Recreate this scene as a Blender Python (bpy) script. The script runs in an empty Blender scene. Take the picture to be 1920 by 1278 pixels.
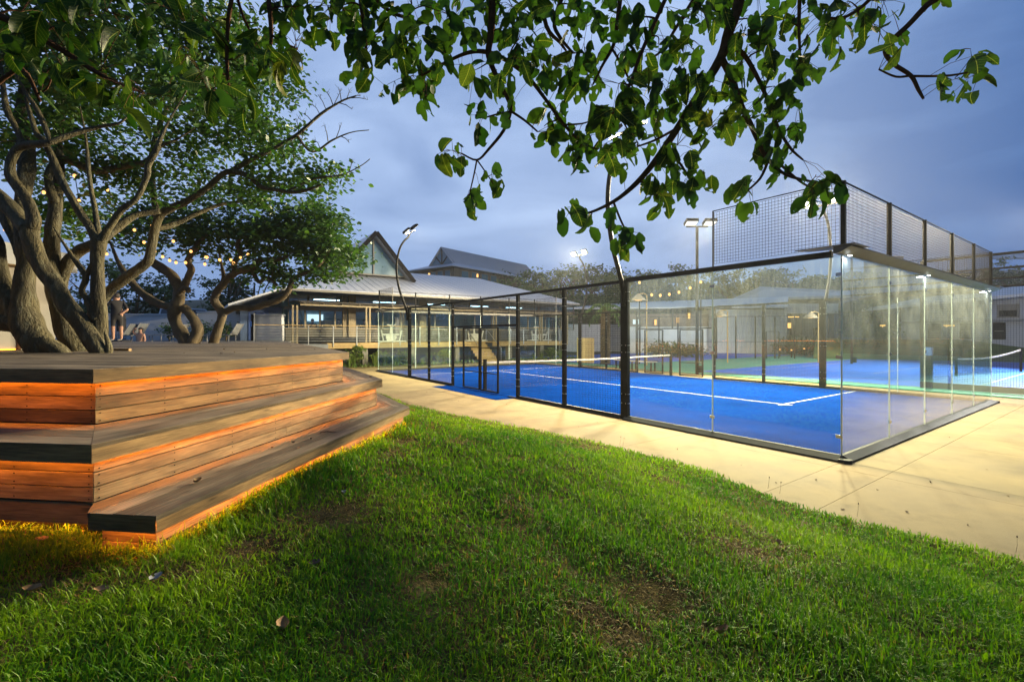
import bpy, bmesh, math, random
import numpy as np
from mathutils import Vector, Matrix, noise
random.seed(7); np.random.seed(7)
R = math.radians
scn = bpy.context.scene
col = scn.collection

# ------------------------------------------------------------------ camera, sky, exposure
F, CX, CY, CZ = 857.5, 960.0, 628.0, 1.82          # focal length in photo pixels, horizon, eye height above the court
cam_d = bpy.data.cameras.new('camera'); cam = bpy.data.objects.new('camera', cam_d); col.objects.link(cam)
cam.location = (0, 0, CZ); cam.rotation_euler = (R(90), 0, 0)
cam_d.sensor_width = 36; cam_d.lens = 36 * F / 1920
cam_d.shift_y = -(639 - CY) / 1920
cam_d.clip_start = 0.05; cam_d.clip_end = 2000
scn.camera = cam

SKY_STRENGTH = 1.38
world = bpy.data.worlds.new('World'); scn.world = world; world.use_nodes = True
nt = world.node_tree; N = nt.nodes; L = nt.links
bg = N['Background']; bg.inputs['Strength'].default_value = SKY_STRENGTH
tc = N.new('ShaderNodeTexCoord')
sep = N.new('ShaderNodeSeparateXYZ'); L.new(tc.outputs['Generated'], sep.inputs[0])
ramp = N.new('ShaderNodeValToRGB')                  # dusk overcast: paler near the horizon, deep blue overhead
cr = ramp.color_ramp
cr.elements[0].position = 0.0; cr.elements[0].color = (.165, .275, .52, 1)
cr.elements[1].position = 1.0; cr.elements[1].color = (.19, .29, .52, 1)
e = cr.elements.new(.22); e.color = (.25, .37, .61, 1)
e = cr.elements.new(.5); e.color = (.285, .41, .66, 1)
L.new(sep.outputs['Z'], ramp.inputs[0])
mp = N.new('ShaderNodeMapping'); mp.inputs['Scale'].default_value = (1.1, 1.1, 3.2)
L.new(tc.outputs['Generated'], mp.inputs[0])
nz = N.new('ShaderNodeTexNoise'); nz.inputs['Scale'].default_value = 2.2; nz.inputs['Detail'].default_value = 5; nz.inputs['Roughness'].default_value = .5
nz.inputs['Distortion'].default_value = .6
L.new(mp.outputs[0], nz.inputs['Vector'])
mr = N.new('ShaderNodeMapRange'); mr.inputs[1].default_value = .36; mr.inputs[2].default_value = .7; mr.inputs[3].default_value = 0; mr.inputs[4].default_value = 1
L.new(nz.outputs[0], mr.inputs[0])
mxc = N.new('ShaderNodeMix'); mxc.data_type = 'RGBA'; mxc.blend_type = 'MULTIPLY'
mxc.inputs[0].default_value = 1
crc = N.new('ShaderNodeValToRGB')
crc.color_ramp.elements[0].color = (.66, .71, .79, 1); crc.color_ramp.elements[1].color = (1.20, 1.17, 1.12, 1)
L.new(mr.outputs[0], crc.inputs[0]); L.new(ramp.outputs[0], mxc.inputs[6]); L.new(crc.outputs[0], mxc.inputs[7])
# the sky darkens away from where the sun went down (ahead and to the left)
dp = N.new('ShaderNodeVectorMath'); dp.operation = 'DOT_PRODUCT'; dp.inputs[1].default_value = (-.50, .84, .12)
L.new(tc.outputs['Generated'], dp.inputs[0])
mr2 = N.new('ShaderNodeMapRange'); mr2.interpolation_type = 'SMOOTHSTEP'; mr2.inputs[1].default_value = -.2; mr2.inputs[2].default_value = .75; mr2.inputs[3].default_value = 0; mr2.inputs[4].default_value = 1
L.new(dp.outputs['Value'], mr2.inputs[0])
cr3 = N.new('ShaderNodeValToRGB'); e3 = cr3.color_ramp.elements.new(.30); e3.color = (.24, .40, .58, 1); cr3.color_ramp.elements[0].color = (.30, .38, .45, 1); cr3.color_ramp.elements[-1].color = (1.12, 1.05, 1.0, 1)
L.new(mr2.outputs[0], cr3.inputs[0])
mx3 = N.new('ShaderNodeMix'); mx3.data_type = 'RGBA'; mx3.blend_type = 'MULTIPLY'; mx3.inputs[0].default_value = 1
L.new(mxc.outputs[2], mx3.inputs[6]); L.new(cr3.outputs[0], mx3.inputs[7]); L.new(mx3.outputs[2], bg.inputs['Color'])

sun_d = bpy.data.lights.new('sun', 'SUN'); sun_d.energy = .08; sun_d.angle = R(25); sun_d.color = (1, .86, .72)
sun = bpy.data.objects.new('sun', sun_d); col.objects.link(sun); sun.rotation_euler = (R(72), 0, R(205)); sun.location = (0, 0, 30)

FLOOD_W = 3300.0                                     # watts per court flood head
FLOOD_COL = (1.0, .84, .52)
STRIP = 150.0                                         # emission of the orange LED strips
STRIP_COL = (1.0, .28, .02)
HAZE = .00042
vs = scn.view_settings
vs.view_transform = 'Standard'; vs.look = 'None'; vs.exposure = 0.0; vs.gamma = 1.0; vs.use_curve_mapping = False
scn.render.engine = 'CYCLES'
cy = scn.cycles
cy.use_denoising = True
try: cy.denoiser = 'OPENIMAGEDENOISE'
except Exception: pass
cy.max_bounces = 8; cy.diffuse_bounces = 3; cy.glossy_bounces = 4; cy.transmission_bounces = 4; cy.transparent_max_bounces = 40
cy.sample_clamp_indirect = 4.0; cy.caustics_reflective = False; cy.caustics_refractive = False
cy.use_light_tree = True

# ------------------------------------------------------------------ helpers
def P(px, py, D):                                     # a point seen at a photo pixel, D metres in front of the camera
    return Vector(((px - CX) / F * D, D, CZ - (py - CY) / F * D))
def G(px, py, z=0.0):                                 # the point at height z seen at a photo pixel
    D = (CZ - z) * F / (py - CY)
    return Vector(((px - CX) / F * D, D, z))
YAW = .612016
d1 = Vector((-math.sin(YAW), math.cos(YAW), 0)); d2 = Vector((math.cos(YAW), math.sin(YAW), 0))
A0 = Vector((4.76775, 6.61352, 0))
def C(t, w, z=0.0): return A0 + d1 * t + d2 * w + Vector((0, 0, z))   # court coordinates
ZUP = Vector((0, 0, 1))

class MB:
    def __init__(s): s.v = []; s.f = []; s.m = []; s.uv = []
    def add(s, vs, fs, mi=0, uvs=None):
        b = len(s.v); s.v += [tuple(v) for v in vs]
        for k, f in enumerate(fs):
            s.f.append(tuple(b + i for i in f)); s.m.append(mi)
            s.uv.append(uvs[k] if uvs else None)
    def obox(s, c, ax, ay, az, mi=0):                 # oriented box: centre and three half-axes
        c = Vector(c); ax = Vector(ax); ay = Vector(ay); az = Vector(az)
        vs = [c + ax * i + ay * j + az * k for k in (-1, 1) for j in (-1, 1) for i in (-1, 1)]
        lx, ly, lz = ax.length * 2, ay.length * 2, az.length * 2
        fs = [(0, 2, 3, 1), (4, 5, 7, 6), (0, 1, 5, 4), (2, 6, 7, 3), (0, 4, 6, 2), (1, 3, 7, 5)]
        o = abs(c.x * 1.7 + c.y * 2.3 + c.z * 5.1) % 7
        uvs = [[(o, 0), (o, ly), (o + lx, ly), (o + lx, 0)], [(o, 0), (o + lx, 0), (o + lx, ly), (o, ly)], [(o, 0), (o + lx, 0), (o + lx, lz), (o, lz)],
               [(o, 0), (o, lz), (o + lx, lz), (o + lx, 0)], [(o, 0), (o, lz), (o + ly * .1, lz), (o + ly * .1, 0)], [(o, 0), (o + ly * .1, 0), (o + ly * .1, lz), (o, lz)]]
        if ax.cross(ay).dot(az) < 0: fs = [f[::-1] for f in fs]; uvs = [u[::-1] for u in uvs]
        s.add(vs, fs, mi, uvs)
    def box(s, x0, x1, y0, y1, z0, z1, mi=0):
        s.obox(((x0 + x1) / 2, (y0 + y1) / 2, (z0 + z1) / 2), ((x1 - x0) / 2, 0, 0), (0, (y1 - y0) / 2, 0), (0, 0, (z1 - z0) / 2), mi)
    def beam(s, p, q, w, h, mi=0, up=ZUP):            # bar from p to q, w wide sideways, h tall
        p = Vector(p); q = Vector(q); d = q - p; l = d.length
        if l < 1e-6: return
        d /= l; u = Vector(up)
        if abs(d.dot(u)) > .98: u = Vector((d1.x, d1.y, 0)) if abs(d.z) > .5 else Vector((1, 0, 0))
        a = d.cross(u).normalized(); b = a.cross(d).normalized()
        s.obox((p + q) / 2, d * (l / 2), a * (w / 2), b * (h / 2), mi)
    def wire(s, p, q, r, mi=0, n=3):                  # thin open bar for wires and twigs
        p = Vector(p); q = Vector(q); d = (q - p).normalized()
        u = ZUP if abs(d.z) < .9 else Vector((1, 0, 0))
        a = d.cross(u).normalized(); b = a.cross(d)
        o = [a * (math.cos(2 * math.pi * i / n) * r) + b * (math.sin(2 * math.pi * i / n) * r) for i in range(n)]
        s.add([p + k for k in o] + [q + k for k in o], [(i, (i + 1) % n, n + (i + 1) % n, n + i) for i in range(n)], mi)
    def tube(s, pts, rad, n=8, mi=0, cap=True, bump=0.0):
        pts = [Vector(p) for p in pts]; m = len(pts)
        base = len(s.v); prev = None; vs = []
        for i, p in enumerate(pts):
            d = (pts[min(i + 1, m - 1)] - pts[max(i - 1, 0)]).normalized()
            if prev is None:
                u = ZUP if abs(d.z) < .9 else Vector((1, 0, 0)); a = d.cross(u).normalized()
            else:
                a = (prev - d * prev.dot(d)).normalized()
            prev = a; b = d.cross(a)
            for k in range(n):
                an = 2 * math.pi * k / n; r = rad[i] if isinstance(rad, (list, tuple)) else rad
                if bump: r *= 1 + bump * (noise.noise(Vector((p.x * 4 + math.cos(an) * 1.3, p.y * 4 + math.sin(an) * 1.3, p.z * 3))) + .55 * noise.noise(Vector((math.cos(an) * 3.6, math.sin(an) * 3.6, p.z * 5 + p.x * 5))))
                vs.append(p + (a * math.cos(an) + b * math.sin(an)) * r)
        fs = [(i * n + k, i * n + (k + 1) % n, (i + 1) * n + (k + 1) % n, (i + 1) * n + k) for i in range(m - 1) for k in range(n)]
        if cap: fs += [tuple(range(n - 1, -1, -1)), tuple(range((m - 1) * n, m * n))]
        s.add(vs, fs, mi)
    def prism(s, poly, z0, z1, mi=0):                 # flat polygon (list of xy) extruded from z0 to z1
        n = len(poly); a = sum(poly[i][0] * poly[(i + 1) % n][1] - poly[(i + 1) % n][0] * poly[i][1] for i in range(n))
        if a < 0: poly = poly[::-1]
        vs = [(x, y, z0) for x, y in [p[:2] for p in poly]] + [(x, y, z1) for x, y in [p[:2] for p in poly]]
        fs = [tuple(range(n - 1, -1, -1)), tuple(range(n, 2 * n))] + [(i, (i + 1) % n, n + (i + 1) % n, n + i) for i in range(n)]
        s.add(vs, fs, mi)
    def lathe(s, c, prof, n=12, mi=0):                # prof: (radius, z) list, about a vertical axis
        c = Vector(c); vs = []
        for r, z in prof:
            for k in range(n): vs.append(c + Vector((r * math.cos(2 * math.pi * k / n), r * math.sin(2 * math.pi * k / n), z)))
        fs = [(i * n + k, i * n + (k + 1) % n, (i + 1) * n + (k + 1) % n, (i + 1) * n + k) for i in range(len(prof) - 1) for k in range(n)]
        s.add(vs, fs, mi)
    def ball(s, c, r, n=8, mi=0, sz=1.0):
        s.lathe(c, [(max(r * math.sin(math.pi * i / 6), 1e-4), -r * sz * math.cos(math.pi * i / 6)) for i in range(7)], n, mi)
    def build(s, name, mats, parent=None, smooth=False, **props):
        me = bpy.data.meshes.new(name)
        off = Vector(parent['_w']) if parent is not None and '_w' in parent else Vector((0, 0, 0))
        if off.length: me.from_pydata([(v[0] - off.x, v[1] - off.y, v[2] - off.z) for v in s.v], [], s.f)
        else: me.from_pydata(s.v, [], s.f)
        if any(u for u in s.uv):
            uvl = me.uv_layers.new(name='UVMap'); flat = []
            for f, u in zip(s.f, s.uv): flat += [c for p in (u if u else [(0, 0)] * len(f)) for c in p]
            uvl.data.foreach_set('uv', flat)
        if not isinstance(mats, (list, tuple)): mats = [mats]
        for m in mats: me.materials.append(m)
        if len(mats) > 1: me.polygons.foreach_set('material_index', s.m)
        if smooth: me.polygons.foreach_set('use_smooth', [True] * len(s.f))
        me.update()
        return link(name, me, parent, **props)
def link(name, me, parent=None, **props):
    o = bpy.data.objects.new(name, me); col.objects.link(o)
    if parent is not None:
        o.parent = parent
        if '_w' in parent: o['_w'] = list(parent['_w'])
    for k, v in props.items(): o[k] = v
    return o
def tag(o, label, cat, group=None):
    o['label'] = label; o['category'] = cat
    if group: o['group'] = group
    return o
def thing(name, label, cat, loc=(0, 0, 0), group=None, rz=0):
    o = bpy.data.objects.new(name, None); col.objects.link(o); o.location = loc; o.rotation_euler = (0, 0, rz)
    o['_w'] = list(loc); o.empty_display_size = .2
    return tag(o, label, cat, group)
def dup(o, parent=None, loc=None, rz=None, label=None):   # a thing with copies of its parts and sub-parts
    c = o.copy(); col.objects.link(c)
    if parent is not None: c.parent = parent
    if loc is not None: c.location = loc
    if rz is not None: c.rotation_euler = (0, 0, rz)
    if label: c['label'] = label
    for ch in list(o.children): dup(ch, c)
    return c
def smooth_path(pts, k=4):                             # Catmull-Rom through (Vector, radius) points
    out = []
    n = len(pts)
    for i in range(n - 1):
        a = pts[max(i - 1, 0)]; b = pts[i]; c = pts[i + 1]; d = pts[min(i + 2, n - 1)]
        for j in range(k):
            t = j / k
            p = .5 * (2 * b[0] + (c[0] - a[0]) * t + (2 * a[0] - 5 * b[0] + 4 * c[0] - d[0]) * t * t + (3 * b[0] - a[0] - 3 * c[0] + d[0]) * t ** 3)
            out.append((p, b[1] + (c[1] - b[1]) * t))
    out.append((pts[-1][0].copy(), pts[-1][1]))
    return out
def clip(poly, p, n):                                  # keep the part of a convex polygon where (x-p).n >= 0
    out = []
    for i in range(len(poly)):
        a = poly[i]; b = poly[(i + 1) % len(poly)]
        da = (a[0] - p[0]) * n[0] + (a[1] - p[1]) * n[1]; db = (b[0] - p[0]) * n[0] + (b[1] - p[1]) * n[1]
        if da >= 0: out.append(a)
        if (da >= 0) != (db >= 0):
            t = da / (da - db); out.append((a[0] + (b[0] - a[0]) * t, a[1] + (b[1] - a[1]) * t))
    return out

# ------------------------------------------------------------------ materials
class NT:
    def __init__(s, m): s.t = m.node_tree
    def n(s, typ, **kw):
        x = s.t.nodes.new(typ)
        for k, v in kw.items():
            if k == 'inp':
                for a, b in v.items(): x.inputs[a].default_value = b
            else: setattr(x, k, v)
        return x
    def l(s, a, b): s.t.links.new(a, b)
def mat(name, color=(.5, .5, .5), rough=.6, metal=0.0, spec=.5, var=.0, vscale=6.0, bump=0.0, bscale=40.0, stretch=None, coord='Object', dirt=None):
    m = bpy.data.materials.new(name); m.use_nodes = True; k = NT(m)
    b = m.node_tree.nodes['Principled BSDF']
    b.inputs['Base Color'].default_value = (*color, 1); b.inputs['Roughness'].default_value = rough; b.inputs['Metallic'].default_value = metal
    b.inputs['Specular IOR Level'].default_value = spec
    if var or bump or dirt:
        t = k.n('ShaderNodeTexCoord'); mp = k.n('ShaderNodeMapping')
        if stretch: mp.inputs['Scale'].default_value = stretch
        k.l(t.outputs[coord], mp.inputs[0])
        if var or dirt:
            z = k.n('ShaderNodeTexNoise', inp={'Scale': vscale, 'Detail': 6, 'Roughness': .6}); k.l(mp.outputs[0], z.inputs['Vector'])
            r = k.n('ShaderNodeValToRGB'); e = r.color_ramp.elements
            e[0].position = .3; e[1].position = .72
            e[0].color = (*[max(c * (1 - var), 0) for c in color], 1); e[1].color = (*[min(c * (1 + var), 1) for c in color], 1)
            k.l(z.outputs[0], r.inputs[0]); src = r.outputs[0]
            if dirt:
                z2 = k.n('ShaderNodeTexNoise', inp={'Scale': dirt[1], 'Detail': 8, 'Roughness': .65}); k.l(mp.outputs[0], z2.inputs['Vector'])
                mr = k.n('ShaderNodeMapRange', inp={1: .52, 2: .68}); k.l(z2.outputs[0], mr.inputs[0])
                mu = k.n('ShaderNodeMath', operation='MULTIPLY', inp={1: dirt[2]}); k.l(mr.outputs[0], mu.inputs[0])
                x = k.n('ShaderNodeMix', data_type='RGBA'); k.l(mu.outputs[0], x.inputs[0]); k.l(src, x.inputs[6]); x.inputs[7].default_value = (*dirt[0], 1)
                src = x.outputs[2]
            k.l(src, b.inputs['Base Color'])
            rr = k.n('ShaderNodeMapRange', inp={3: max(rough - .12, .05), 4: min(rough + .12, 1)}); k.l(z.outputs[0], rr.inputs[0]); k.l(rr.outputs[0], b.inputs['Roughness'])
        if bump:
            z3 = k.n('ShaderNodeTexNoise', inp={'Scale': bscale, 'Detail': 5, 'Roughness': .6}); k.l(mp.outputs[0], z3.inputs['Vector'])
            bu = k.n('ShaderNodeBump', inp={'Strength': bump, 'Distance': .05 if bump >= 1 else .02}); k.l(z3.outputs[0], bu.inputs['Height']); k.l(bu.outputs[0], b.inputs['Normal'])
    return m
def emit(name, color, strength):
    m = bpy.data.materials.new(name); m.use_nodes = True; k = NT(m); t = m.node_tree; t.nodes.remove(t.nodes['Principled BSDF'])
    e = k.n('ShaderNodeEmission', inp={'Color': (*color, 1), 'Strength': strength}); k.l(e.outputs[0], t.nodes['Material Output'].inputs[0]); return m
def wood(name, c1, c2, grey=.0):
    m = bpy.data.materials.new(name); m.use_nodes = True; k = NT(m); b = m.node_tree.nodes['Principled BSDF']
    uv = k.n('ShaderNodeTexCoord'); oi = k.n('ShaderNodeObjectInfo')
    ad = k.n('ShaderNodeVectorMath', operation='ADD'); cb = k.n('ShaderNodeCombineXYZ')
    mm = k.n('ShaderNodeMath', operation='MULTIPLY', inp={1: 37.0}); k.l(oi.outputs['Random'], mm.inputs[0]); k.l(mm.outputs[0], cb.inputs[0]); k.l(mm.outputs[0], cb.inputs[2])
    k.l(uv.outputs['UV'], ad.inputs[0]); k.l(cb.outputs[0], ad.inputs[1])
    mp = k.n('ShaderNodeMapping', inp={'Scale': (3.2, 60, 1)}); k.l(ad.outputs[0], mp.inputs[0])
    z = k.n('ShaderNodeTexNoise', inp={'Scale': 1.6, 'Detail': 8, 'Roughness': .62, 'Distortion': .5}); k.l(mp.outputs[0], z.inputs['Vector'])
    r = k.n('ShaderNodeValToRGB'); e = r.color_ramp.elements; e[0].position = .3; e[1].position = .72; e[0].color = (*c1, 1); e[1].color = (*c2, 1); k.l(z.outputs[0], r.inputs[0])
    mp2 = k.n('ShaderNodeMapping', inp={'Scale': (1.2, 5, 1)}); k.l(ad.outputs[0], mp2.inputs[0])
    z2 = k.n('ShaderNodeTexNoise', inp={'Scale': 1.5, 'Detail': 4}); k.l(mp2.outputs[0], z2.inputs['Vector'])
    mr = k.n('ShaderNodeMapRange', inp={1: .35, 2: .7, 3: .5, 4: 1.25}); k.l(z2.outputs[0], mr.inputs[0])
    mo = k.n('ShaderNodeMath', operation='MULTIPLY_ADD', inp={1: .7, 2: .62}); k.l(oi.outputs['Random'], mo.inputs[0])
    m3 = k.n('ShaderNodeMath', operation='MULTIPLY'); k.l(mr.outputs[0], m3.inputs[0]); k.l(mo.outputs[0], m3.inputs[1])
    x = k.n('ShaderNodeVectorMath', operation='SCALE'); k.l(r.outputs[0], x.inputs[0]); k.l(m3.outputs[0], x.inputs['Scale'])
    # knots
    mp3 = k.n('ShaderNodeMapping', inp={'Scale': (2.2, 9, 1)}); k.l(ad.outputs[0], mp3.inputs[0])
    vo = k.n('ShaderNodeTexVoronoi', inp={'Scale': 1.0}); k.l(mp3.outputs[0], vo.inputs['Vector'])
    kr = k.n('ShaderNodeMapRange', inp={1: .03, 2: .13, 3: .45, 4: 1.0}); k.l(vo.outputs['Distance'], kr.inputs[0])
    x2 = k.n('ShaderNodeVectorMath', operation='SCALE'); k.l(x.outputs[0], x2.inputs[0]); k.l(kr.outputs[0], x2.inputs['Scale'])
    k.l(x2.outputs[0], b.inputs['Base Color']); b.inputs['Roughness'].default_value = .7; b.inputs['Specular IOR Level'].default_value = .18
    bu = k.n('ShaderNodeBump', inp={'Strength': .35, 'Distance': .004}); k.l(z.outputs[0], bu.inputs['Height']); k.l(bu.outputs[0], b.inputs['Normal'])
    return m
def glass(name, dirt=0.0, tint=(.93, .98, .96), base=.04):
    m = bpy.data.materials.new(name); m.use_nodes = True; k = NT(m); t = m.node_tree; t.nodes.remove(t.nodes['Principled BSDF'])
    tr = k.n('ShaderNodeBsdfTransparent', inp={'Color': (*tint, 1)}); gl = k.n('ShaderNodeBsdfGlossy', inp={'Roughness': .0, 'Color': (1, 1, 1, 1)})
    ge = k.n('ShaderNodeNewGeometry'); dt = k.n('ShaderNodeVectorMath', operation='DOT_PRODUCT'); k.l(ge.outputs['Normal'], dt.inputs[0]); k.l(ge.outputs['Incoming'], dt.inputs[1])
    ab = k.n('ShaderNodeMath', operation='ABSOLUTE'); k.l(dt.outputs['Value'], ab.inputs[0]); om = k.n('ShaderNodeMath', operation='SUBTRACT', inp={0: 1.0}); k.l(ab.outputs[0], om.inputs[1])
    pw = k.n('ShaderNodeMath', operation='POWER', inp={1: 5.0}); k.l(om.outputs[0], pw.inputs[0]); fr = k.n('ShaderNodeMath', operation='MULTIPLY_ADD', inp={1: 1 - base, 2: base}); k.l(pw.outputs[0], fr.inputs[0])
    mx = k.n('ShaderNodeMixShader'); k.l(fr.outputs[0], mx.inputs[0]); k.l(tr.outputs[0], mx.inputs[1]); k.l(gl.outputs[0], mx.inputs[2])
    out = mx.outputs[0]
    if dirt:
        tc = k.n('ShaderNodeTexCoord'); geo = k.n('ShaderNodeNewGeometry')
        mp = k.n('ShaderNodeMapping', inp={'Scale': (15, 15, 1.3)}); k.l(geo.outputs['Position'], mp.inputs[0])
        z = k.n('ShaderNodeTexNoise', inp={'Scale': 2.2, 'Detail': 8, 'Roughness': .75}); k.l(mp.outputs[0], z.inputs['Vector'])
        r = k.n('ShaderNodeMapRange', inp={1: .42, 2: .75, 3: .35, 4: 1.5}); k.l(z.outputs[0], r.inputs[0])
        z2 = k.n('ShaderNodeTexNoise', inp={'Scale': 1.1, 'Detail': 5, 'Roughness': .7}); k.l(geo.outputs['Position'], z2.inputs['Vector'])
        r2 = k.n('ShaderNodeMapRange', inp={1: .35, 2: .7, 3: .3, 4: 1.3}); k.l(z2.outputs[0], r2.inputs[0])
        z3 = k.n('ShaderNodeTexNoise', inp={'Scale': 55, 'Detail': 3, 'Roughness': .8}); k.l(geo.outputs['Position'], z3.inputs['Vector'])
        r3 = k.n('ShaderNodeMapRange', inp={1: .5, 2: .75, 3: .8, 4: 1.5}); k.l(z3.outputs[0], r3.inputs[0])
        sp = k.n('ShaderNodeSeparateXYZ'); k.l(geo.outputs['Position'], sp.inputs[0])
        hz = k.n('ShaderNodeMapRange', inp={1: .9, 2: 3.0, 3: .05, 4: 1.0}, interpolation_type='SMOOTHSTEP'); k.l(sp.outputs['Z'], hz.inputs[0])
        m0 = k.n('ShaderNodeMath', operation='MULTIPLY'); k.l(r.outputs[0], m0.inputs[0]); k.l(r2.outputs[0], m0.inputs[1])
        m1 = k.n('ShaderNodeMath', operation='MULTIPLY'); k.l(m0.outputs[0], m1.inputs[0]); k.l(r3.outputs[0], m1.inputs[1])
        mu = k.n('ShaderNodeMath', operation='MULTIPLY'); k.l(m1.outputs[0], mu.inputs[0]); k.l(hz.outputs[0], mu.inputs[1])
        ad = k.n('ShaderNodeMath', operation='MULTIPLY_ADD', inp={1: dirt, 2: .001}); k.l(mu.outputs[0], ad.inputs[0])
        df = k.n('ShaderNodeBsdfDiffuse', inp={'Color': (.75, .82, .78, 1)}); tl = k.n('ShaderNodeBsdfTranslucent', inp={'Color': (.75, .82, .78, 1)})
        md = k.n('ShaderNodeMixShader', inp={0: .5}); k.l(df.outputs[0], md.inputs[1]); k.l(tl.outputs[0], md.inputs[2])
        m2 = k.n('ShaderNodeMixShader'); k.l(ad.outputs[0], m2.inputs[0]); k.l(out, m2.inputs[1]); k.l(md.outputs[0], m2.inputs[2]); out = m2.outputs[0]
    k.l(out, t.nodes['Material Output'].inputs[0]); return m
def leafmat(name, c1, c2, trans=.35, veins=False, rough=.4, attr=None, tcol=None, spec=.4):
    m = bpy.data.materials.new(name); m.use_nodes = True; k = NT(m); t = m.node_tree; b = t.nodes['Principled BSDF']
    if attr:
        at = k.n('ShaderNodeAttribute', attribute_name=attr); src = at.outputs['Color']
    else:
        if veins:
            rnd = k.n('ShaderNodeObjectInfo').outputs['Random']
        else:
            rnd = k.n('ShaderNodeNewGeometry').outputs['Random Per Island']
        r = k.n('ShaderNodeValToRGB'); e = r.color_ramp.elements; e[0].color = (*c1, 1); e[1].color = (*c2, 1); k.l(rnd, r.inputs[0]); src = r.outputs[0]
        if veins:                                       # a few leaves are turning yellow
            e[1].position = .86; y = e.new(.96); y.color = (c2[0] * 2.2, c2[1] * 1.45, c2[2] * 1.3, 1); y = e.new(.99); y.color = (c2[0] * 4, c2[1] * 1.7, c2[2] * 2, 1)
        if veins:
            uv = k.n('ShaderNodeTexCoord'); sp = k.n('ShaderNodeSeparateXYZ'); k.l(uv.outputs['UV'], sp.inputs[0])
            au = k.n('ShaderNodeMath', operation='ABSOLUTE'); k.l(sp.outputs['X'], au.inputs[0])
            s1 = k.n('ShaderNodeMath', operation='MULTIPLY_ADD', inp={1: -2.2}); k.l(au.outputs[0], s1.inputs[0])
            v7 = k.n('ShaderNodeMath', operation='MULTIPLY', inp={1: 8.0}); k.l(sp.outputs['Y'], v7.inputs[0]); k.l(v7.outputs[0], s1.inputs[2])
            pp = k.n('ShaderNodeMath', operation='PINGPONG', inp={1: .5}); k.l(s1.outputs[0], pp.inputs[0])
            a1 = k.n('ShaderNodeMapRange', inp={1: 0, 2: .07, 3: .55, 4: 0}); k.l(pp.outputs[0], a1.inputs[0])
            a2 = k.n('ShaderNodeMapRange', inp={1: .02, 2: .06, 3: 1, 4: 0}); k.l(au.outputs[0], a2.inputs[0])
            mxm = k.n('ShaderNodeMath', operation='MAXIMUM'); k.l(a1.outputs[0], mxm.inputs[0]); k.l(a2.outputs[0], mxm.inputs[1])
            x = k.n('ShaderNodeMix', data_type='RGBA'); k.l(mxm.outputs[0], x.inputs[0]); k.l(src, x.inputs[6]); x.inputs[7].default_value = (.22, .27, .06, 1); src = x.outputs[2]
            nz = k.n('ShaderNodeTexNoise', inp={'Scale': 14, 'Detail': 4}); k.l(uv.outputs['UV'], nz.inputs['Vector'])
            mr = k.n('ShaderNodeMapRange', inp={1: .3, 2: .7, 3: .65, 4: 1.25}); k.l(nz.outputs[0], mr.inputs[0])
            sc = k.n('ShaderNodeVectorMath', operation='SCALE'); k.l(src, sc.inputs[0]); k.l(mr.outputs[0], sc.inputs['Scale']); src = sc.outputs[0]
    k.l(src, b.inputs['Base Color']); b.inputs['Roughness'].default_value = rough; b.inputs['Specular IOR Level'].default_value = 0.0
    tl = k.n('ShaderNodeBsdfTranslucent'); sc2 = k.n('ShaderNodeVectorMath', operation='MULTIPLY'); sc2.inputs[1].default_value = tcol or (1.5, 1.5, .6); k.l(src, sc2.inputs[0]); k.l(sc2.outputs[0], tl.inputs['Color'])
    mx = k.n('ShaderNodeMixShader', inp={0: trans}); k.l(b.outputs[0], mx.inputs[1]); k.l(tl.outputs[0], mx.inputs[2])
    gl = k.n('ShaderNodeBsdfGlossy', inp={'Roughness': .42}); m2 = k.n('ShaderNodeMixShader', inp={0: spec * .12}); k.l(mx.outputs[0], m2.inputs[1]); k.l(gl.outputs[0], m2.inputs[2]); k.l(m2.outputs[0], t.nodes['Material Output'].inputs[0])
    return m

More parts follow.
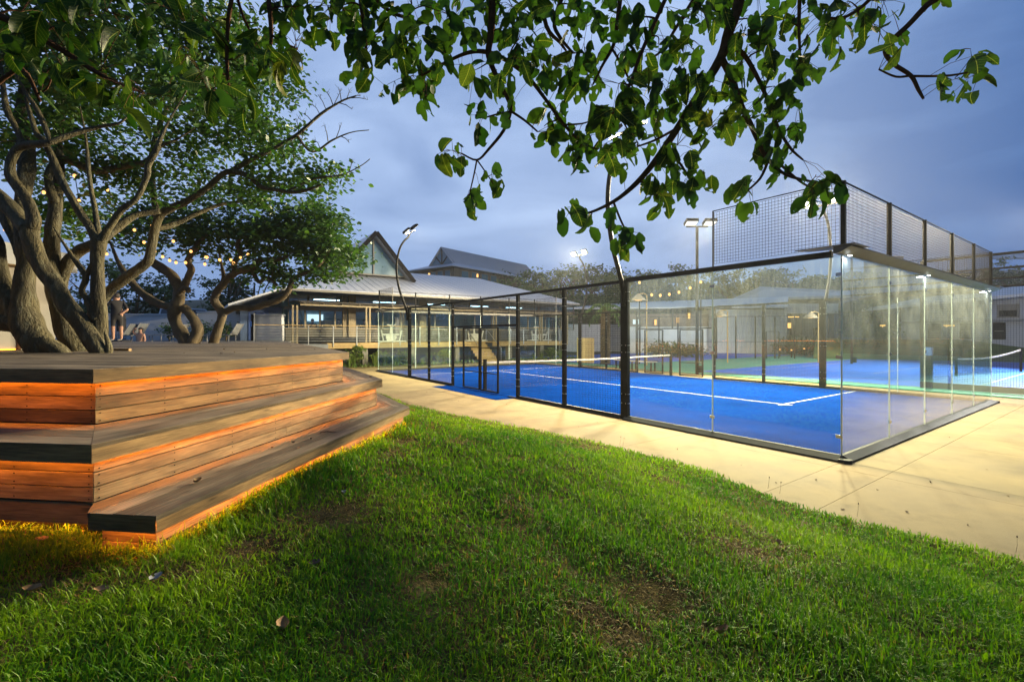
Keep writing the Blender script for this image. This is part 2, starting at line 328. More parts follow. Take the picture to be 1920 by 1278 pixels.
M = dict(
    soil=mat('soil', (.11, .085, .038), .95, var=.6, vscale=9, bump=1.0, bscale=60, spec=.0, dirt=((.045, .07, .012), 7, .8)),
    earth=mat('earth', (.05, .06, .03), .95, var=.4, vscale=.4),
    concrete=mat('path_concrete', (.185, .138, .07), .85, var=.26, vscale=.9, bump=.2, bscale=60, spec=.2, dirt=((.115, .085, .045), 1.7, .6)),
    joint=mat('path_joint', (.12, .09, .05), .9),
    turf=mat('blue_turf', (.0004, .019, .128), .95, var=.22, vscale=.7, bump=.3, bscale=220, spec=0.0),
    tennis_blue=mat('tennis_blue', (.03, .12, .50), .7, var=.06, vscale=.8, spec=.3),
    tennis_green=mat('tennis_green', (.08, .24, .16), .75, var=.08, vscale=.7, spec=.3),
    line=mat('line_white', (.30, .29, .29), .7, var=.2, vscale=9),
    black=mat('black_powder_coat', (.005, .005, .0055), .5, var=.25, vscale=20, spec=.06),
    wire=mat('wire_black', (.008, .0075, .008), .6, spec=.15),
    steel=mat('steel', (.45, .45, .44), .35, metal=.9),
    coping=mat('coping_sheet', (.06, .055, .045), .5, var=.1, vscale=3, spec=.5),
    kerb=mat('kerb_sheet', (.022, .024, .028), .6, spec=.06, var=.12, vscale=4),
    edge=mat('glass_edge', (.62, .72, .66), .25),
    glass=glass('court_glass', .065), glass_end=glass('court_glass_end', .13), glass_clean=glass('court_glass_clean', .0), window=None,
    wood_top=wood('deck_wood_top', (.10, .078, .052), (.26, .20, .135)),
    wood=wood('deck_wood', (.15, .085, .034), (.35, .215, .085)),
    wood_weather=wood('deck_wood_weathered', (.125, .085, .045), (.30, .215, .11)),
    strip=emit('led_strip', STRIP_COL, STRIP), strip_low=emit('led_strip_low', STRIP_COL, STRIP * 1.1), strip_dim=emit('led_strip_dim', STRIP_COL, 8.0),
    bark=mat('bark', (.075, .06, .024), .85, var=.55, vscale=5, bump=1.0, bscale=34, stretch=(1, 1, .3), dirt=((.17, .165, .10), 14, .7)),
    bark_far=mat('bark_far', (.11, .08, .04), .85, var=.4, vscale=6, bump=.7, bscale=20),
    twig=mat('twig_bark', (.10, .055, .035), .9, spec=0.0, var=.35, vscale=18, bump=.5, bscale=60),
    leaf_big=leafmat('leaf_big', (.009, .036, .005), (.030, .076, .009), .30, True, .55, spec=.18),
    leaf_big_mass=leafmat('leaf_big_mass', (.012, .048, .007), (.042, .10, .012), .30, False, .55, spec=.18),
    leaf_deck=leafmat('leaf_deck_tree', (.018, .075, .012), (.075, .16, .025), .4),
    leaf_small=leafmat('leaf_small_tree', (.018, .06, .012), (.06, .13, .022), .4),
    leaf_far=leafmat('leaf_far', (.06, .12, .035), (.16, .23, .07), .3, rough=.6),
    leaf_dark=leafmat('leaf_dark', (.02, .06, .02), (.06, .12, .035), .25, rough=.6),
    leaf_plant=leafmat('leaf_plant', (.05, .13, .02), (.22, .26, .05), .4),
    dry=mat('dry_leaf', (.26, .15, .055), .8, var=.4, vscale=30),
    dry_dark=mat('dark_dry_leaf', (.09, .05, .03), .8, var=.4, vscale=30),
    grass=leafmat('grass_blade', None, None, .35, attr='tint', spec=.12, rough=.6, tcol=(1.4, 1.5, .5)),
    wall_white=mat('wall_white', (.55, .56, .58), .8, var=.08, vscale=1.5, bump=.1, bscale=30),
    wall_warm=mat('wall_plaster', (.20, .185, .155), .85, var=.12, vscale=1.5, bump=.15, bscale=25),
    wall_grey=mat('wall_grey', (.22, .225, .23), .85, var=.1, vscale=.8),
    wall_dark=mat('wall_dark', (.09, .08, .07), .7, var=.15, vscale=2),
    stone=mat('stone_wall', (.20, .15, .11), .9, var=.35, vscale=3, bump=.5, bscale=10),
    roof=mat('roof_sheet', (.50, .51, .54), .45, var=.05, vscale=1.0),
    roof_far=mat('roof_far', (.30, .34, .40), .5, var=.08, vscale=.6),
    timber=mat('timber', (.36, .24, .09), .65, var=.25, vscale=6, stretch=(1, 1, 6)),
    timber_beam=mat('timber_beam', (.25, .20, .12), .7, var=.2, vscale=4),
    frame=mat('window_frame', (.16, .15, .13), .5), frame_dark=mat('dark_frame', (.010, .008, .008), .6, spec=.08),
    lampshade=mat('lamp_shade', (.30, .24, .16), .5), lens=emit('flood_lens', (1, .93, .74), 10.0), lens_dim=emit('flood_lens_dim', (1, .97, .90), 1.6),
    bulb=emit('string_bulb', (1.0, .50, .14), 2.4), warm=emit('warm_lamp', (1.0, .50, .14), 2.2), downlight=emit('down_light', (.95, 1, .96), 7.0),
    screen=emit('lit_screen', (.75, .9, 1), 1.6), interior=emit('ceiling_light', (.62, .88, 1), 9.0),
    white=mat('white_plastic', (.62, .60, .54), .5), cable=mat('cable', (.02, .02, .02), .6),
    cloth_dark=mat('cloth_dark', (.025, .022, .022), .9, var=.3, vscale=20), skin=mat('skin', (.42, .22, .14), .6), hair=mat('hair', (.03, .02, .015), .7), shoe=mat('shoe', (.5, .48, .45), .7),
    car=mat('car_paint_white', (.55, .57, .60), .25), car_grey=mat('car_paint_silver', (.30, .32, .34), .3, metal=.4), car_glass=mat('car_glass', (.02, .025, .03), .08), tyre=mat('tyre', (.02, .02, .02), .8),
    water=mat('pool_water', (.02, .10, .16), .05), tarmac=mat('tarmac', (.05, .05, .05), .9),
    red=mat('red_mark', (.5, .03, .03), .5), blue=mat('blue_mark', (.05, .16, .55), .5),
)
M['window'] = glass('window_glass', 0, (.72, .86, .90), .16)

# ------------------------------------------------------------------ terrain
EDGE = [(-10.5, 26.5), (-8.2, 21.5), (-5.6, 16.6), (-4.1, 14.2), (-2.65, 11.95), (-1.2, 10.3), (.41, 8.8), (1.65, 7.44), (2.5, 6.32), (3.0, 4.95), (3.38, 4.41), (3.74, 4.03), (4.1, 3.66), (5.3, 2.5), (8, -.2), (12, -4)]
ed = np.array(EDGE)
def edge_dist(x, y):                                   # signed distance to the lawn's edge, positive on the lawn
    x = np.asarray(x, float); y = np.asarray(y, float)
    best = np.full(x.shape, 1e9); sg = np.ones(x.shape)
    for i in range(len(ed) - 1):
        a = ed[i]; b = ed[i + 1]; ab = b - a
        t = np.clip(((x - a[0]) * ab[0] + (y - a[1]) * ab[1]) / (ab @ ab), 0, 1)
        qx = x - a[0] - ab[0] * t; qy = y - a[1] - ab[1] * t; d = np.hypot(qx, qy)
        c = ab[0] * (y - a[1]) - ab[1] * (x - a[0])
        m = d < best; best = np.where(m, d, best); sg = np.where(m, np.where(c < 0, 1.0, -1.0), sg)
    return best * sg
def wob(x, y):
    return .018 * np.sin(x * 2.1 + y * 1.3) + .014 * np.sin(x * 3.7 - y * 2.9 + 1) + .008 * np.sin(x * 7.3 + y * 6.1)
def lawn_z(x, y):
    d = edge_dist(x, y); t = np.clip((d + .0) / 3.3, 0, 1); s = t * t * (3 - 2 * t)
    lin = np.clip(d / 3.3, 0, 1)
    z = .02 + .58 * (.55 * s + .45 * lin) + wob(x, y) * np.clip(d / .6, 0, 1)
    return np.where(d > 0, z, -.09)
xs = np.arange(-12, 9.01, .14); ys = np.arange(-4, 21, .14)
gx, gy = np.meshgrid(xs, ys); gz = lawn_z(gx, gy)
dd = edge_dist(gx, gy)
nx_, ny_ = len(xs), len(ys)
mb = MB(); mb.v = [(float(a), float(b), float(c)) for a, b, c in zip(gx.ravel(), gy.ravel(), gz.ravel())]
df = dd.ravel()
for j in range(ny_ - 1):
    for i in range(nx_ - 1):
        q = (j * nx_ + i, j * nx_ + i + 1, (j + 1) * nx_ + i + 1, (j + 1) * nx_ + i)
        if max(df[k] for k in q) > -.15: mb.f.append(q); mb.m.append(0); mb.uv.append(None)
mb.build('lawn', M['soil'], smooth=True, kind='structure')
mb = MB(); mb.add([(-250, -60, -.12), (250, -60, -.12), (250, 320, -.12), (-250, 320, -.12)], [(0, 1, 2, 3)]); mb.build('ground', M['earth'], kind='structure')
# hill behind the houses
def hill_z(x, y): return -.2 + 6.5 * max(0, min(1, (y - 52) / 26)) ** 1.2 + .10 * max(0, y - 78) + 1.0 * math.sin(x * .07) * max(0, min(1, (y - 50) / 20)) + max(0, (x - 36)) * .06 * max(0, min(1, (y - 42) / 18))
mb = MB(); hx = list(range(-120, 221, 10)); hy = list(range(46, 200, 8))
mb.v = [(x, y, hill_z(x, y)) for y in hy for x in hx]
for j in range(len(hy) - 1):
    for i in range(len(hx) - 1): k = j * len(hx) + i; mb.f.append((k, k + 1, k + 1 + len(hx), k + len(hx))); mb.m.append(0); mb.uv.append(None)
mb.build('hill', M['earth'], smooth=True, kind='structure')

# concrete path of cast slabs
mb = MB(); base = [C(-13, -9.5), C(-13, 12.2), C(25.5, 12.2), C(25.5, -9.5)]
mb.add([Vector((p.x, p.y, -.05)) for p in base], [(0, 1, 2, 3)]); mb.f = [f[::-1] if d1.cross(d2).z > 0 else f for f in mb.f]
path = mb.build('path', M['joint'], kind='structure')
ws = [-9.4, -6.4, -3.4, -.45, -.02, 2.5, 5.5, 8.5, 11.6]; ts = [-12.7, -9.6, -6.6, -3.6, -.6, -.02, 2.4, 5.4, 8.4, 11.4, 14.4, 17.4, 20.02, 22.6, 25.2]
for a, b in zip(ts[:-1], ts[1:]):
    for c, d in zip(ws[:-1], ws[1:]):
        if a > -.1 and b < 20.1 and c > -.1 and d < 9.9: continue
        cc = C((a + b) / 2, (c + d) / 2)
        if cc.y < 1.5 or float(edge_dist(cc.x, cc.y)) > 2.6: continue
        g = .0026; mb = MB()
        mb.prism([tuple(C(t, w))[:2] for t, w in ((a + g, c + g), (b - g, c + g), (b - g, d - g), (a + g, d - g))], -.045, 0)
        s = mb.build('slab', M['concrete'], path)
# court carpet, mats, lines
mb = MB(); mb.prism([tuple(C(t, w))[:2] for t, w in ((0.02, .02), (19.98, .02), (19.98, 9.98), (.02, 9.98))], -.03, .006); mb.build('padel_court_turf', M['turf'], kind='structure')
mb = MB(); mb.prism([tuple(C(t, w))[:2] for t, w in ((8.05, -.72), (12.2, -.72), (12.2, -.03), (8.05, -.03))], -.02, .007); mb.build('gate_mat_turf', M['turf'], kind='structure')
def strip(mb, a, b, w, z=.0105):
    a = Vector((a.x, a.y, z)); b = Vector((b.x, b.y, z)); d = (b - a).normalized(); n = Vector((-d.y, d.x, 0)) * (w / 2)
    mb.add([a - n, b - n, b + n, a + n], [(0, 1, 2, 3)])
mb = MB(); strip(mb, C(3.05, 4.75), C(3.05, 9.9), .055); strip(mb, C(2.82, 5), C(3.02, 5), .055); strip(mb, C(3.08, 5), C(17.15, 5), .055); strip(mb, C(16.95, .1), C(16.95, 4.97), .055); strip(mb, C(16.95, 5.03), C(16.95, 9.9), .055)
mb.build('padel_court_lines', M['line'], kind='structure')
# tennis courts beyond
T0 = G(1312, 696)
def TC(u, v, z=0.0): return Vector((T0.x, T0.y, z)) + d2 * u - d1 * v      # tennis court coordinates
mb = MB(); mb.prism([tuple(p)[:2] for p in (C(-16, 12.0), C(26, 12.0), C(26, 46), C(-16, 46))], -.03, .004); mb.build('tennis_court_surround', M['tennis_green'], kind='structure')
for k, (u0, v0) in enumerate(((0, 0), (0, -17), (17.5 + 10, -12))):
    if k == 2: continue
    mb = MB(); mb.prism([tuple(TC(u, v))[:2] for u, v in ((u0, v0), (u0 + 23.77, v0), (u0 + 23.77, v0 + 10.97), (u0, v0 + 10.97))], -.02, .009); mb.build('tennis_court', M['tennis_blue'], kind='structure')
    mb = MB(); z = .0135
    for a, b in (((0, 0), (23.77, 0)), ((0, 10.97), (23.77, 10.97)), ((0, .1), (0, 10.9)), ((23.77, .1), (23.77, 10.9)), ((.1, 1.37), (23.7, 1.37)), ((.1, 9.6), (23.7, 9.6)), ((5.48, 1.45), (5.48, 9.5)), ((18.29, 1.45), (18.29, 9.5)), ((5.55, 5.485), (18.2, 5.485))):
        strip(mb, TC(u0 + a[0], v0 + a[1]), TC(u0 + b[0], v0 + b[1]), .07, z)
    mb.build('tennis_court_lines', M['line'], kind='structure')
# grass bank in front of the right-hand building
mb = MB(); rows = [(C(-16, 46.5), C(30, 46.5), -.02), (C(-16, 49), C(30, 49), .9), (C(-16, 52), C(30, 52), 1.3), (C(-16, 70), C(30, 70), 1.5)]

# ------------------------------------------------------------------ padel court enclosure
court = thing('padel_court', 'glass walled padel court with black posts and wire mesh around bright blue turf', 'padel court', tuple(C(10, 5)))
def panel_axes(side, a, b):                            # returns start, end points for a wall stretch
    if side == 'near': return C(a, 0), C(b, 0), d2
    if side == 'far': return C(a, 10), C(b, 10), d2
    if side == 'end': return C(0, a), C(0, b), d1
    return C(20, a), C(20, b), d1
def glass_panel(side, a, b, z0=.06, z1=2.98, m='glass'):
    p, q, n = panel_axes(side, a, b); d = (q - p).normalized(); mb = MB(); g = .006
    p = p + d * g; q = q - d * g; c = (p + q) / 2; h = .006
    cc = Vector((c.x, c.y, (z0 + z1) / 2)); hx = d * ((q - p).length / 2); hz = ZUP * ((z1 - z0) / 2)
    mb.add([cc - hx - hz + n * h, cc + hx - hz + n * h, cc + hx + hz + n * h, cc - hx + hz + n * h], [(0, 1, 2, 3)])
    mb.add([cc - hx - hz - n * h, cc + hx - hz - n * h, cc + hx + hz - n * h, cc - hx + hz - n * h], [(3, 2, 1, 0)])
    o = mb.build('glass_panel', M[m], court)
    mb = MB()
    for s in (-1, 1): mb.obox(cc + hx * s, d * .004, n * .0075, hz, 0)
    mb.obox(cc + hz, hx, n * .0065, ZUP * .003); mb.obox(cc - hz, hx, n * .0065, ZUP * .003)
    mb.build('glass_edge', M['edge'], o)
def mesh_panel(side, a, b, z0, z1, off=0.0, parent=None, name='mesh_panel', step=.05, r=.0031):
    p, q, n = panel_axes(side, a, b); p = p + n * off; q = q + n * off
    return mesh_between(p, q, z0, z1, n, parent or court, name, step, r)
def mesh_between(p, q, z0, z1, n, parent, name, step=.05, r=.0031, m='wire'):
    d = (q - p).normalized(); l = (q - p).length; mb = MB(); nv = max(1, round(l / step)); nh = max(1, round((z1 - z0) / step))
    for i in range(nv + 1): x = p + d * (l * i / nv); mb.wire(x + ZUP * z0, x + ZUP * z1, r)
    for j in range(nh + 1): z = z0 + (z1 - z0) * j / nh; mb.wire(p + n * r * 1.9 + ZUP * z, q + n * r * 1.9 + ZUP * z, r)
    return mb.build(name, M[m], parent, kind='stuff')
def post(side, a, w=.09, dpt=.06, z0=0.0, z1=3.0, off=0.0, parent=None, m='black', name='post', bolts=True):
    p, q, n = panel_axes(side, a, a + 1); d = (q - p).normalized(); mb = MB(); c = p + n * off
    mb.obox(Vector((c.x, c.y, (z0 + z1) / 2)), d * (w / 2), n * (dpt / 2), ZUP * ((z1 - z0) / 2), 0)
    o = mb.build(name, M[m], parent or court)
    if bolts:
        mb = MB()
        for z in (.35, .55, 1.45, 1.6, 2.55, 2.75):
            if z0 < z < z1:
                for s in (-1, 1):
                    mb.obox(Vector((c.x, c.y, z)) - n * (dpt / 2 + .004) + d * (w * .3 * s), d * .008, n * .005, ZUP * .008)
                    mb.obox(Vector((c.x, c.y, z)) - d * (w / 2 + .004) + n * (dpt * .25 * s), d * .005, n * .008, ZUP * .008)
        mb.build('bolt', M['steel'], o, kind='stuff')
    return o
def rail(side, a, b, z, h=.07, w=.06, off=0.0, name='top_rail', parent=None, m='black'):
    p, q, n = panel_axes(side, a, b); mb = MB(); mb.beam(p + n * off + ZUP * z, q + n * off + ZUP * z, w, h); return mb.build(name, M[m], parent or court)
# walls
for a in (0, 2): glass_panel('near', a, a + 2)
for a in (12.05, 14.0): glass_panel('near', a, a + 1.95, m='glass_clean')
for a in (16, 18): glass_panel('near', a, a + 2, m='glass_clean')
for a in (0, 2, 16, 18): glass_panel('far', a, a + 2, m='glass_clean')
for a in range(0, 10, 2): glass_panel('end', a, a + 2, m='glass_end'); glass_panel('far_end', a, a + 2, m='glass_clean')
for a in (4, 6): mesh_panel('near', a + .05, a + 1.95, .06, 2.95)
for a, b in ((8, 10), (10, 12)): mesh_panel('near', a + .05, b - .05, 2.14, 2.95)
mesh_panel('near', 8.05, 8.95, .06, 2.08); mesh_panel('near', 11.2, 11.95, .06, 2.08)
for a in (4, 6, 12, 14): mesh_panel('far', a + .05, a + 1.95, .06, 2.95)
for a, b in ((8, 10), (10, 12)): mesh_panel('far', a + .05, b - .05, 2.14, 2.95)
mesh_panel('near', .03, 1.97, 3.1, 4.02); mesh_panel('far', .03, 1.97, 3.1, 4.02); mesh_panel('near', 18.03, 19.97, 3.1, 4.02); mesh_panel('far', 18.03, 19.97, 3.1, 4.02)
for a in range(0, 10, 2): mesh_panel('end', a + .04, a + 1.96, 3.12, 4.02); mesh_panel('far_end', a + .04, a + 1.96, 3.12, 4.02)
for side in ('near', 'far'):
    for a in (6, 8, 12, 14): post(side, a, .10, .07)
    for a in (4.03, 15.97): post(side, a, .19, .09)
    post(side, 10, .05, .05, 2.12, 2.95, bolts=False)
    rail(side, 4.0, 16.0, 2.985, .06, .07); rail(side, .12, 3.98, 3.005, .085, .07); rail(side, 16.02, 19.95, 2.995, .045, .05)
    rail(side, 8.05, 11.95, 2.11, .05, .05, name='lintel')
    for a in (4.1, 12.06): rail(side, a, a + 3.84, .045, .07, .05, name='bottom_rail')
    for t in (0, 20): 
        pass
for side in ('end', 'far_end'):
    for w in (0.06, 2, 4, 6, 8, 9.94): post(side, w, .05, .06, 3.06, 4.06, bolts=False, name='mesh_post')
    rail(side, .0, 10, 4.05, .018, .018, name='mesh_top_wire')
for side in ('near', 'far'):
    post(side, 1.99, .022, .022, 3.02, 4.05, bolts=False, name='mesh_post', m='coping'); post(side, 18.0, .022, .022, 3.02, 4.05, bolts=False, name='mesh_post', m='coping')
    rail(side, 0, 2, 4.05, .014, .014, name='mesh_top_wire'); rail(side, 18, 20, 4.05, .014, .014, name='mesh_top_wire')
# coping over the end glass: sloping soffit outside, flat top; corner plates
def coping(t_end, sgn):
    mb = MB(); o = []
    for w in (-.16, 10.16):
        k = .0 if 0 < w < 10 else 0
        o += [C(t_end - sgn * .17, w, 3.088), C(t_end - sgn * .17, w, 3.068), C(t_end - sgn * .012, w, 2.99), C(t_end + sgn * .05, w, 2.99), C(t_end + sgn * .05, w, 3.088)]
    fs = [(i, (i + 1) % 5, 5 + (i + 1) % 5, 5 + i) for i in range(5)] + [(4, 3, 2, 1, 0), (5, 6, 7, 8, 9)]
    mb.add(o, fs); mb.build('coping', M['coping'], court)
    for w in (-.18, 10.18):
        mb = MB(); mb.prism([tuple(C(t_end - sgn * .22, w))[:2], tuple(C(t_end + sgn * .55, w))[:2], tuple(C(t_end + sgn * .45, w + (.24 if w < 0 else -.24)))[:2], tuple(C(t_end - sgn * .22, w + (.55 if w < 0 else -.55)))[:2]], 3.092, 3.104); mb.build('corner_plate', M['coping'], court)
coping(0, 1); coping(20, -1)
# kerb profile round the foot of the walls
def kerb(p, q, n):
    mb = MB(); o = []
    for c in (p, q): o += [c + n * .13 + ZUP * .001, c + n * .13 + ZUP * .028, c + n * .012 + ZUP * .085, c - n * .035 + ZUP * .085, c - n * .035 + ZUP * .001]
    mb.add(o, [(i, (i + 1) % 5, 5 + (i + 1) % 5, 5 + i) for i in range(5)] + [(4, 3, 2, 1, 0), (5, 6, 7, 8, 9)]); mb.build('kerb', M['kerb'], court)
for i in range(5): kerb(C(0, 2 * i + .002), C(0, 2 * i + 1.998), -d1); kerb(C(20, 2 * i + .002), C(20, 2 * i + 1.998), d1)
for a, b in ((0, 2), (2, 4), (16, 18), (18, 20)): kerb(C(a + .002, 0), C(b - .002, 0), -d2); kerb(C(a + .002, 10), C(b - .002, 10), d2)
for a, b in ((4.13, 8.4), (11.9, 15.87)): 
    mb = MB(); mb.beam(C(a, -.06, .02), C(b, -.06, .02), .06, .035); mb.build('kerb', M['kerb'], court)
for (t, w, st, sw) in ((0, 0, -1, -1), (0, 10, -1, 1)):
    mb = MB(); mb.prism([tuple(C(t + st * a, w + sw * b))[:2] for a, b in ((0, 0), (0, .135), (.08, .15), (.15, .08), (.135, 0))], .002, .05); mb.build('kerb_corner', M['kerb'], court)
# corner clamps and steel patch fittings on the glass joints
for w in (2, 4, 6, 8):
    for z in (.35, 1.5, 2.7):
        mb = MB(); mb.obox(C(-.014, w, z), d1 * .004, d2 * .045, ZUP * .025); mb.build('clamp', M['steel'], court)
for z in (.35, 1.5, 2.7):
    mb = MB(); mb.obox(C(2, -.014, z), d2 * .004, d1 * .045, ZUP * .025); mb.build('clamp', M['steel'], court)
    mb = MB(); mb.obox(C(.03, -.014, z), d2 * .004, d1 * .04, ZUP * .025); mb.build('clamp', M['steel'], court)
# gates
def gate(side, a, b, name, mid=None):
    g = bpy.data.objects.new(name, None); col.objects.link(g); g.parent = court; g['_w'] = list(court['_w'])
    p, q, n = panel_axes(side, a, b); mb = MB(); o = n * -.03
    for x in (p, q): mb.beam(x + o + ZUP * .05, x + o + ZUP * 2.06, .05, .05)
    for z in (.06, .62, 1.42, 2.05): mb.beam(p + o + ZUP * z, q + o + ZUP * z, .04, .045 if z in (.06, 2.05) else .03)
    mb.build('gate_frame', M['black'], g)
    mesh_between(p + o, q + o, .07, 2.03, n, g, 'gate_mesh')
    mb = MB(); x = q + o - (q - p).normalized() * .06; mb.beam(x + ZUP * 1.02 - n * .03, x + ZUP * 1.02 - n * .10, .03, .03); mb.beam(x + ZUP * 1.02 - n * .10, x + ZUP * 1.02 - n * .10 - (q - p).normalized() * .12, .02, .02); mb.build('handle', M['black'], g)
gate('near', 9.0, 10.02, 'gate'); gate('near', 10.1, 11.15, 'gate'); gate('far', 8.5, 9.6, 'gate'); gate('far', 10.5, 11.5, 'gate')
# downlights under the coping
for w in (.12, 4.0, 9.4):
    mb = MB(); mb.obox(C(-.06, w, 2.972), d1 * .02, d2 * .03, ZUP * .005); mb.build('down_light', M['downlight'], court); ld = bpy.data.lights.new('down_light', 'AREA'); ld.size = .08; ld.energy = 9; ld.color = (.95, 1, .94); lo = bpy.data.objects.new('down_light_lamp', ld); col.objects.link(lo); lo.location = C(-.07, w, 2.955)
# net
net = thing('padel_net', 'low padel net with white tape hung across the blue turf', 'net', tuple(C(10, 5)))
for w in (.12, 9.88):
    mb = MB(); mb.beam(C(10, w, 0), C(10, w, 1.02), .09, .09); mb.beam(C(10, w, 1.02), C(10, w, 1.04), .10, .10); mb.build('net_post', M['black'], net)
mb = MB(); n_ = 24
def nz_(w): return .88 + .05 * abs(w - 5) / 5
for i in range(n_):
    a = .17 + 9.66 * i / n_; b = .17 + 9.66 * (i + 1) / n_
    mb.obox(C(10, (a + b) / 2, nz_((a + b) / 2)), d2 * ((b - a) / 2), d1 * .009, ZUP * .03)
mb.build('tape', M['line'], net)
mb = MB()
for i in range(216): w = .17 + 9.66 * i / 215; mb.wire(C(10, w, .02), C(10, w, nz_(w)), .0015)
for j in range(19): mb.wire(C(10.003, .17, .02 + .047 * j), C(10.003, 9.83, .02 + .047 * j), .0015)
mb.build('net_mesh', M['wire'], net, kind='stuff')

# ------------------------------------------------------------------ court floodlights (lit)
def flood_pole(t, w, out, label):
    n = d2 * out; b = C(t, w); r = thing('floodlight_post', label, 'floodlight', tuple(b), 'curved floodlight posts of the padel court')
    prof = [(.06, 2.45), (.07, 2.75), (.17, 3.1), (.40, 3.7), (.53, 4.35), (.53, 4.9), (.40, 5.5), (.20, 5.85), (.03, 6.02), (-.05, 6.2)]
    pts = smooth_path([(b + n * o + ZUP * z, .05) for o, z in prof], 4)
    mb = MB(); mb.tube([p for p, _ in pts], [.052 - .012 * i / len(pts) for i in range(len(pts))], 8); mb.build('pole', M['black'], r, smooth=True)
    c = b + n * -.07 + ZUP * 6.24
    mb = MB(); mb.beam(c - d1 * .5, c + d1 * .5, .05, .05); mb.build('crossbar', M['black'], r)
    for s in (-.42, .42):
        h = c + d1 * s + ZUP * .13 - n * .02; tgt = C(10 + (t - 10) * .95, 5 - out * 1.0 if out < 0 else 1.0, 0); ax = (tgt - h).normalized()
        sd = d1; up = ax.cross(sd).normalized(); sd = up.cross(ax).normalized()
        mb = MB(); mb.obox(h - ax * .035, ax * .035, sd * .19, up * .14)
        for k in range(5): mb.obox(h - ax * .085 + sd * (-.14 + .07 * k), ax * .016, sd * .008, up * .12)
        ho = mb.build('lamp_head', M['black'], r)
        mb = MB(); e = h + ax * .004; mb.add([e - sd * .165 - up * .115, e + sd * .165 - up * .115, e + sd * .165 + up * .115, e - sd * .165 + up * .115], [(0, 1, 2, 3)] if sd.cross(up).dot(ax) > 0 else [(3, 2, 1, 0)])
        mb.build('lens', M['lens'], ho)
        mb = MB(); mb.beam(h - ax * .05 - up * .16, c + d1 * s, .02, .03); mb.build('bracket', M['black'], ho)
        ld = bpy.data.lights.new('flood', 'AREA'); ld.shape = 'RECTANGLE'; ld.size = .34; ld.size_y = .24; ld.energy = FLOOD_W * (.40 if out < 0 else 1.0); ld.color = FLOOD_COL; ld.spread = R(165)
        lo = bpy.data.objects.new('flood_light', ld); col.objects.link(lo); lo.location = h + ax * .02; lo.rotation_euler = (-ax).to_track_quat('Z', 'Y').to_euler()
flood_pole(4.0, -.03, -1, 'curved floodlight post on the near court side rising into the overhanging leaves')
flood_pole(16.0, -.03, -1, 'curved floodlight post by the far left court corner in front of the clubhouse roof')
flood_pole(4.0, 10.03, 1, 'floodlight shining through the corner wire mesh behind a hanging leaf')
flood_pole(16.0, 10.03, 1, 'floodlight with two glaring lamps in front of the wooded ridge')

# ------------------------------------------------------------------ stepped timber deck
ZD = [1.583, 1.183, .811, .52]                          # top of deck, two seating steps, ground
N_ = [Vector((-2.904, 3.17, 0)), Vector((-2.446, 2.66, 0)), Vector((-1.985, 2.55, 0))]
F_ = [Vector((-2.26, 6.35, 0)), Vector((-1.87, 6.60, 0)), Vector((-1.436, 6.41, 0))]
vdir = Vector((-.5, .866, 0))
G_ = [F_[0] + vdir * 11, F_[1] + vdir * 10.2, F_[2] + vdir * 9.6]
ldir = Vector((-.993, .115, 0))
L_ = [N_[0] + ldir * 9, N_[1] + ldir * 9.4, None]
deck = thing('timber_deck', 'stepped timber deck with orange light strips glowing under its edges', 'deck', (-4.5, 8, .6))
OV = .05                                                # how far a tread oversails the riser below
def inward(poly, d):                                    # offset an open polyline to its left (into the deck)
    out = []
    for i, p in enumerate(poly):
        ns = []
        if i > 0: e = (p - poly[i - 1]).normalized(); ns.append(Vector((-e.y, e.x, 0)))
        if i < len(poly) - 1: e = (poly[i + 1] - p).normalized(); ns.append(Vector((-e.y, e.x, 0)))
        if len(ns) == 1: out.append(p + ns[0] * d)
        else:
            b = (ns[0] + ns[1]).normalized(); out.append(p + b * (d / max(b.dot(ns[0]), .3)))
    return out
lines = [[L_[0], N_[0], F_[0], G_[0]], [L_[1], N_[1], F_[1], G_[1]], [N_[2] + ldir * .43, N_[2], F_[2], G_[2]]]
def board(p, q, p2, q2, z0, z1, name, m, split=True):   # plank with edge p-q and opposite edge p2-q2
    mb = MB(); l = (q - p).length; w = (p2 - p).length
    vs = [Vector((a.x, a.y, z)) for z in (z0, z1) for a in (p, q, q2, p2)]
    o = random.random() * 9
    uvt = [(o, 0), (o + l, 0), (o + l, w), (o, w)]; h = z1 - z0
    mb.add(vs, [(3, 2, 1, 0), (4, 5, 6, 7), (0, 1, 5, 4), (1, 2, 6, 5), (2, 3, 7, 6), (3, 0, 4, 7)], 0,
           [uvt[::-1], uvt, [(o, 0), (o + l, 0), (o + l, h), (o, h)], [(o, 0), (o + .05, 0), (o + .05, h), (o, h)], [(o, w), (o + l, w), (o + l, w + h), (o, w + h)], [(o, 0), (o + .05, 0), (o + .05, h), (o, h)]])
    return mb.build(name, M[m], deck)
def polyboard(c, z0, z1, name, m, dr):                  # convex plank cut to an outline, grain along dr
    n = len(c); ar = sum(c[i][0] * c[(i + 1) % n][1] - c[(i + 1) % n][0] * c[i][1] for i in range(n)); mb = MB()
    if ar < 0: c = c[::-1]
    of = random.random() * 9; dn = Vector((-dr.y, dr.x, 0)); uv = [(Vector((x, y, 0)).dot(dr) + of, Vector((x, y, 0)).dot(dn)) for x, y in c]
    mb.add([(x, y, z0) for x, y in c] + [(x, y, z1) for x, y in c], [tuple(range(n, 2 * n))] + [(i, (i + 1) % n, n + (i + 1) % n, n + i) for i in range(n)], 0, [uv] + [[uv[i], uv[(i + 1) % n], uv[(i + 1) % n], uv[i]] for i in range(n)])
    return mb.build(name, M[m], deck)
def cutpts(p, q, n):                                    # butt joints along a run
    return [p + (q - p) * (i / n) for i in range(n + 1)]
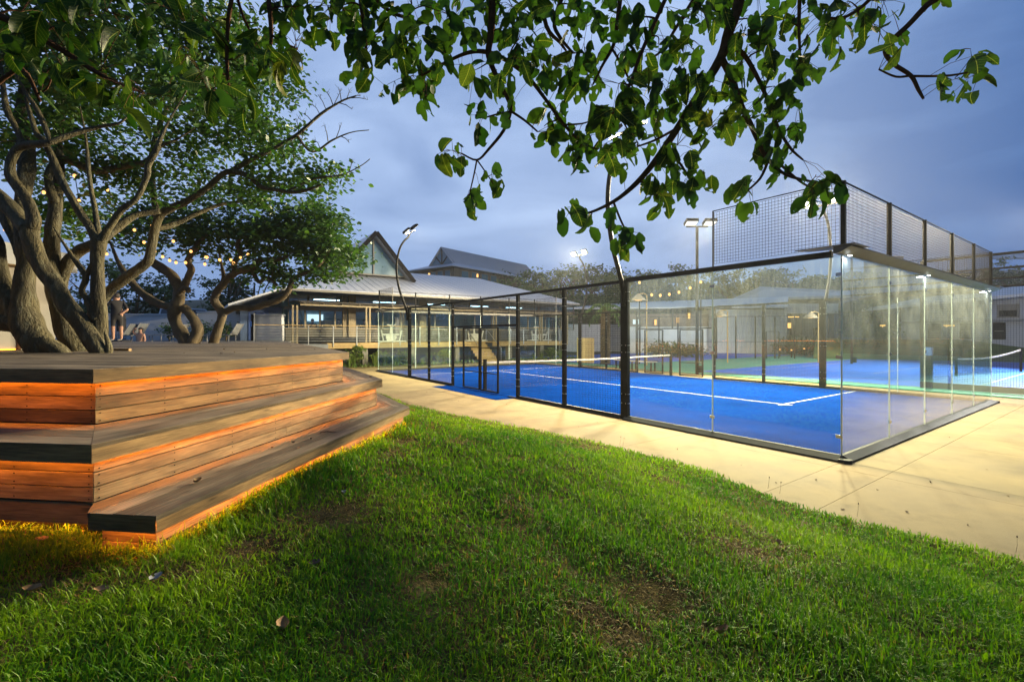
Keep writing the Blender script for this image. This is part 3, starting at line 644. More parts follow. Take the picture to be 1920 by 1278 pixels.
for k in range(3):
    ln = lines[k]; z = ZD[k]; zb = ZD[k + 1]
    fas = inward(ln, .0); fin = inward(ln, .032)
    fh = (.10, .112, .098)[k]
    for i in range(len(ln) - 1):                        # fascia boards, butted
        n = max(1, round((ln[i + 1] - ln[i]).length / 3.0)); a = cutpts(fas[i], fas[i + 1], n); b = cutpts(fin[i], fin[i + 1], n)
        for j in range(n):
            t = (a[j + 1] - a[j]).normalized() * .0015; board(a[j] + t, a[j + 1] - t, b[j] + t, b[j + 1] - t, z - fh, z - .003, 'fascia_board', 'wood')
    rl = inward(ln, OV + .03); ri = inward(ln, OV + .055)
    top = z - .028; hgt = top - (zb + .004)
    if k < 2: nb = 3
    else: nb = 2
    # riser planks: full riser from under the tread; top one partly behind the fascia
    y0 = zb + .004; hh = (z - .028 - y0) / (nb + .8)
    zs = [y0 + hh * i for i in range(nb + 1)] + [top]
    for i in range(len(ln) - 1):
        for r in range(len(zs) - 1):
            n = max(1, round((ln[i + 1] - ln[i]).length / 2.2)); a = cutpts(rl[i], rl[i + 1], n); b = cutpts(ri[i], ri[i + 1], n)
            if n > 1:
                sh = (random.random() - .5) * .35 / n
                for j in range(1, n): a[j] = a[j] + (rl[i + 1] - rl[i]) * sh; b[j] = b[j] + (ri[i + 1] - ri[i]) * sh
            for j in range(n):
                t = (a[j + 1] - a[j]).normalized() * .0012; pr = (rl[i] - ri[i]).normalized() * random.uniform(-.003, .003)
                board(a[j] + t + pr, a[j + 1] - t + pr, b[j] + t, b[j + 1] - t, zs[r] + .0035, zs[r + 1] - .0035, 'riser_plank', 'wood' if k == 0 else 'wood_weather')
    bk = inward(ln, OV + .075)
    # backing so that no light leaks through the joints
    mb = MB()
    for i in range(len(ln) - 1):
        p, q = inward(ln, OV + .0565)[i:i + 2]; mb.add([(p.x, p.y, -.1 if k == 2 else zb - .03), (q.x, q.y, -.1 if k == 2 else zb - .03), (q.x, q.y, top - .002), (p.x, p.y, top - .002)], [(0, 1, 2, 3)])
    mb.build('backing', M['frame_dark'], deck)
    if k == 1:
        p, q = rl[0], rl[1]; a, b = ri[0], ri[1]
        board(p, q, a, b, zb - .13, zb - .003, 'riser_plank', 'wood_weather')
        e = (q - p).normalized(); nn = Vector((-e.y, e.x, 0)); q_ = q - e * .1; m_ = MB(); m_.add([p + nn * .027 + ZUP * (zb - .095), q_ + nn * .027 + ZUP * (zb - .095), q_ + nn * .05 + ZUP * (zb - .098), p + nn * .05 + ZUP * (zb - .098)], [(3, 2, 1, 0)]); m_.build('led_strip', M['strip_low'], deck)
        mb = MB(); p, q = inward(ln, OV + .11)[0:2]; mb.add([(p.x, p.y, .3), (q.x, q.y, .3), (q.x, q.y, zb), (p.x, p.y, zb)], [(0, 1, 2, 3)]); mb.build('backing', M['frame_dark'], deck)
    # screw heads beside the butt joints
    sc = MB()
    for i in range(len(ln) - 1):
        d_ = (rl[i + 1] - rl[i]); le = d_.length; d_ = d_ / le; on = Vector((d_.y, -d_.x, 0)); m_ = max(1, round(le / .55))
        for j in range(m_ + 1):
            for r in range(nb):
                for f in (.22, .78): sc.obox(rl[i] + d_ * min(max(le * j / m_, .03), le - .03) + on * .0025 + ZUP * (zs[r] + (zs[r + 1] - zs[r]) * f), d_ * .0035, on * .0015, ZUP * .0035)
    sc.build('screw', M['frame_dark'], deck, kind='stuff')
    # led strip tucked behind the fascia, shining down and onto the riser
    sl = inward(ln, .036)
    for i in range(len(ln) - 1):
        p, q = sl[i], sl[i + 1]; e = (q - p).normalized(); nn = Vector((-e.y, e.x, 0)); zz = z - fh + .034
        p = p + e * .02; q = q - e * .02
        mb = MB(); mb.add([Vector((p.x, p.y, zz)), Vector((q.x, q.y, zz)), Vector((q.x, q.y, zz)) + nn * .014 + ZUP * .0, Vector((p.x, p.y, zz)) + nn * .014], [(3, 2, 1, 0)])
        mb.build('led_strip', M['strip_low' if k == 2 else 'strip'], deck)
    # treads of the two seating steps
    if k > 0:
        up = inward(lines[k - 1], OV + .02) if k == 1 else inward(lines[1], OV + .02)
        outer = ln; nbd = 4 if k == 2 else 3
        if k == 2:                                      # the lowest tread's boards all end on the line of its left front face
            e = (up[2] - up[1]).normalized(); nl = Vector((-ldir.y, ldir.x, 0)); up = [up[0], up[1] + e * ((N_[2] - up[1]).dot(nl) / e.dot(nl)), up[2], up[3]]
        for i in range(0 if k == 1 else 1, len(ln) - 1):
            for j in range(nbd):
                f0, f1 = j / nbd, (j + 1) / nbd; g = .007
                A = lambda a, f: outer[a] + (up[a] - outer[a]) * f
                w = (A(i, 1) - A(i, 0)).length
                p, q, p2, q2 = A(i, f0 + (g / w if j else 0)), A(i + 1, f0 + (g / w if j else 0)), A(i, f1), A(i + 1, f1)
                if j == 0:
                    pass
                n = max(1, round((q - p).length / 3.4)); ca, cb = cutpts(p, q, n), cutpts(p2, q2, n)
                for s in range(n):
                    t = (ca[s + 1] - ca[s]).normalized() * .001
                    if k == 2 and i == 1 and j == 3 and s == 0:   # the inner board is notched round the riser's corner
                        e = N_[2] + ldir * .432; rc = inward(lines[1], OV + .034)[1]; polyboard([tuple(x)[:2] for x in (ca[s], ca[s + 1] - t, cb[s + 1] - t, rc, e)], z - .0265, z, 'tread_board', 'wood_top', t.normalized()); continue
                    board(ca[s] + t, ca[s + 1] - t, cb[s] + t, cb[s + 1] - t, z - .0265, z + random.uniform(-.001, .001), 'tread_board', 'wood_top')
# deck boards of the top, running parallel to the left front edge
poly = [tuple(p)[:2] for p in (inward(lines[0], .002)[1], inward(lines[0], .002)[2], inward(lines[0], .002)[3])] + [(-15.5, 17.2), (-16, 4.7)]
poly[0] = (poly[0][0], poly[0][1]); nrm = Vector((-ldir.y, ldir.x, 0)); nrm = nrm if nrm.y > 0 else -nrm
o0 = Vector((poly[0][0], poly[0][1], 0)); kk = 0
while True:
    a = o0 + nrm * (kk * .145 + .002); b = o0 + nrm * (kk * .145 + .143)
    c = clip(clip(poly, (a.x, a.y), (nrm.x, nrm.y)), (b.x, b.y), (-nrm.x, -nrm.y))
    if len(c) < 3: break
    mb = MB(); n = len(c); ar = sum(c[i][0] * c[(i + 1) % n][1] - c[(i + 1) % n][0] * c[i][1] for i in range(n))
    if ar < 0: c = c[::-1]
    of = random.random() * 9; zt = ZD[0] + random.uniform(-.0015, .0015)
    uv = [(Vector((x, y, 0)).dot(ldir) + of, Vector((x - a.x, y - a.y, 0)).dot(nrm)) for x, y in c]
    mb.add([(x, y, zt - .026) for x, y in c] + [(x, y, zt) for x, y in c], [tuple(range(n, 2 * n))] + [(i, (i + 1) % n, n + (i + 1) % n, n + i) for i in range(n)], 0,
           [uv] + [[uv[i], uv[(i + 1) % n], uv[(i + 1) % n], uv[i]] for i in range(n)])
    mb.build('deck_board', M['wood_top'], deck); kk += 1
    if kk > 140: break
pi = [tuple(p)[:2] for p in inward(lines[0], .06)[1:4]] + [(-15.5, 17.2), (-16, 4.8)]
mb = MB(); mb.prism(pi, ZD[0] - .06, ZD[0] - .0275); mb.build('joist_bed', M['frame_dark'], deck)

# ------------------------------------------------------------------ grass (uncountable)
def in_deck(x, y):                                      # inside the deck's outline
    pts = [(-9, 3.6)] + [tuple(p)[:2] for p in inward([L_[1], N_[1] - Vector((0, 0, 0))], .06)] 
    pg = [(L_[1].x, L_[1].y + .13), (N_[1].x, N_[1].y + .13), (N_[2].x - .40, N_[2].y + .1), (N_[2].x - .05, N_[2].y + .1), (F_[2].x - .09, F_[2].y), (G_[2].x - .08, G_[2].y), (-16, 17), (-16, 4.7)]
    x = np.asarray(x); y = np.asarray(y); ins = np.zeros(x.shape, bool); j = len(pg) - 1
    for i in range(len(pg)):
        xi, yi = pg[i]; xj, yj = pg[j]
        c = ((yi > y) != (yj > y)) & (x < (xj - xi) * (y - yi) / (yj - yi + 1e-12) + xi)
        ins ^= c; j = i
    return ins
def vnoise(x, y, s, seed):                              # cheap smooth value noise
    rs = np.random.RandomState(seed); g = rs.rand(64, 64)
    u = x * s % 64; v = y * s % 64; i = np.floor(u).astype(int) % 64; j = np.floor(v).astype(int) % 64; fu = u - np.floor(u); fv = v - np.floor(v)
    fu = fu * fu * (3 - 2 * fu); fv = fv * fv * (3 - 2 * fv); i1 = (i + 1) % 64; j1 = (j + 1) % 64
    return (g[i, j] * (1 - fu) + g[i1, j] * fu) * (1 - fv) + (g[i, j1] * (1 - fu) + g[i1, j1] * fu) * fv
def make_grass(n):
    rs = np.random.RandomState(3)
    u = rs.rand(n); D0, D1 = 1.05, 15.5
    D = D0 * (D1 / D0) ** (u ** .93)                    # thins out with distance like the pixels it fills
    x = (rs.rand(n) * 2 - 1) * (1.22 * D + .8); y = D
    wide = rs.rand(n) < .03; x = np.where(wide, rs.uniform(-8, 8, n), x); y = np.where(wide, rs.uniform(-2, 6, n), y)
    e = edge_dist(x, y); jag = (vnoise(x, y, 2.5, 5) - .5) * .22 + (vnoise(x, y, 9, 6) - .5) * .10
    keep = (e + jag > .0) & ~in_deck(x, y)
    cl = vnoise(x, y, 3.0, 1) * .55 + vnoise(x, y, 9.0, 2) * .45
    bare = np.zeros(n)
    for px, py, rr in ((620, 1000, .34), (480, 1060, .22), (800, 1130, .16), (1230, 1150, .26), (1110, 1200, .15), (1400, 1030, .28), (760, 880, .2), (330, 1110, .16), (1160, 1230, .16)):
        b = G(px, py, .5 if py > 980 else .25); bare = np.maximum(bare, np.exp(-((x - b.x) ** 2 + (y - b.y) ** 2) / (rr * rr * .7)))
    bare = np.maximum(bare, np.clip((vnoise(x, y, 1.7, 12) - .80) * 3.0, 0, .6))
    keep &= rs.rand(n) > np.clip(bare * .22 + np.clip(.38 - cl, 0, 1) * 1.2, 0, .93)
    x, y, D, e, cl, bare = x[keep], y[keep], D[keep], e[keep], cl[keep], bare[keep]; n = len(x)
    z = lawn_z(x, y); z = np.where(e <= 0, -.005, z) - .008
    dry = rs.rand(n) < np.clip(.06 + bare * .95 + np.clip(vnoise(x, y, .9, 8) - .6, 0, 1) * .7, 0, .92)
    h = rs.uniform(.030, .080, n) * (.6 + .8 * cl); h *= np.where(e < .25, .95, 1) * np.where(dry, .8, 1) ; h *= 1 - .25 * bare; h *= np.where(((x < -2.0) & (y > 2.15) & (y < 3.2)) | ((x > -2.3) & (x < -1.1) & (y > 2.3) & (y < 6.6) & (x < -1.70 + .142 * (y - 2.3))), 1.55, 1.0)
    w = (.0019 + .0020 * rs.rand(n) ** 2) * np.clip(D / 2.4, .9, 2.8)
    az = rs.rand(n) * 2 * np.pi; lean = (.1 + .5 * bare + 1.25 * rs.rand(n) ** .8) * np.where(dry, 1.25, 1)
    fx, fy = np.cos(az), np.sin(az); sx, sy = -fy, fx
    V = np.zeros((n, 5, 3)); 
    def at_(k, t, ww, lat):
        a = lean * t * 1.25; hor = h * t * np.sin(a); ver = h * t * np.maximum(np.cos(a), -.15)
        V[:, k, 0] = x + fx * hor + sx * ww * lat; V[:, k, 1] = y + fy * hor + sy * ww * lat; V[:, k, 2] = z + ver
    at_(0, 0, w, -1); at_(1, 0, w, 1); at_(2, .55, w * .8, -1); at_(3, .55, w * .8, 1); at_(4, 1.0, w, 0)
    idx = np.arange(n)[:, None] * 5
    tris = np.concatenate([idx + np.array([[0, 1, 3]]), idx + np.array([[0, 3, 2]]), idx + np.array([[2, 3, 4]])], 1).reshape(-1, 3)
    me = bpy.data.meshes.new('grass'); me.vertices.add(n * 5); me.vertices.foreach_set('co', V.reshape(-1).astype(np.float32))
    me.loops.add(len(tris) * 3); me.loops.foreach_set('vertex_index', tris.reshape(-1).astype(np.int32))
    me.polygons.add(len(tris)); me.polygons.foreach_set('loop_start', (np.arange(len(tris)) * 3).astype(np.int32))
    g1 = np.array([.038, .14, .004]); g2 = np.array([.23, .36, .008]); br = np.array([.30, .21, .07]); b2 = np.array([.13, .085, .04])
    t = np.clip(rs.rand(n) * .7 + (vnoise(x, y, 1.3, 9) - .4) * .8, 0, 1)[:, None]
    c = g1 * (1 - t) + g2 * t; tb = rs.rand(n)[:, None]; c = np.where(dry[:, None], br * tb + b2 * (1 - tb), c)
    colr = np.ones((n, 5, 4)); colr[:, :, :3] = c[:, None, :]
    at = me.attributes.new('tint', 'FLOAT_COLOR', 'POINT'); at.data.foreach_set('color', colr.reshape(-1).astype(np.float32))
    me.materials.append(M['grass']); me.update(); me.validate()
    return link('grass', me, None, kind='stuff')
make_grass(400000)

# ------------------------------------------------------------------ trees
LEAFPTS = [(-.0, 0), (.30, .22), (.42, .48), (.30, .78), (0, 1.0), (-.30, .78), (-.42, .48), (-.30, .22)]
def leaves_mesh(mb, pos, size, rs, flat=.5, aspect=1.0, kinds=0):
    # each leaf: two triangles/quads folded along the midrib
    for p in pos:
        s = size * rs.uniform(.6, 1.25)
        a = rs.uniform(0, 2 * math.pi); d = Vector((math.cos(a), math.sin(a), rs.uniform(-.9, .25))).normalized()
        up = Vector((rs.gauss(0, flat), rs.gauss(0, flat), 1)).normalized(); sd = d.cross(up).normalized(); up = sd.cross(d)
        w = .30 * aspect; f = rs.uniform(.02, .14); cu = rs.uniform(-.15, .05)
        v = [p, p + (sd * w + d * .38 + up * f) * s, p + (sd * w * .8 + d * .7 + up * (f + cu * .5)) * s, p + (d + up * cu) * s, p + (-sd * w * .8 + d * .7 + up * (f + cu * .5)) * s, p + (-sd * w + d * .38 + up * f) * s, ]
        mb.add(v, [(0, 1, 2, 3), (0, 3, 4, 5)])
class Tree:
    def __init__(s, name, label, cat, base, group=None): s.o = thing(name, label, cat, base, group); s.mb = MB(); s.pts = []; s.rs = random.Random(sum(map(ord, label)))
    def limb(s, pts, n=9, bump=.30, sub=6):
        n = int(n * 1.5) if pts[0][1] > .06 else n             # pts: (Vector, radius)
        sp = smooth_path(pts, sub); q = []
        for i, (p, r) in enumerate(sp):
            k = r * .22
            q.append((p + Vector((noise.noise(p * 2.3), noise.noise(p * 2.3 + Vector((9, 0, 0))), noise.noise(p * 2.3 + Vector((0, 9, 0))) * .5)) * k * (0 if i == 0 else 1), r))
        s.mb.tube([p for p, _ in q], [r for _, r in q], n, bump=bump); s.pts += [(p, r) for p, r in q]
    def twig(s, c, r0=.008, sag=.08):
        b = min(s.pts, key=lambda t: (t[0] - c).length_squared); p = b[0]; l = (p - c).length
        m1 = p.lerp(c, .35) + Vector((s.rs.uniform(-.1, .1), s.rs.uniform(-.1, .1), s.rs.uniform(-.02, .12))) * l; m2 = p.lerp(c, .7) + Vector((s.rs.uniform(-.1, .1), s.rs.uniform(-.1, .1), s.rs.uniform(-.02, .1))) * l
        r = min(b[1] * .75, r0 * (1 + l))
        sp = smooth_path([(p, r), (m1, r * .75), (m2, r * .55), (c, r * .3)], 3); s.mb.tube([q for q, _ in sp], [q for _, q in sp], 4, cap=False)
        s.pts += [(q, w) for q, w in sp[2:]]
    def crown(s, blobs, size, m, flat=.5, spread=.2, twigs=True, aspect=1.0, dens=1.0):
        flat = max(flat, .75); mb = MB(); rs = s.rs; cl = []
        for c, rad, n, per in blobs:
            for _ in range(n):
                v = Vector((rs.gauss(0, 1), rs.gauss(0, 1), rs.gauss(0, 1))); v = v.normalized() * (rs.random() ** .45)
                cl.append((c + Vector((v.x * rad[0], v.y * rad[1], v.z * rad[2])), per))
        if twigs:
            cl.sort(key=lambda t: min((t[0] - p).length_squared for p, _ in s.pts[::7]))
            for c, _ in cl: s.twig(c)
        for c, per in cl:
            sp = spread * rs.uniform(.6, 1.3); k = int(per * dens * rs.uniform(.5, 1.4))
            leaves_mesh(mb, [c + Vector((rs.gauss(0, sp), rs.gauss(0, sp), rs.gauss(0, sp * .45))) for _ in range(k)], size, rs, flat, aspect)
        return mb.build('crown', m, s.o, kind='stuff')
    def done(s, m, smooth=True): return s.mb.build('trunk', m, s.o, smooth=smooth)
def px_limb(pts, D):                                    # (px, py, radius_px[, dD]) -> world
    out = []
    for p in pts:
        d = D + (p[3] if len(p) > 3 else 0); out.append((P(p[0], p[1], d), p[2] / F * d))
    return out
def blob(px, py, D, rx, ry, rz, n, per): return (P(px, py, D), (rx / F * D, rz, ry / F * D), n, per)

DT = 6.4
t1 = Tree('deck_tree', 'thick forked tree trunk at the far left edge of the timber deck', 'tree', tuple(P(70, 661, 6.3)), 'gnarled trees growing through the deck')
t1.limb(px_limb([(104, 670, 22), (88, 652, 25), (64, 624, 24), (48, 597, 25), (43, 570, 19), (45, 535, 15.5), (48, 490, 14), (46, 450, 13.5), (40, 380, 11, .3), (52, 300, 12, .6), (40, 200, 9, .9), (70, 90, 6, 1.2)], 6.3), 12)
t1.limb(px_limb([(58, 622, 13), (28, 588, 17), (6, 540, 16), (-10, 480, 16), (-30, 420, 14), (-25, 330, 13)], 6.3), 10)
t1.limb(px_limb([(56, 620, 12), (15, 602, 17), (-30, 598, 16), (-80, 570, 14)], 6.25), 8)
t1.limb(px_limb([(78, 640, 14), (104, 655, 13), (124, 670, 8)], 6.2), 8)
t1.limb(px_limb([(48, 500, 9, 0), (20, 420, 11, .3), (-10, 390, 10, .5)], 6.3), 8)
t2 = Tree('deck_tree', 'lichen spotted leaning tree trunk crossing from deck up to a high fork', 'tree', tuple(P(185, 660, 6.1)), 'gnarled trees growing through the deck')
t2.limb(px_limb([(192, 668, 13), (178, 645, 15), (150, 605, 14.5), (116, 556, 14), (90, 515, 14.5), (70, 478, 14), (58, 450, 14), (54, 428, 14.5)], 6.1), 11)
t2.limb(px_limb([(56, 432, 15), (30, 405, 13, .1), (5, 375, 12, .2), (-25, 350, 11, .3)], 6.1), 9)
t2.limb(px_limb([(56, 432, 12), (64, 412, 10), (52, 378, 9), (34, 350, 8), (20, 328, 8), (22, 300, 7), (40, 275, 7), (90, 268, 6), (140, 250, 5, .2), (190, 237, 3.2, .3), (225, 230, 2.2, .3), (250, 205, 1, .3)], 6.1), 8)
t2.limb(px_limb([(44, 275, 6), (30, 240, 5), (10, 200, 5), (0, 120, 4, .2)], 6.1), 7)
t2.limb(px_limb([(96, 270, 4.5), (72, 210, 4), (40, 160, 3), (5, 90, 1.4)], 6.1), 6)
t3 = Tree('deck_tree', 'slender upright tree with a smooth trunk and three raised limbs', 'tree', tuple(P(190, 660, 6.2)), 'gnarled trees growing through the deck')
t3.limb(px_limb([(193, 666, 14), (188, 630, 11), (185, 570, 10.5), (183, 510, 10), (184, 462, 10.5), (185, 452, 11)], 6.2), 10)
t3.limb(px_limb([(184, 456, 9), (165, 420, 7.5), (140, 380, 7), (115, 335, 6.5), (97, 292, 6), (82, 262, 5), (66, 246, 4.5), (50, 190, 2.4, .2), (30, 130, 1, .3)], 6.2), 8)
t3.limb(px_limb([(184, 452, 6), (178, 395, 4.5, .1), (170, 350, 4, .2), (166, 318, 3.5, .2), (160, 255, 2, .2), (150, 200, .8, .2)], 6.2), 7)
t3.limb(px_limb([(187, 456, 7), (205, 425, 6), (228, 395, 5.5), (256, 372, 5), (276, 332, 5), (278, 310, 5), (292, 285, 4.5), (300, 262, 3.4), (318, 225, 2.2, .3), (350, 170, 1, .4)], 6.2), 7)
t3.limb(px_limb([(180, 600, 6), (165, 565, 5), (153, 545, 5), (160, 520, 5), (145, 495, 4.5), (115, 450, 2), (100, 425, .8)], 6.15), 7)
t3.limb(px_limb([(160, 522, 4), (168, 502, 3.5), (176, 488, 3), (180, 470, 2)], 6.15), 6)
t3.limb(px_limb([(204, 668, 6), (203, 648, 5), (196, 622, 1.5)], 6.1), 7)
t4 = Tree('deck_tree', 'pale straight trunk on the deck with an orange lit curving side limb', 'tree', tuple(P(150, 660, 6.9)), 'gnarled trees growing through the deck')
t4.limb(px_limb([(148, 664, 17), (138, 640, 17), (121, 610, 15), (108, 575, 13), (101, 530, 11), (97, 480, 12), (98, 440, 11), (104, 380, 10, .2), (112, 320, 8, .3), (108, 250, 7, .4), (125, 160, 5, .6)], 6.9), 10)
t4.limb(px_limb([(112, 590, 13), (108, 555, 11), (117, 520, 10), (130, 490, 10), (152, 468, 9.5), (180, 455, 8.5), (215, 432, 7, .3), (250, 405, 6, .5), (300, 395, 5, .7)], 7.0), 9)
t4.limb(px_limb([(104, 380, 8), (90, 330, 7), (120, 300, 7, .2), (180, 320, 6, .3), (240, 310, 5.5, .4), (275, 303, 5, .5), (300, 275, 4, .6), (330, 262, 2, .7), (365, 240, .8, .8)], 7.0), 7)
t5 = Tree('deck_tree', 'leaning tree with a yellow lit trunk stretching right in a long arching limb', 'tree', tuple(P(165, 650, 8.4)), 'gnarled trees growing through the deck')
t5.limb(px_limb([(160, 652, 11), (167, 628, 10), (174, 590, 9.5), (196, 556, 9), (233, 523, 9), (262, 503, 8.5), (278, 488, 8.5), (284, 458, 7.5), (296, 415, 7), (312, 395, 6.5), (345, 380, 6), (385, 355, 5.5), (410, 332, 5.2), (432, 322, 5), (465, 330, 4.5), (490, 350, 4), (520, 356, 3.5), (560, 360, 3), (602, 346, 2.2)], 8.4), 9)
t5.limb(px_limb([(432, 322, 4.5), (470, 300, 4), (520, 275, 3.5), (560, 250, 3), (600, 215, 2.6), (640, 190, 2), (668, 180, 1.4)], 8.4), 6)
t5.limb(px_limb([(555, 252, 2.4), (585, 285, 2, .1), (625, 262, 1.7, .1), (660, 248, 1.2, .1), (692, 244, .9, .1)], 8.4), 5)
t5.limb(px_limb([(540, 358, 2.6), (590, 335, 2), (640, 328, 1.5), (675, 312, 1.1), (694, 298, .8)], 8.4), 5)
t5.limb(px_limb([(290, 430, 6), (330, 420, 5, .3), (370, 400, 4.5, .5), (420, 382, 3.2, .8), (475, 376, 2, 1), (520, 365, .8, 1.1)], 8.4), 7)
t5.limb(px_limb([(296, 412, 6), (285, 340, 5, .3), (290, 260, 4, .6), (330, 170, 3, 1), (380, 90, 2, 1.2)], 8.4), 7)
# bare twigs with buds at the end of the long limb
for (x0, y0, x1, y1) in [(600, 215, 585, 195), (612, 207, 596, 178), (625, 199, 612, 172), (625, 199, 640, 168), (640, 190, 634, 165), (650, 186, 655, 170), (655, 184, 690, 187), (575, 238, 560, 222), (585, 228, 566, 212), (660, 182, 676, 180), (636, 193, 660, 205), (570, 245, 560, 280), (615, 265, 608, 235), (630, 260, 640, 232), (640, 256, 655, 268), (600, 278, 590, 262), (610, 333, 620, 350), (640, 328, 652, 340), (655, 322, 660, 300), (560, 250, 556, 225), (546, 260, 552, 300), (525, 272, 536, 310)]:
    a, b = P(x0, y0, 8.4), P(x1, y1, 8.4 + t5.rs.uniform(-.25, .25)); m = a.lerp(b, .5) + Vector((.01, 0, .02)); t5.mb.tube([a, m, b], [.009, .007, .004], 4)
    for q in range(4):
        e = m.lerp(b, .25 * (q + 1)); t5.mb.tube([e, e + Vector((t5.rs.uniform(-.07, .07), t5.rs.uniform(-.05, .05), t5.rs.uniform(-.01, .09)))], [.004, .002], 3)
t6 = Tree('deck_tree', 'twisted tree with a looped double trunk beyond the deck trees', 'tree', tuple(P(355, 643, 13.2)), 'gnarled trees growing through the deck')
t6.limb(px_limb([(352, 645, 14), (340, 625, 12), (328, 600, 9.5), (331, 575, 11), (336, 545, 9.5), (322, 514, 9), (300, 500, 8), (284, 488, 6.5), (280, 470, 6)], 13.2), 9)
t6.limb(px_limb([(362, 645, 11), (370, 622, 9), (367, 605, 8), (356, 588, 8), (344, 576, 9)], 13.2), 8)
t6.limb(px_limb([(336, 548, 8), (350, 525, 6.5), (358, 505, 6), (352, 490, 5.5), (362, 470, 5), (385, 440, 4, .3), (400, 420, 3, .5)], 13.2), 8)
t6.limb(px_limb([(330, 576, 8), (305, 572, 7), (275, 556, 7), (255, 538, 6.5), (240, 520, 6), (226, 500, 4), (215, 475, 2.6), (200, 440, 1)], 13.2), 8)
t6.limb(px_limb([(282, 475, 6), (290, 440, 6, -.2), (297, 415, 5.5, -.4), (300, 380, 5, -.3)], 13.2), 7)
t6.limb(px_limb([(332, 555, 5), (345, 540, 4), (356, 545, 4)], 13.1), 6)
t7 = Tree('deck_tree', 'small crooked tree by the clubhouse with a low limb reaching right over the railing', 'tree', tuple(P(402, 642, 13.6)), 'gnarled trees growing through the deck')
t7.limb(px_limb([(400, 644, 9), (408, 620, 8), (416, 590, 7.5), (403, 566, 7), (408, 548, 6.5), (424, 528, 6.5), (440, 512, 6.5), (458, 505, 6), (478, 498, 5.5), (490, 488, 4.5), (525, 486, 4), (540, 478, 3)], 13.6), 8)
t7.limb(px_limb([(416, 588, 6), (440, 577, 5.5), (472, 577, 6), (505, 568, 6), (532, 556, 5), (543, 540, 5), (548, 525, 4.5), (566, 514, 4), (590, 505, 3.5), (610, 480, 3), (625, 450, 2)], 13.6), 8)
t7.limb(px_limb([(440, 512, 5), (440, 490, 4.5), (452, 478, 4), (446, 455, 3.5), (470, 430, 3), (500, 415, 2)], 13.6), 7)
t7.limb(px_limb([(470, 500, 4), (485, 528, 3.5), (500, 520, 3), (520, 535, 2.5)], 13.6), 6)
t7.limb(px_limb([(412, 540, 5), (420, 520, 4), (416, 500, 2.5), (410, 470, 1)], 13.6), 6)
# crowns
t1.crown([blob(40, 120, 7.2, 90, 90, 1.0, 34, 42), blob(-20, 250, 7, 70, 90, 1.0, 16, 36), blob(120, 40, 7.3, 110, 70, 1.0, 30, 42)], .105, M['leaf_deck'], spread=.2, dens=1.3)
t2.crown([blob(150, 160, 6.8, 100, 80, .9, 24, 40), blob(30, 60, 6.6, 80, 80, .8, 16, 36)], .10, M['leaf_deck'], spread=.19, dens=1.3)
t3.crown([blob(120, 260, 7.2, 90, 60, .9, 22, 38), blob(330, 170, 7, 80, 80, .8, 24, 40), blob(230, 90, 7.2, 110, 90, 1.0, 34, 42)], .10, M['leaf_deck'], spread=.19, dens=1.3)
t4.crown([blob(120, 400, 7.9, 70, 45, .8, 18, 36), blob(260, 340, 7.8, 80, 45, .8, 18, 34), blob(300, 30, 8, 120, 70, 1.0, 36, 44), blob(410, 90, 8, 90, 90, 1.0, 30, 44)], .105, M['leaf_deck'], spread=.2, dens=1.3)
t5.crown([blob(250, 200, 9.6, 200, 120, 1.2, 50, 34), blob(520, 150, 9.4, 50, 60, .8, 16, 34), blob(120, 300, 9.6, 140, 90, 1.2, 34, 34), blob(430, 210, 9, 110, 90, 1.1, 48, 46), blob(500, 270, 8.8, 70, 70, .9, 24, 40), blob(500, 350, 9, 100, 40, .9, 26, 38), blob(590, 320, 8.6, 45, 40, .5, 14, 30), blob(440, 120, 9.2, 90, 80, 1.0, 28, 42), blob(370, 300, 9, 90, 60, 1.0, 24, 40)], .11, M['leaf_deck'], spread=.22, dens=1.3)
t6.crown([blob(330, 420, 13.6, 90, 45, 1.6, 30, 40), blob(240, 440, 13.6, 60, 35, 1.2, 16, 36), blob(400, 450, 13.8, 60, 40, 1.2, 18, 36), blob(370, 370, 13.8, 90, 40, 1.4, 18, 34)], .15, M['leaf_small'], spread=.3, dens=1.5)
t7.crown([blob(560, 440, 14.2, 90, 60, 1.6, 48, 60), blob(620, 480, 14, 45, 50, 1.2, 26, 50), blob(480, 420, 14.2, 70, 40, 1.4, 22, 50), blob(520, 510, 13.9, 60, 30, 1.0, 16, 46), blob(600, 415, 14.4, 50, 35, 1.2, 16, 50)], .16, M['leaf_small'], spread=.32, dens=1.5)
for t, m in ((t1, 'bark'), (t2, 'bark'), (t3, 'bark'), (t4, 'bark'), (t5, 'bark'), (t6, 'bark_far'), (t7, 'bark_far')): t.done(M[m])

# ------------------------------------------------------------------ branch overhanging the camera, big leaves one by one
ot = Tree('overhanging_tree', 'large leaved branches hanging into view across the top of the picture', 'tree', (1.5, 2.2, 6.0))
DO = 2.55
def ob(pts, D=DO, n=7): ot.limb([(p, r * .8) for p, r in px_limb(pts, D)], n, .12, 4)
ob([(1400, -140, 16), (1386, 0, 13), (1366, 60, 12), (1352, 108, 11), (1302, 190, 9), (1252, 268, 8), (1206, 330, 6.5), (1162, 370, 5), (1118, 394, 3.6), (1086, 403, 2.4)])
ob([(1352, 108, 8), (1372, 150, 7), (1390, 200, 6.5), (1408, 235, 6), (1428, 280, 5.2), (1442, 302, 4.6), (1474, 328, 3.6), (1520, 340, 2.4)])
ob([(1366, 82, 6), (1392, 100, 5.5), (1412, 130, 5), (1436, 180, 4.5), (1458, 238, 4), (1482, 278, 3.2), (1506, 300, 2)], 2.6)
ob([(1440, 302, 3.5), (1425, 335, 3), (1396, 362, 2)]); ob([(1460, 306, 3), (1500, 340, 2.6), (1525, 355, 1.8)])
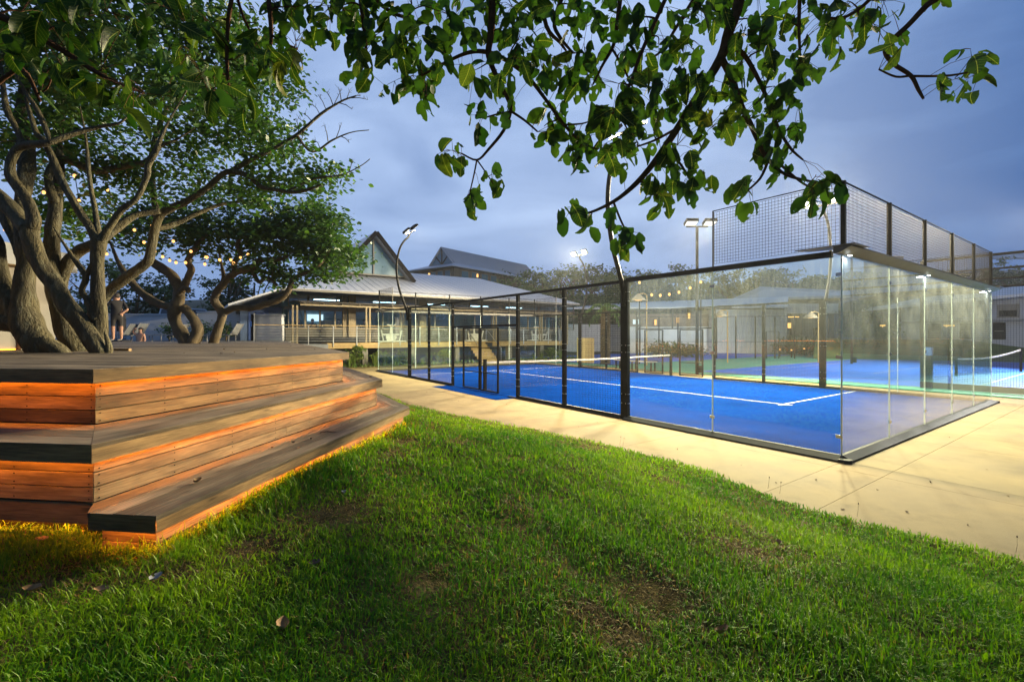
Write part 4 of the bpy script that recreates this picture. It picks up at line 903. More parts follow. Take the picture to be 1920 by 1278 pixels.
ob([(1240, 286, 4), (1270, 300, 3), (1300, 345, 2.4), (1315, 352, 1.6)], 2.5); ob([(1150, 378, 3), (1165, 415, 2.6), (1178, 440, 1.8)])
ob([(1270, 240, 3.4), (1230, 262, 2.8), (1195, 275, 2)], 2.6)
ob([(926, -60, 12), (923, 20, 9), (919, 70, 8), (916, 105, 7), (934, 150, 5.5), (954, 190, 5), (957, 210, 4.6), (944, 245, 4), (916, 280, 3.4), (894, 300, 2.6), (866, 288, 1.8)])
ob([(894, 300, 2), (888, 330, 1.8), (878, 372, 1.4)]); ob([(896, 302, 1.8), (912, 325, 1.5), (925, 345, 1.2)]); ob([(957, 208, 3.2), (984, 226, 2.8), (1008, 247, 2)]); ob([(954, 210, 2.8), (930, 215, 2.2), (905, 222, 1.6)])
ob([(790, 142, 2.4), (838, 116, 3.6), (875, 100, 4.4), (905, 97, 5), (940, 108, 5), (985, 140, 4.6), (1018, 180, 4.2), (1058, 234, 3.6), (1092, 268, 2.6), (1122, 280, 1.8)], 2.7)
ob([(1060, 234, 2.6), (1090, 232, 2), (1110, 226, 1.4)], 2.7)
ob([(1168, -40, 6), (1158, 40, 5), (1150, 85, 4.2), (1130, 122, 3.4), (1112, 158, 2.2)], 2.7); ob([(1148, 92, 3), (1170, 130, 2.6), (1188, 168, 2)], 2.7)
ob([(1256, -20, 5), (1222, 55, 4.6), (1200, 105, 4.2), (1180, 160, 3.8), (1154, 206, 3.2), (1130, 226, 2)], 2.45); ob([(1156, 206, 2.6), (1176, 242, 1.8)], 2.45)
ob([(1312, -20, 4.5), (1278, 35, 4), (1240, 95, 3), (1220, 108, 2)], 2.8)
ob([(1800, -60, 9), (1762, -8, 7), (1736, 12, 6.5), (1702, 48, 6), (1674, 74, 6), (1660, 96, 5.5), (1676, 120, 5), (1708, 142, 4.6), (1722, 168, 4), (1732, 186, 2.5)], 2.3)
ob([(1710, 143, 3), (1780, 142, 2.6), (1842, 130, 1.6)], 2.3); ob([(1708, 142, 3), (1680, 144, 2.6), (1648, 130, 2)], 2.3)
ob([(1652, -40, 5), (1630, 0, 4.4), (1585, 32, 3.6), (1548, 32, 2.6), (1520, 15, 2)], 2.5); ob([(1608, 15, 3), (1612, 50, 2.2), (1610, 60, 1.6)], 2.5); ob([(1500, -30, 5), (1498, 50, 4), (1500, 105, 2.4)], 2.5)
ob([(440, -40, 5), (428, 40, 4.6), (425, 100, 4), (427, 150, 3.4), (433, 182, 2)], 2.3); ob([(500, -40, 6), (507, 40, 5), (508, 80, 4), (500, 114, 2.4)], 2.4); ob([(440, -20, 4), (455, 30, 3.4), (480, 80, 2)], 2.4); ob([(508, 65, 3), (540, 85, 2.4), (558, 92, 1.8)], 2.4)
ob([(672, -30, 5), (683, 60, 4.2), (686, 105, 3.6), (678, 130, 2.4)], 2.5); ob([(690, -20, 5), (718, 12, 4.6), (756, 32, 4), (772, 20, 3)], 2.6)
ob([(-40, 10, 9), (40, 50, 8), (110, 90, 7), (180, 135, 5), (230, 160, 3.5), (270, 175, 2)], 1.9); ob([(-20, 170, 4), (40, 130, 5), (75, 190, 3)], 2.2); ob([(1060, -20, 6), (1040, 40, 5), (1050, 70, 4), (1075, 100, 2.5)], 2.7)
ob([(1010, -30, 6), (1025, 50, 5), (1050, 80, 3.5), (1062, 96, 2.2)], 2.75)
# leaf shapes: oval blade, folded on its midrib, some with bites taken out of the edge or holes
def leaf_shape(k):
    rs = random.Random(40 + k); nr = 6; me = bpy.data.meshes.new('leaf'); v = []; f = []; uv = []
    prof = [.10, .70, .96, 1.0, .92, .70, .16]; wid = rs.uniform(.27, .36); fold = rs.uniform(.0, .22); curl = rs.uniform(-.38, .2); side = rs.uniform(-.10, .10)
    bite = {(rs.randint(1, 5), rs.choice((0, 4))): rs.uniform(.35, .75) for _ in range(rs.choice((0, 1, 2, 3)))}
    for i in range(nr + 1):
        t = i / nr
        for j in range(5):
            u = (j - 2) / 2; w = wid * prof[i] * (bite.get((i, j), 1)); x = u * w * (1 + rs.uniform(-.09, .09)) * (1 - .25 * fold) + side * math.sin(t * 3.1)
            v.append((x, t + (rs.uniform(-.015, .015) if 0 < i < nr else 0), fold * abs(u) * prof[i] + curl * t * t + rs.uniform(-.02, .02) * (j != 2)))
            uv.append((u * prof[i], t))
    hole = [(rs.randint(1, 4), rs.randint(0, 3)) for _ in range(rs.choice((0, 0, 1, 1, 2)))]
    for i in range(nr):
        for j in range(4):
            if (i, j) in hole: continue
            f.append((i * 5 + j, i * 5 + j + 1, (i + 1) * 5 + j + 1, (i + 1) * 5 + j))
    return v, f, uv
shapes = [leaf_shape(k) for k in range(22)]; smesh = []
for v, f, uv in shapes:
    me = bpy.data.meshes.new('leaf'); me.from_pydata(v, [], f); ul = me.uv_layers.new(name='UVMap'); ul.data.foreach_set('uv', [c for p in f for i in p for c in uv[i]]); me.materials.append(M['leaf_big']); me.polygons.foreach_set('use_smooth', [True] * len(f)); me.update(); smesh.append(me)
# clusters: px, py, radius_px, leaves, depth
CL = [(560, 30, 45, 8, 2.4), (620, 30, 45, 10, 2.5), (660, 40, 35, 8, 2.5), (690, 80, 38, 9, 2.5), (670, 130, 30, 6, 2.5), (700, 20, 40, 9, 2.6), (760, 60, 40, 10, 2.6), (745, 110, 38, 9, 2.6), (790, 150, 32, 9, 2.7), (800, 180, 25, 6, 2.7), (740, 170, 28, 5, 2.65), (830, 40, 40, 10, 2.6), (840, 110, 32, 8, 2.65), (870, 60, 35, 9, 2.6), (890, 150, 28, 6, 2.6), (905, 20, 35, 9, 2.6), (960, 30, 40, 10, 2.65), (975, 80, 35, 9, 2.65), (1010, 110, 35, 9, 2.7), (1040, 140, 30, 7, 2.7), (960, 130, 25, 5, 2.6), (1000, 30, 40, 8, 2.7),
      (905, 225, 26, 6, 2.55), (925, 170, 24, 6, 2.55), (955, 215, 18, 3, 2.55), (845, 300, 24, 6, 2.55), (885, 375, 20, 5, 2.55), (925, 345, 16, 4, 2.55), (862, 310, 14, 2, 2.55),
      (1020, 255, 22, 4, 2.7), (1040, 225, 26, 6, 2.7), (1065, 260, 24, 7, 2.7), (1085, 300, 22, 6, 2.7), (1110, 270, 26, 6, 2.7), (1070, 150, 28, 7, 2.7), (1105, 120, 28, 7, 2.7), (1110, 180, 25, 6, 2.7), (1100, 60, 32, 8, 2.7), (1075, 30, 30, 7, 2.7), (1150, 60, 30, 6, 2.7), (1190, 50, 30, 7, 2.5), (1170, 110, 28, 6, 2.6), (1205, 160, 30, 7, 2.5), (1235, 100, 30, 8, 2.55), (1160, 175, 24, 5, 2.5), (1135, 225, 26, 6, 2.45), (1175, 225, 26, 6, 2.5), (1190, 275, 28, 7, 2.55), (1160, 300, 28, 7, 2.55), (1225, 240, 30, 8, 2.55),
      (1250, 190, 28, 7, 2.5), (1280, 140, 32, 8, 2.5), (1300, 40, 36, 9, 2.6), (1340, 30, 32, 7, 2.6), (1290, 90, 30, 6, 2.6), (1330, 170, 26, 6, 2.5), (1300, 230, 28, 8, 2.5), (1330, 260, 26, 6, 2.5), (1270, 290, 28, 7, 2.5), (1245, 330, 24, 6, 2.5), (1290, 350, 22, 6, 2.5), (1215, 360, 20, 5, 2.5), (1230, 385, 16, 3, 2.5), (1320, 345, 14, 2, 2.5), (1075, 410, 20, 5, 2.55), (1110, 425, 14, 2, 2.55), (1180, 455, 26, 8, 2.55), (1145, 400, 12, 1, 2.55),
      (1380, 160, 30, 7, 2.6), (1410, 60, 36, 9, 2.55), (1430, 110, 30, 7, 2.6), (1400, 230, 24, 6, 2.55), (1370, 215, 26, 6, 2.55), (1450, 180, 28, 7, 2.6), (1470, 60, 32, 7, 2.5), (1500, 140, 30, 7, 2.5), (1480, 190, 28, 6, 2.55), (1500, 110, 26, 5, 2.5), (1440, 260, 22, 5, 2.6), (1490, 255, 20, 4, 2.6), (1430, 300, 24, 6, 2.55), (1470, 270, 22, 5, 2.6), (1400, 370, 26, 6, 2.5), (1530, 345, 24, 5, 2.5), (1520, 375, 24, 6, 2.5), (1555, 355, 20, 4, 2.5), (1465, 325, 18, 3, 2.55), (1540, 60, 36, 8, 2.5), (1570, 75, 26, 4, 2.5), (1620, 60, 26, 4, 2.5), (1590, 20, 36, 7, 2.5), (1660, 20, 30, 5, 2.45), (1640, 60, 26, 3, 2.4),
      (1690, 85, 24, 3, 2.3), (1750, 0, 18, 2, 2.4), (1790, 165, 34, 5, 2.3), (1820, 110, 20, 3, 2.3), (1840, 130, 10, 1, 2.3),
      (430, 190, 36, 7, 2.3), (440, 130, 30, 4, 2.3), (490, 120, 32, 6, 2.35), (480, 60, 32, 5, 2.4), (555, 95, 24, 4, 2.4), (520, 130, 26, 4, 2.4), (545, 50, 30, 5, 2.4), (400, 60, 36, 5, 2.3), (250, 190, 34, 5, 1.9), (190, 150, 40, 6, 1.9), (120, 60, 60, 10, 1.95), (40, 40, 60, 10, 1.95), (200, 40, 60, 9, 2.1), (300, 30, 50, 8, 2.2), (350, 120, 40, 5, 2.3), (90, 150, 40, 5, 2.1), (20, 120, 40, 6, 2.0), (400, 160, 30, 4, 2.3), (520, 15, 40, 6, 2.4), (330, 190, 30, 3, 2.2),
      (1530, -10, 50, 8, 2.5), (1420, -10, 50, 8, 2.6), (1300, -10, 60, 9, 2.6), (1180, -5, 60, 9, 2.7), (1060, -5, 60, 8, 2.7), (880, -5, 60, 9, 2.6), (760, -5, 60, 9, 2.6), (620, -10, 60, 8, 2.5)]
rs = random.Random(11); items = []
for (px, py, r, n, D) in CL:
    for _ in range(round(n * 1.55)):
        a = rs.random() * 6.283; q = 1.22 * r * math.sqrt(rs.random()); p = P(px + q * math.cos(a), py - 14 + q * math.sin(a) * .9, D + rs.uniform(-.22, .22))
        size = .114 * rs.choice((.55, .75, .9, 1, 1, 1.12)) * rs.uniform(.88, 1.1)
        dr = Vector((rs.gauss(0, .45), rs.gauss(0, .45), -1 + rs.uniform(-.2, .75))).normalized()
        nm = Vector((rs.gauss(0, .8), -1 + rs.gauss(0, .5), rs.gauss(0, .5))); nm = (nm - dr * nm.dot(dr)).normalized(); sd = dr.cross(nm)
        mtx = Matrix(((sd.x * size, dr.x * size, nm.x * size, p.x), (sd.y * size, dr.y * size, nm.y * size, p.y), (sd.z * size, dr.z * size, nm.z * size, p.z), (0, 0, 0, 1)))
        items.append((size / D, rs.randrange(len(smesh)), mtx, p, dr, size, px + q * math.cos(a), py))
inview = [i for i in items if -30 < i[6] < 1950 and i[7] > 5]; rest = [i for i in items if i not in inview]
inview.sort(key=lambda i: -i[0]); rest += inview[296:]; inview = inview[:296]
off = Matrix.Translation(-Vector(ot.o['_w']))
for _, k, mtx, *_r in inview:
    o = link('leaf', smesh[k], ot.o); o.matrix_local = off @ mtx
mb = MB()
for _, k, mtx, *_r in rest:
    v, f, uv = shapes[k]; mb.add([mtx @ Vector(q) for q in v], f, 0, [[uv[i] for i in q] for q in f])
mb.build('leaf_mass', M['leaf_big_mass'], ot.o, smooth=True, kind='stuff')
limbpts = list(ot.pts)
for (px, py, r, n, D) in CL:                            # a twig into every cluster, then a stalk to every leaf
    ot.twig(P(px, py - 18, D), .006)
for it in items:
    p = it[3]; b = min(ot.pts, key=lambda t: (t[0] - p).length_squared)[0]
    if (b - p).length < .5:
        m = b.lerp(p, .5) + Vector((0, 0, .07 * (b - p).length)); ot.mb.tube([b, m, p + it[4] * it[5] * .03], [.0017, .0014, .0011], 3, cap=False)
ot.limb([(Vector((3.2, -4.5, .3)), .26), (Vector((3.1, -4.3, 1.8)), .22), (Vector((2.6, -3.6, 3.4)), .18), (Vector((1.8, -1.6, 4.6)), .11), (Vector((1.3, .6, 4.9)), .06), (Vector((1.28, 2.4, 4.75)), .04)], 10)
ot.limb([(Vector((2.7, -3.8, 3.0)), .13), (Vector((.5, -3.0, 4.6)), .09), (Vector((-2.5, -1.2, 5.2)), .06), (Vector((-3.6, 1.2, 5.3)), .035)], 8)
mb = MB(); q = random.Random(77)
for _ in range(110):
    cx_, cy_ = q.uniform(-8.5, 6), q.uniform(-6, 1.6); cz_ = 4.9 + .12 * (cy_ + 6) * .3 + q.uniform(-.8, 1.2)
    leaves_mesh(mb, [Vector((cx_ + q.gauss(0, .45), cy_ + q.gauss(0, .45), max(cz_ + q.gauss(0, .3), 3.9 + .2 * max(cy_, 0) * 3))) for _ in range(60)], .19, q, .6, 1.5)
mb.build('crown', M['leaf_big_mass'], ot.o, kind='stuff')
ob_ = ot.mb.build('branches', M['twig'], ot.o, smooth=True); ob_.name = 'branch'

# ------------------------------------------------------------------ leaf litter on the deck steps and lawn
def litter(p, size, m, label, name='fallen_leaf', k=None, rz=None):
    v, f, uv = shapes[rs.randrange(len(shapes)) if k is None else k]; a = rs.random() * 6.28; mb = MB()
    curl = rs.uniform(.5, 1.6)
    vs_ = []
    for q in v:
        x, y = (q[0] * math.cos(a) - (q[1] - .5) * math.sin(a)), (q[0] * math.sin(a) + (q[1] - .5) * math.cos(a)); vs_.append((p.x + x * size, p.y + y * size, p.z + (abs(q[0]) * .8 * curl + abs(q[1] - .5) ** 2 * curl + .02) * size))
    mb.add(vs_, f); o = mb.build(name, M[m], smooth=True); return tag(o, label, 'leaf', 'fallen leaves and bits lying about')
def stickbit(p, l, label, a):
    mb = MB(); d = Vector((math.cos(a), math.sin(a), 0)); mb.tube([p + ZUP * .008, p + d * l * .4 + ZUP * .018, p + d * l + ZUP * .01], [.006, .007, .004], 5); mb.tube([p + d * l * .4 + ZUP * .016, p + d * l * .55 + Vector((-d.y, d.x, 0)) * l * .3 + ZUP * .03], [.004, .002], 4)
    return tag(mb.build('fallen_twig', M['dry_dark'], smooth=True), label, 'twig')
stickbit(G(600, 812, ZD[2]), .16, 'dark forked twig lying on the lowest deck step', .1)
litter(G(370, 905, ZD[2]), .07, 'dry', 'curled pale leaf on the lowest deck step near its corner')
litter(G(578, 722, ZD[1]), .05, 'dry_dark', 'upright dark dry leaf on the middle deck step')
litter(G(694, 707, ZD[1]), .05, 'dry', 'orange leaf at the far corner of the middle deck step')
for (px, py, k) in ((550, 830, 2), (583, 824, 2), (608, 800, 2), (650, 780, 2), (668, 778, 2), (672, 782, 2), (640, 797, 2), (655, 792, 2), (560, 840, 2), (510, 840, 2), (475, 748, 1), (515, 742, 1), (636, 715, 1), (621, 716, 1), (660, 706, 1), (590, 729, 1), (450, 765, 1), (420, 655, 0), (415, 663, 0), (440, 660, 0), (425, 647, 0), (545, 649, 0), (500, 654, 0), (570, 652, 0), (345, 662, 0), (590, 655, 0)):
    litter(G(px, py, ZD[k]), rs.uniform(.022, .04), rs.choice(('dry_dark', 'dry_dark', 'dry')), ('small dry bit on the top of the timber deck', 'small dry bit on the middle deck step', 'small dry bit on the lowest deck step')[k])
for (px, py, lab, m, sz) in ((78, 1040, 'yellowish leaf in the grass below the left deck corner', 'dry', .08), (532, 1208, 'curled tan leaf in the grass near the bottom edge', 'dry', .085), (292, 1118, 'pale grey scrap of leaf in the dark grass', 'wall_grey', .07), (645, 945, 'pale leaf on the bare lawn patch beside the deck', 'wall_grey', .05), (1352, 1208, 'brown dead leaf near the bottom edge of the lawn', 'dry', .07), (60, 1130, 'brown leaf at the left edge of the lawn', 'dry', .08), (190, 1130, 'tan leaf lying flat in the left lawn', 'dry', .07), (590, 1095, 'reddish leaf on the worn lawn patch', 'dry_dark', .06), (1460, 990, 'small brown leaf on the right of the lawn', 'dry', .05), (880, 1010, 'dark leaf in the middle of the lawn', 'dry_dark', .05)):
    g = G(px, py, .55); g.z = float(lawn_z(g.x, g.y)) + .03; litter(g, sz, m, lab)
for (px, py) in ((950, 758), (1085, 800), (1120, 792), (1270, 842), (1390, 872), (1455, 905), (1530, 900), (1645, 918), (1700, 960), (1745, 905), (1815, 985), (1850, 880), (1890, 930), (800, 735), (860, 752), (1010, 780), (1580, 955), (1780, 820)):
    litter(G(px, py, 0.0), rs.uniform(.02, .045), rs.choice(('dry_dark', 'dry', 'dry_dark')), 'small dry leaf lying on the pale concrete path')
# seed stalks standing at the lawn's edge
for px, py in ((1162, 833), (1168, 836), (1607, 968), (1462, 925), (1905, 1035), (1440, 915)):
    g = G(px, py, .03); mb = MB(); mb.tube([g, g + Vector((.01, 0, .06)), g + Vector((.02, .01, .12))], [.0018, .0015, .001], 4); mb.ball(g + Vector((.021, .011, .125)), .005, 6, sz=2)
    tag(mb.build('grass_stalk', M['dry_dark']), 'thin seed stalk standing up at the lawn edge beside the path', 'grass stalk', 'seed stalks along the lawn edge')

# ------------------------------------------------------------------ clubhouse
B0 = Vector((-10.3, 26.0, 0))
def B(s, b, z=0.0): return B0 + d2 * s + d1 * b + ZUP * z
def sx_(px, b=0.0):                                     # facade coordinate seen at a photo column, b metres behind the terrace edge
    r = (px - CX) / F; o = B0 + d1 * b
    return (r * o.y - o.x) / (d2.x - r * d2.y)
def zat(py, p): return CZ - (py - CY) / F * p.y
club = thing('clubhouse', 'long clubhouse with pale sheet roof, glazed gable and window front above a timber terrace', 'building', tuple(B(8, 4)))
def bbox(mb, s0, s1, b0, b1, z0, z1, mi=0): mb.obox(B((s0 + s1) / 2, (b0 + b1) / 2, (z0 + z1) / 2), d2 * ((s1 - s0) / 2), d1 * ((b1 - b0) / 2), ZUP * ((z1 - z0) / 2), mi)
ZT = 1.36; S0, S1 = -2.1, 18.2
# terrace
mb = MB(); bbox(mb, -.2, 9.3, .05, 2.4, ZT - .07, ZT); bbox(mb, 10.9, 18.0, .05, 2.4, ZT - .07, ZT); bbox(mb, 9.3, 10.9, .9, 2.4, ZT - .07, ZT); mb.build('terrace_floor', M['timber'], club)
for a, b in ((-.2, 9.3), (10.9, 18.0)):
    for k in range(2):
        n = 3
        for j in range(n):
            mb = MB(); bbox(mb, a + (b - a) * j / n + .003, a + (b - a) * (j + 1) / n - .003, 0, .04, ZT - .16 - .155 * k, ZT - .01 - .155 * k); mb.build('terrace_fascia', M['timber'], club)
for s in (2.0, 5.0, 8.2, 12.5, 15.5, 17.8):
    mb = MB(); bbox(mb, s - .16, s + .16, .15, .5, -.1, ZT - .3); mb.build('pier', M['wall_warm'], club)
mb = MB(); bbox(mb, -4.4, -.2, -.25, 2.0, .5, 1.31); mb.build('plinth', M['wall_grey'], club)
# stairs
for k in range(7):
    mb = MB(); bbox(mb, 9.32, 10.88, .9 - .28 * (k + 1), .9 - .28 * k - .01, ZT - .19 * (k + 1) - .035, ZT - .19 * (k + 1)); mb.build('stair_tread', M['timber'], club)
    mb = MB(); bbox(mb, 9.34, 10.86, .9 - .28 * (k) - .03, .9 - .28 * k - .012, ZT - .19 * (k + 1), ZT - .19 * k - .04); mb.build('stair_riser', M['timber'], club)
for s in (9.28, 10.92):
    mb = MB(); mb.beam(B(s, .9, ZT + .92), B(s, -1.05, .94), .04, .04); mb.beam(B(s, .9, ZT), B(s, .9, ZT + .95), .04, .04); mb.beam(B(s, -1.05, 0), B(s, -1.05, .96), .04, .04); mb.build('handrail', M['steel'], club)
# interior box, glazed front
mb = MB(); bbox(mb, S0, S1, 9.0, 9.1, ZT - .1, 4.5); bbox(mb, S0, S0 + .1, 2.5, 9.0, ZT - .1, 4.2); bbox(mb, S1 - .1, S1, 2.5, 9.0, ZT - .1, 4.2); mb.build('wall', mat('inner_wall', (.20, .33, .36), .8, var=.2, vscale=.6), club)
mb = MB(); bbox(mb, S0, S1, 2.4, 9.0, ZT - .12, ZT - .02); mb.build('floor', M['wall_dark'], club)
mb = MB(); bbox(mb, S0 + .1, S1 - .1, 2.5, 9.0, 4.22, 4.28); mb.build('ceiling', M['wall_grey'], club)
for s in (1.0, 5.0, 9.0, 13.0, 16.5):
    mb = MB(); bbox(mb, s - .8, s + .8, 5.2, 5.4, 4.17, 4.21); mb.build('ceiling_light', M['interior'], club)
mb = MB(); bbox(mb, S0 + .1, S1 - .1, 2.2, 2.34, ZT, 2.18); mb.build('dado_wall', mat('dado', (.085, .08, .06), .7), club)
mb = MB(); bbox(mb, S0, S1, 2.14, 2.36, 2.18, 2.24); mb.build('sill', M['timber_beam'], club)
mb = MB(); bbox(mb, S0, S1, 2.16, 2.34, 3.34, 3.5); mb.build('transom', M['frame'], club)
cols_px = [540, 572, 600, 628, 657, 688, 718, 752, 782, 815, 850, 890, 922, 955, 990, 1022, 1052, 1076]
ss = [sx_(p, 2.25) for p in cols_px]
for i, (a, b) in enumerate(zip(ss[:-1], ss[1:])):
    fr = MB(); w = .05
    bbox(fr, a, a + w, 2.2, 2.3, 2.245, 3.335); bbox(fr, b - w, b, 2.2, 2.3, 2.245, 3.335); bbox(fr, a + w, b - w, 2.2, 2.3, 2.245, 2.285); bbox(fr, a + w, b - w, 2.2, 2.3, 3.295, 3.335)
    f = fr.build('window', M['timber_beam'] if i % 2 else M['frame'], club)
    g = MB(); g.add([B(a + w, 2.25, 2.285), B(b - w, 2.25, 2.285), B(b - w, 2.25, 3.295), B(a + w, 2.25, 3.295)], [(0, 1, 2, 3)]); g.build('pane', M['window'], f)
cs = [sx_(p, 2.25) for p in (540, 578, 632, 660, 665, 745, 790, 800, 880, 945, 1010, 1076)]
for a, b in zip(cs[:-1], cs[1:]):
    if b - a < 1.0: 
        mb = MB(); c_ = (a + b) / 2; bbox(mb, c_ - .13, c_ + .13, 2.15, 2.4, ZT, 4.3); mb.build('pillar', M['timber_beam'], club); continue
    fr = MB(); bbox(fr, a, a + .06, 2.2, 2.3, 3.51, 4.25); bbox(fr, b - .06, b, 2.2, 2.3, 3.51, 4.25); bbox(fr, a + .05, b - .05, 2.21, 2.29, 3.505, 3.55); bbox(fr, a + .05, b - .05, 2.21, 2.29, 4.21, 4.255); f = fr.build('clerestory_window', M['frame'], club)
    g = MB(); g.add([B(a + .06, 2.25, 3.51), B(b - .06, 2.25, 3.51), B(b - .06, 2.25, 4.25), B(a + .06, 2.25, 4.25)], [(0, 1, 2, 3)]); g.build('pane', M['window'], f)
for px in (658, 790):
    s = sx_(px, 2.1); mb = MB(); bbox(mb, s - .16, s + .16, 2.0, 2.2, ZT, 4.3); mb.build('pillar', M['timber_beam'], club)
# wooden-box reception, clock, screen
for px0, px1, z0, z1, b, m in ((604, 625, 2.1, 2.75, 3.2, 'timber'),):
    a, c = sx_(px0, b), sx_(px1, b); mb = MB(); bbox(mb, a, c, b, b + .5, z0 - .6, z1); tag(mb.build('reception_counter', M['timber']), 'orange wooden counter behind the clubhouse window', 'counter')
s = sx_(651, 8.9); mb = MB(); mb.lathe((0, 0, 0), [(.001, 0), (.2, 0), (.2, .04), (.17, .05), (.001, .05)], 20); rot = Matrix((( d2.x, 0, -d1.x), (d2.y, 0, -d1.y), (0, 1, 0))); mb.v = [tuple(B(s, 8.9, 3.02) + rot @ Vector(v)) for v in mb.v]; tag(mb.build('wall_clock', M['white']), 'round white clock on the clubhouse back wall', 'clock')
for px, w in ((591, .55), (1170 - 560, .0)):
    if w:
        s = sx_(px, 8.9); mb = MB(); bbox(mb, s - w, s + w, 8.85, 8.9, 2.85, 3.35); tag(mb.build('wall_screen', M['screen']), 'lit screen on the clubhouse back wall', 'screen')
# pergola beam, posts, canopy
mb = MB(); bbox(mb, -1.6, 18.6, .02, .12, 3.45, 3.62); mb.build('canopy_beam', M['timber_beam'], club)
mb = MB(); mb.add([B(-1.7, -.3, 3.66), B(18.8, -.3, 3.66), B(18.8, 2.1, 3.86), B(-1.7, 2.1, 3.86), B(-1.7, -.3, 3.63), B(18.8, -.3, 3.63), B(18.8, 2.1, 3.83), B(-1.7, 2.1, 3.83)], [(0, 1, 2, 3), (7, 6, 5, 4), (0, 4, 5, 1), (1, 5, 6, 2), (2, 6, 7, 3), (3, 7, 4, 0)]); mb.build('canopy', M['wall_dark'], club)
for i in range(21):
    mb = MB(); s = -1.4 + i; mb.beam(B(s, -.15, 3.60), B(s, 2.1, 3.78), .05, .09); mb.build('canopy_joist', M['timber_beam'], club)
for px in (553, 690, 845, 928, 1014, 1062):
    s = sx_(px, .07)
    for o in (-.11, .11):
        mb = MB(); bbox(mb, s + o - .045, s + o + .045, .03, .11, ZT, 3.45); mb.build('canopy_post', M['timber_beam'], club)
# terrace railing
rl = thing('terrace_railing', 'steel railing with thin horizontal wires along the clubhouse terrace', 'railing', tuple(B(4, 0)))
def railing(a, b, n, zb=ZT):
    for i in range(n + 1):
        s = a + (b - a) * i / n; mb = MB(); mb.beam(B(s, -.03, zb - .2), B(s, -.03, zb + .98), .045, .045); mb.build('railing_post', M['steel'], rl)
    mb = MB(); mb.beam(B(a - .03, -.03, zb + 1.0), B(b + .03, -.03, zb + 1.0), .06, .035); mb.build('handrail', M['timber'], rl)
    for j in range(6):
        mb = MB(); mb.beam(B(a, -.03, zb + .13 + .14 * j), B(b, -.03, zb + .13 + .14 * j), .014, .014); mb.build('rail_wire', M['steel'], rl)
railing(sx_(476), sx_(856), 9); railing(sx_(957), sx_(1070), 5)
# main roof
ZE, ZR = 4.33, 6.72; e0, e1 = -2.6, 18.8
rv = [B(e0, -.5, ZE), B(e1, -.5, ZE), B(e1, 14.5, ZE), B(e0, 14.5, ZE), B(3.2, 7, ZR), B(14.1, 7, ZR)]
def solid_roof(verts, faces, th, name, m, parent):
    mb = MB(); n = len(verts); low = [v - ZUP * th for v in verts]; mb.add(list(verts) + low, list(faces) + [tuple(n + i for i in f[::-1]) for f in faces])
    edges = {}
    for f in faces:
        for i in range(len(f)): edges[(f[i], f[(i + 1) % len(f)])] = 1
    bd = [(a, b) for a, b in edges if (b, a) not in edges]; mb.add(list(verts) + low, [(b, a, n + a, n + b) for a, b in bd]); return mb.build(name, m, parent)
solid_roof(rv, [(0, 1, 5, 4), (1, 2, 5), (2, 3, 4, 5), (3, 0, 4)], .14, 'roof', M['roof'], club)
solid_roof([B(e0 + .02, -.5, ZE - .01), B(e0 + .02, 13, ZE - .01), B(e0 - 2.4, 13, ZE - .95), B(e0 - 2.4, -.5, ZE - .95)], [(0, 1, 2, 3)], .1, 'lean_to_roof', M['roof'], club)
mb = MB(); mb.beam(B(e0, -.55, ZE - .09), B(e1, -.55, ZE - .09), .05, .12); mb.build('gutter', M['frame'], club)
# standing seams on the front slope
mb = MB()
for i in range(46):
    s = e0 + .35 + i * .46; t = 1.0
    sl = 0 if s >= 3.2 else 1
    top = 1.0 if 3.2 <= s <= 14.1 else ((s - e0) / (3.2 - e0) if s < 3.2 else (e1 - s) / (e1 - 14.1))
    if top <= .04: continue
    p, q = B(s, -.48, ZE + .012), B(s, -.48 + 7.48 * top * .99, ZE + (ZR - ZE) * top * .99 + .012); mb.beam(p, q, .014, .014)
mb.build('roof_seam', M['roof'], club, kind='stuff')
# side wall and door at the left end
mb = MB(); mb.obox(B(-3.2, 2.6, 2.4), d2 * 1.05, d1 * .08, ZUP * 1.05); mb.build('side_wall', mat('wall_blue', (.06, .10, .19), .6, var=.1), club)
mb = MB(); mb.obox(B(-3.35, 2.5, 2.3), d2 * .5, d1 * .03, ZUP * .94); mb.build('door', mat('door_blue', (.03, .07, .22), .5), club)
# glazed gable rising through the roof
sg = sx_(700, 4.0); gp = B(sg, 4.0); zap, zbs = zat(445, gp), zat(515, gp); hw = 2.25
g0, g1, gt = B(sg - hw, 4, zbs), B(sg + hw, 4, zbs), B(sg, 4, zap)
mb = MB(); mb.add([B(sg - hw, 4, zbs), B(sg + hw, 4, zbs), B(sg, 4, zap)], [(0, 1, 2)]); mb.build('gable_glass', mat('gable_sky_reflection', (.13, .22, .27), .12, spec=1.0, var=.3, vscale=.9), club)  # opaque pane, the sky's teal reflection is put into its base colour
mb = MB(); mb.add([B(sg - hw, 6.5, zbs - .6), B(sg + hw, 6.5, zbs - .6), B(sg, 6.5, zap)], [(0, 1, 2)]); mb.build('gable_back', mat('gable_back', (.22, .34, .38), .7), club)  # backing lightened to teal, sky reflection put into the colour behind the glazing
mb = MB(); mb.beam(B(sg, 3.95, zbs), B(sg, 3.95, zap - .1), .09, .08); mb.beam(B(sg - hw, 3.95, zbs), B(sg + hw, 3.95, zbs), .06, .1); mb.beam(B(sg - hw * .92, 3.95, zbs), B(sg - hw * .92, 3.95, zbs + .26), .05, .05); mb.build('gable_frame', M['frame'], club)
mb = MB(); mb.beam(B(sg + .2, 5.4, zap - .6), B(sg + hw * .95, 5.4, zbs + .05), .16, .1); mb.build('rafter', M['roof'], club)
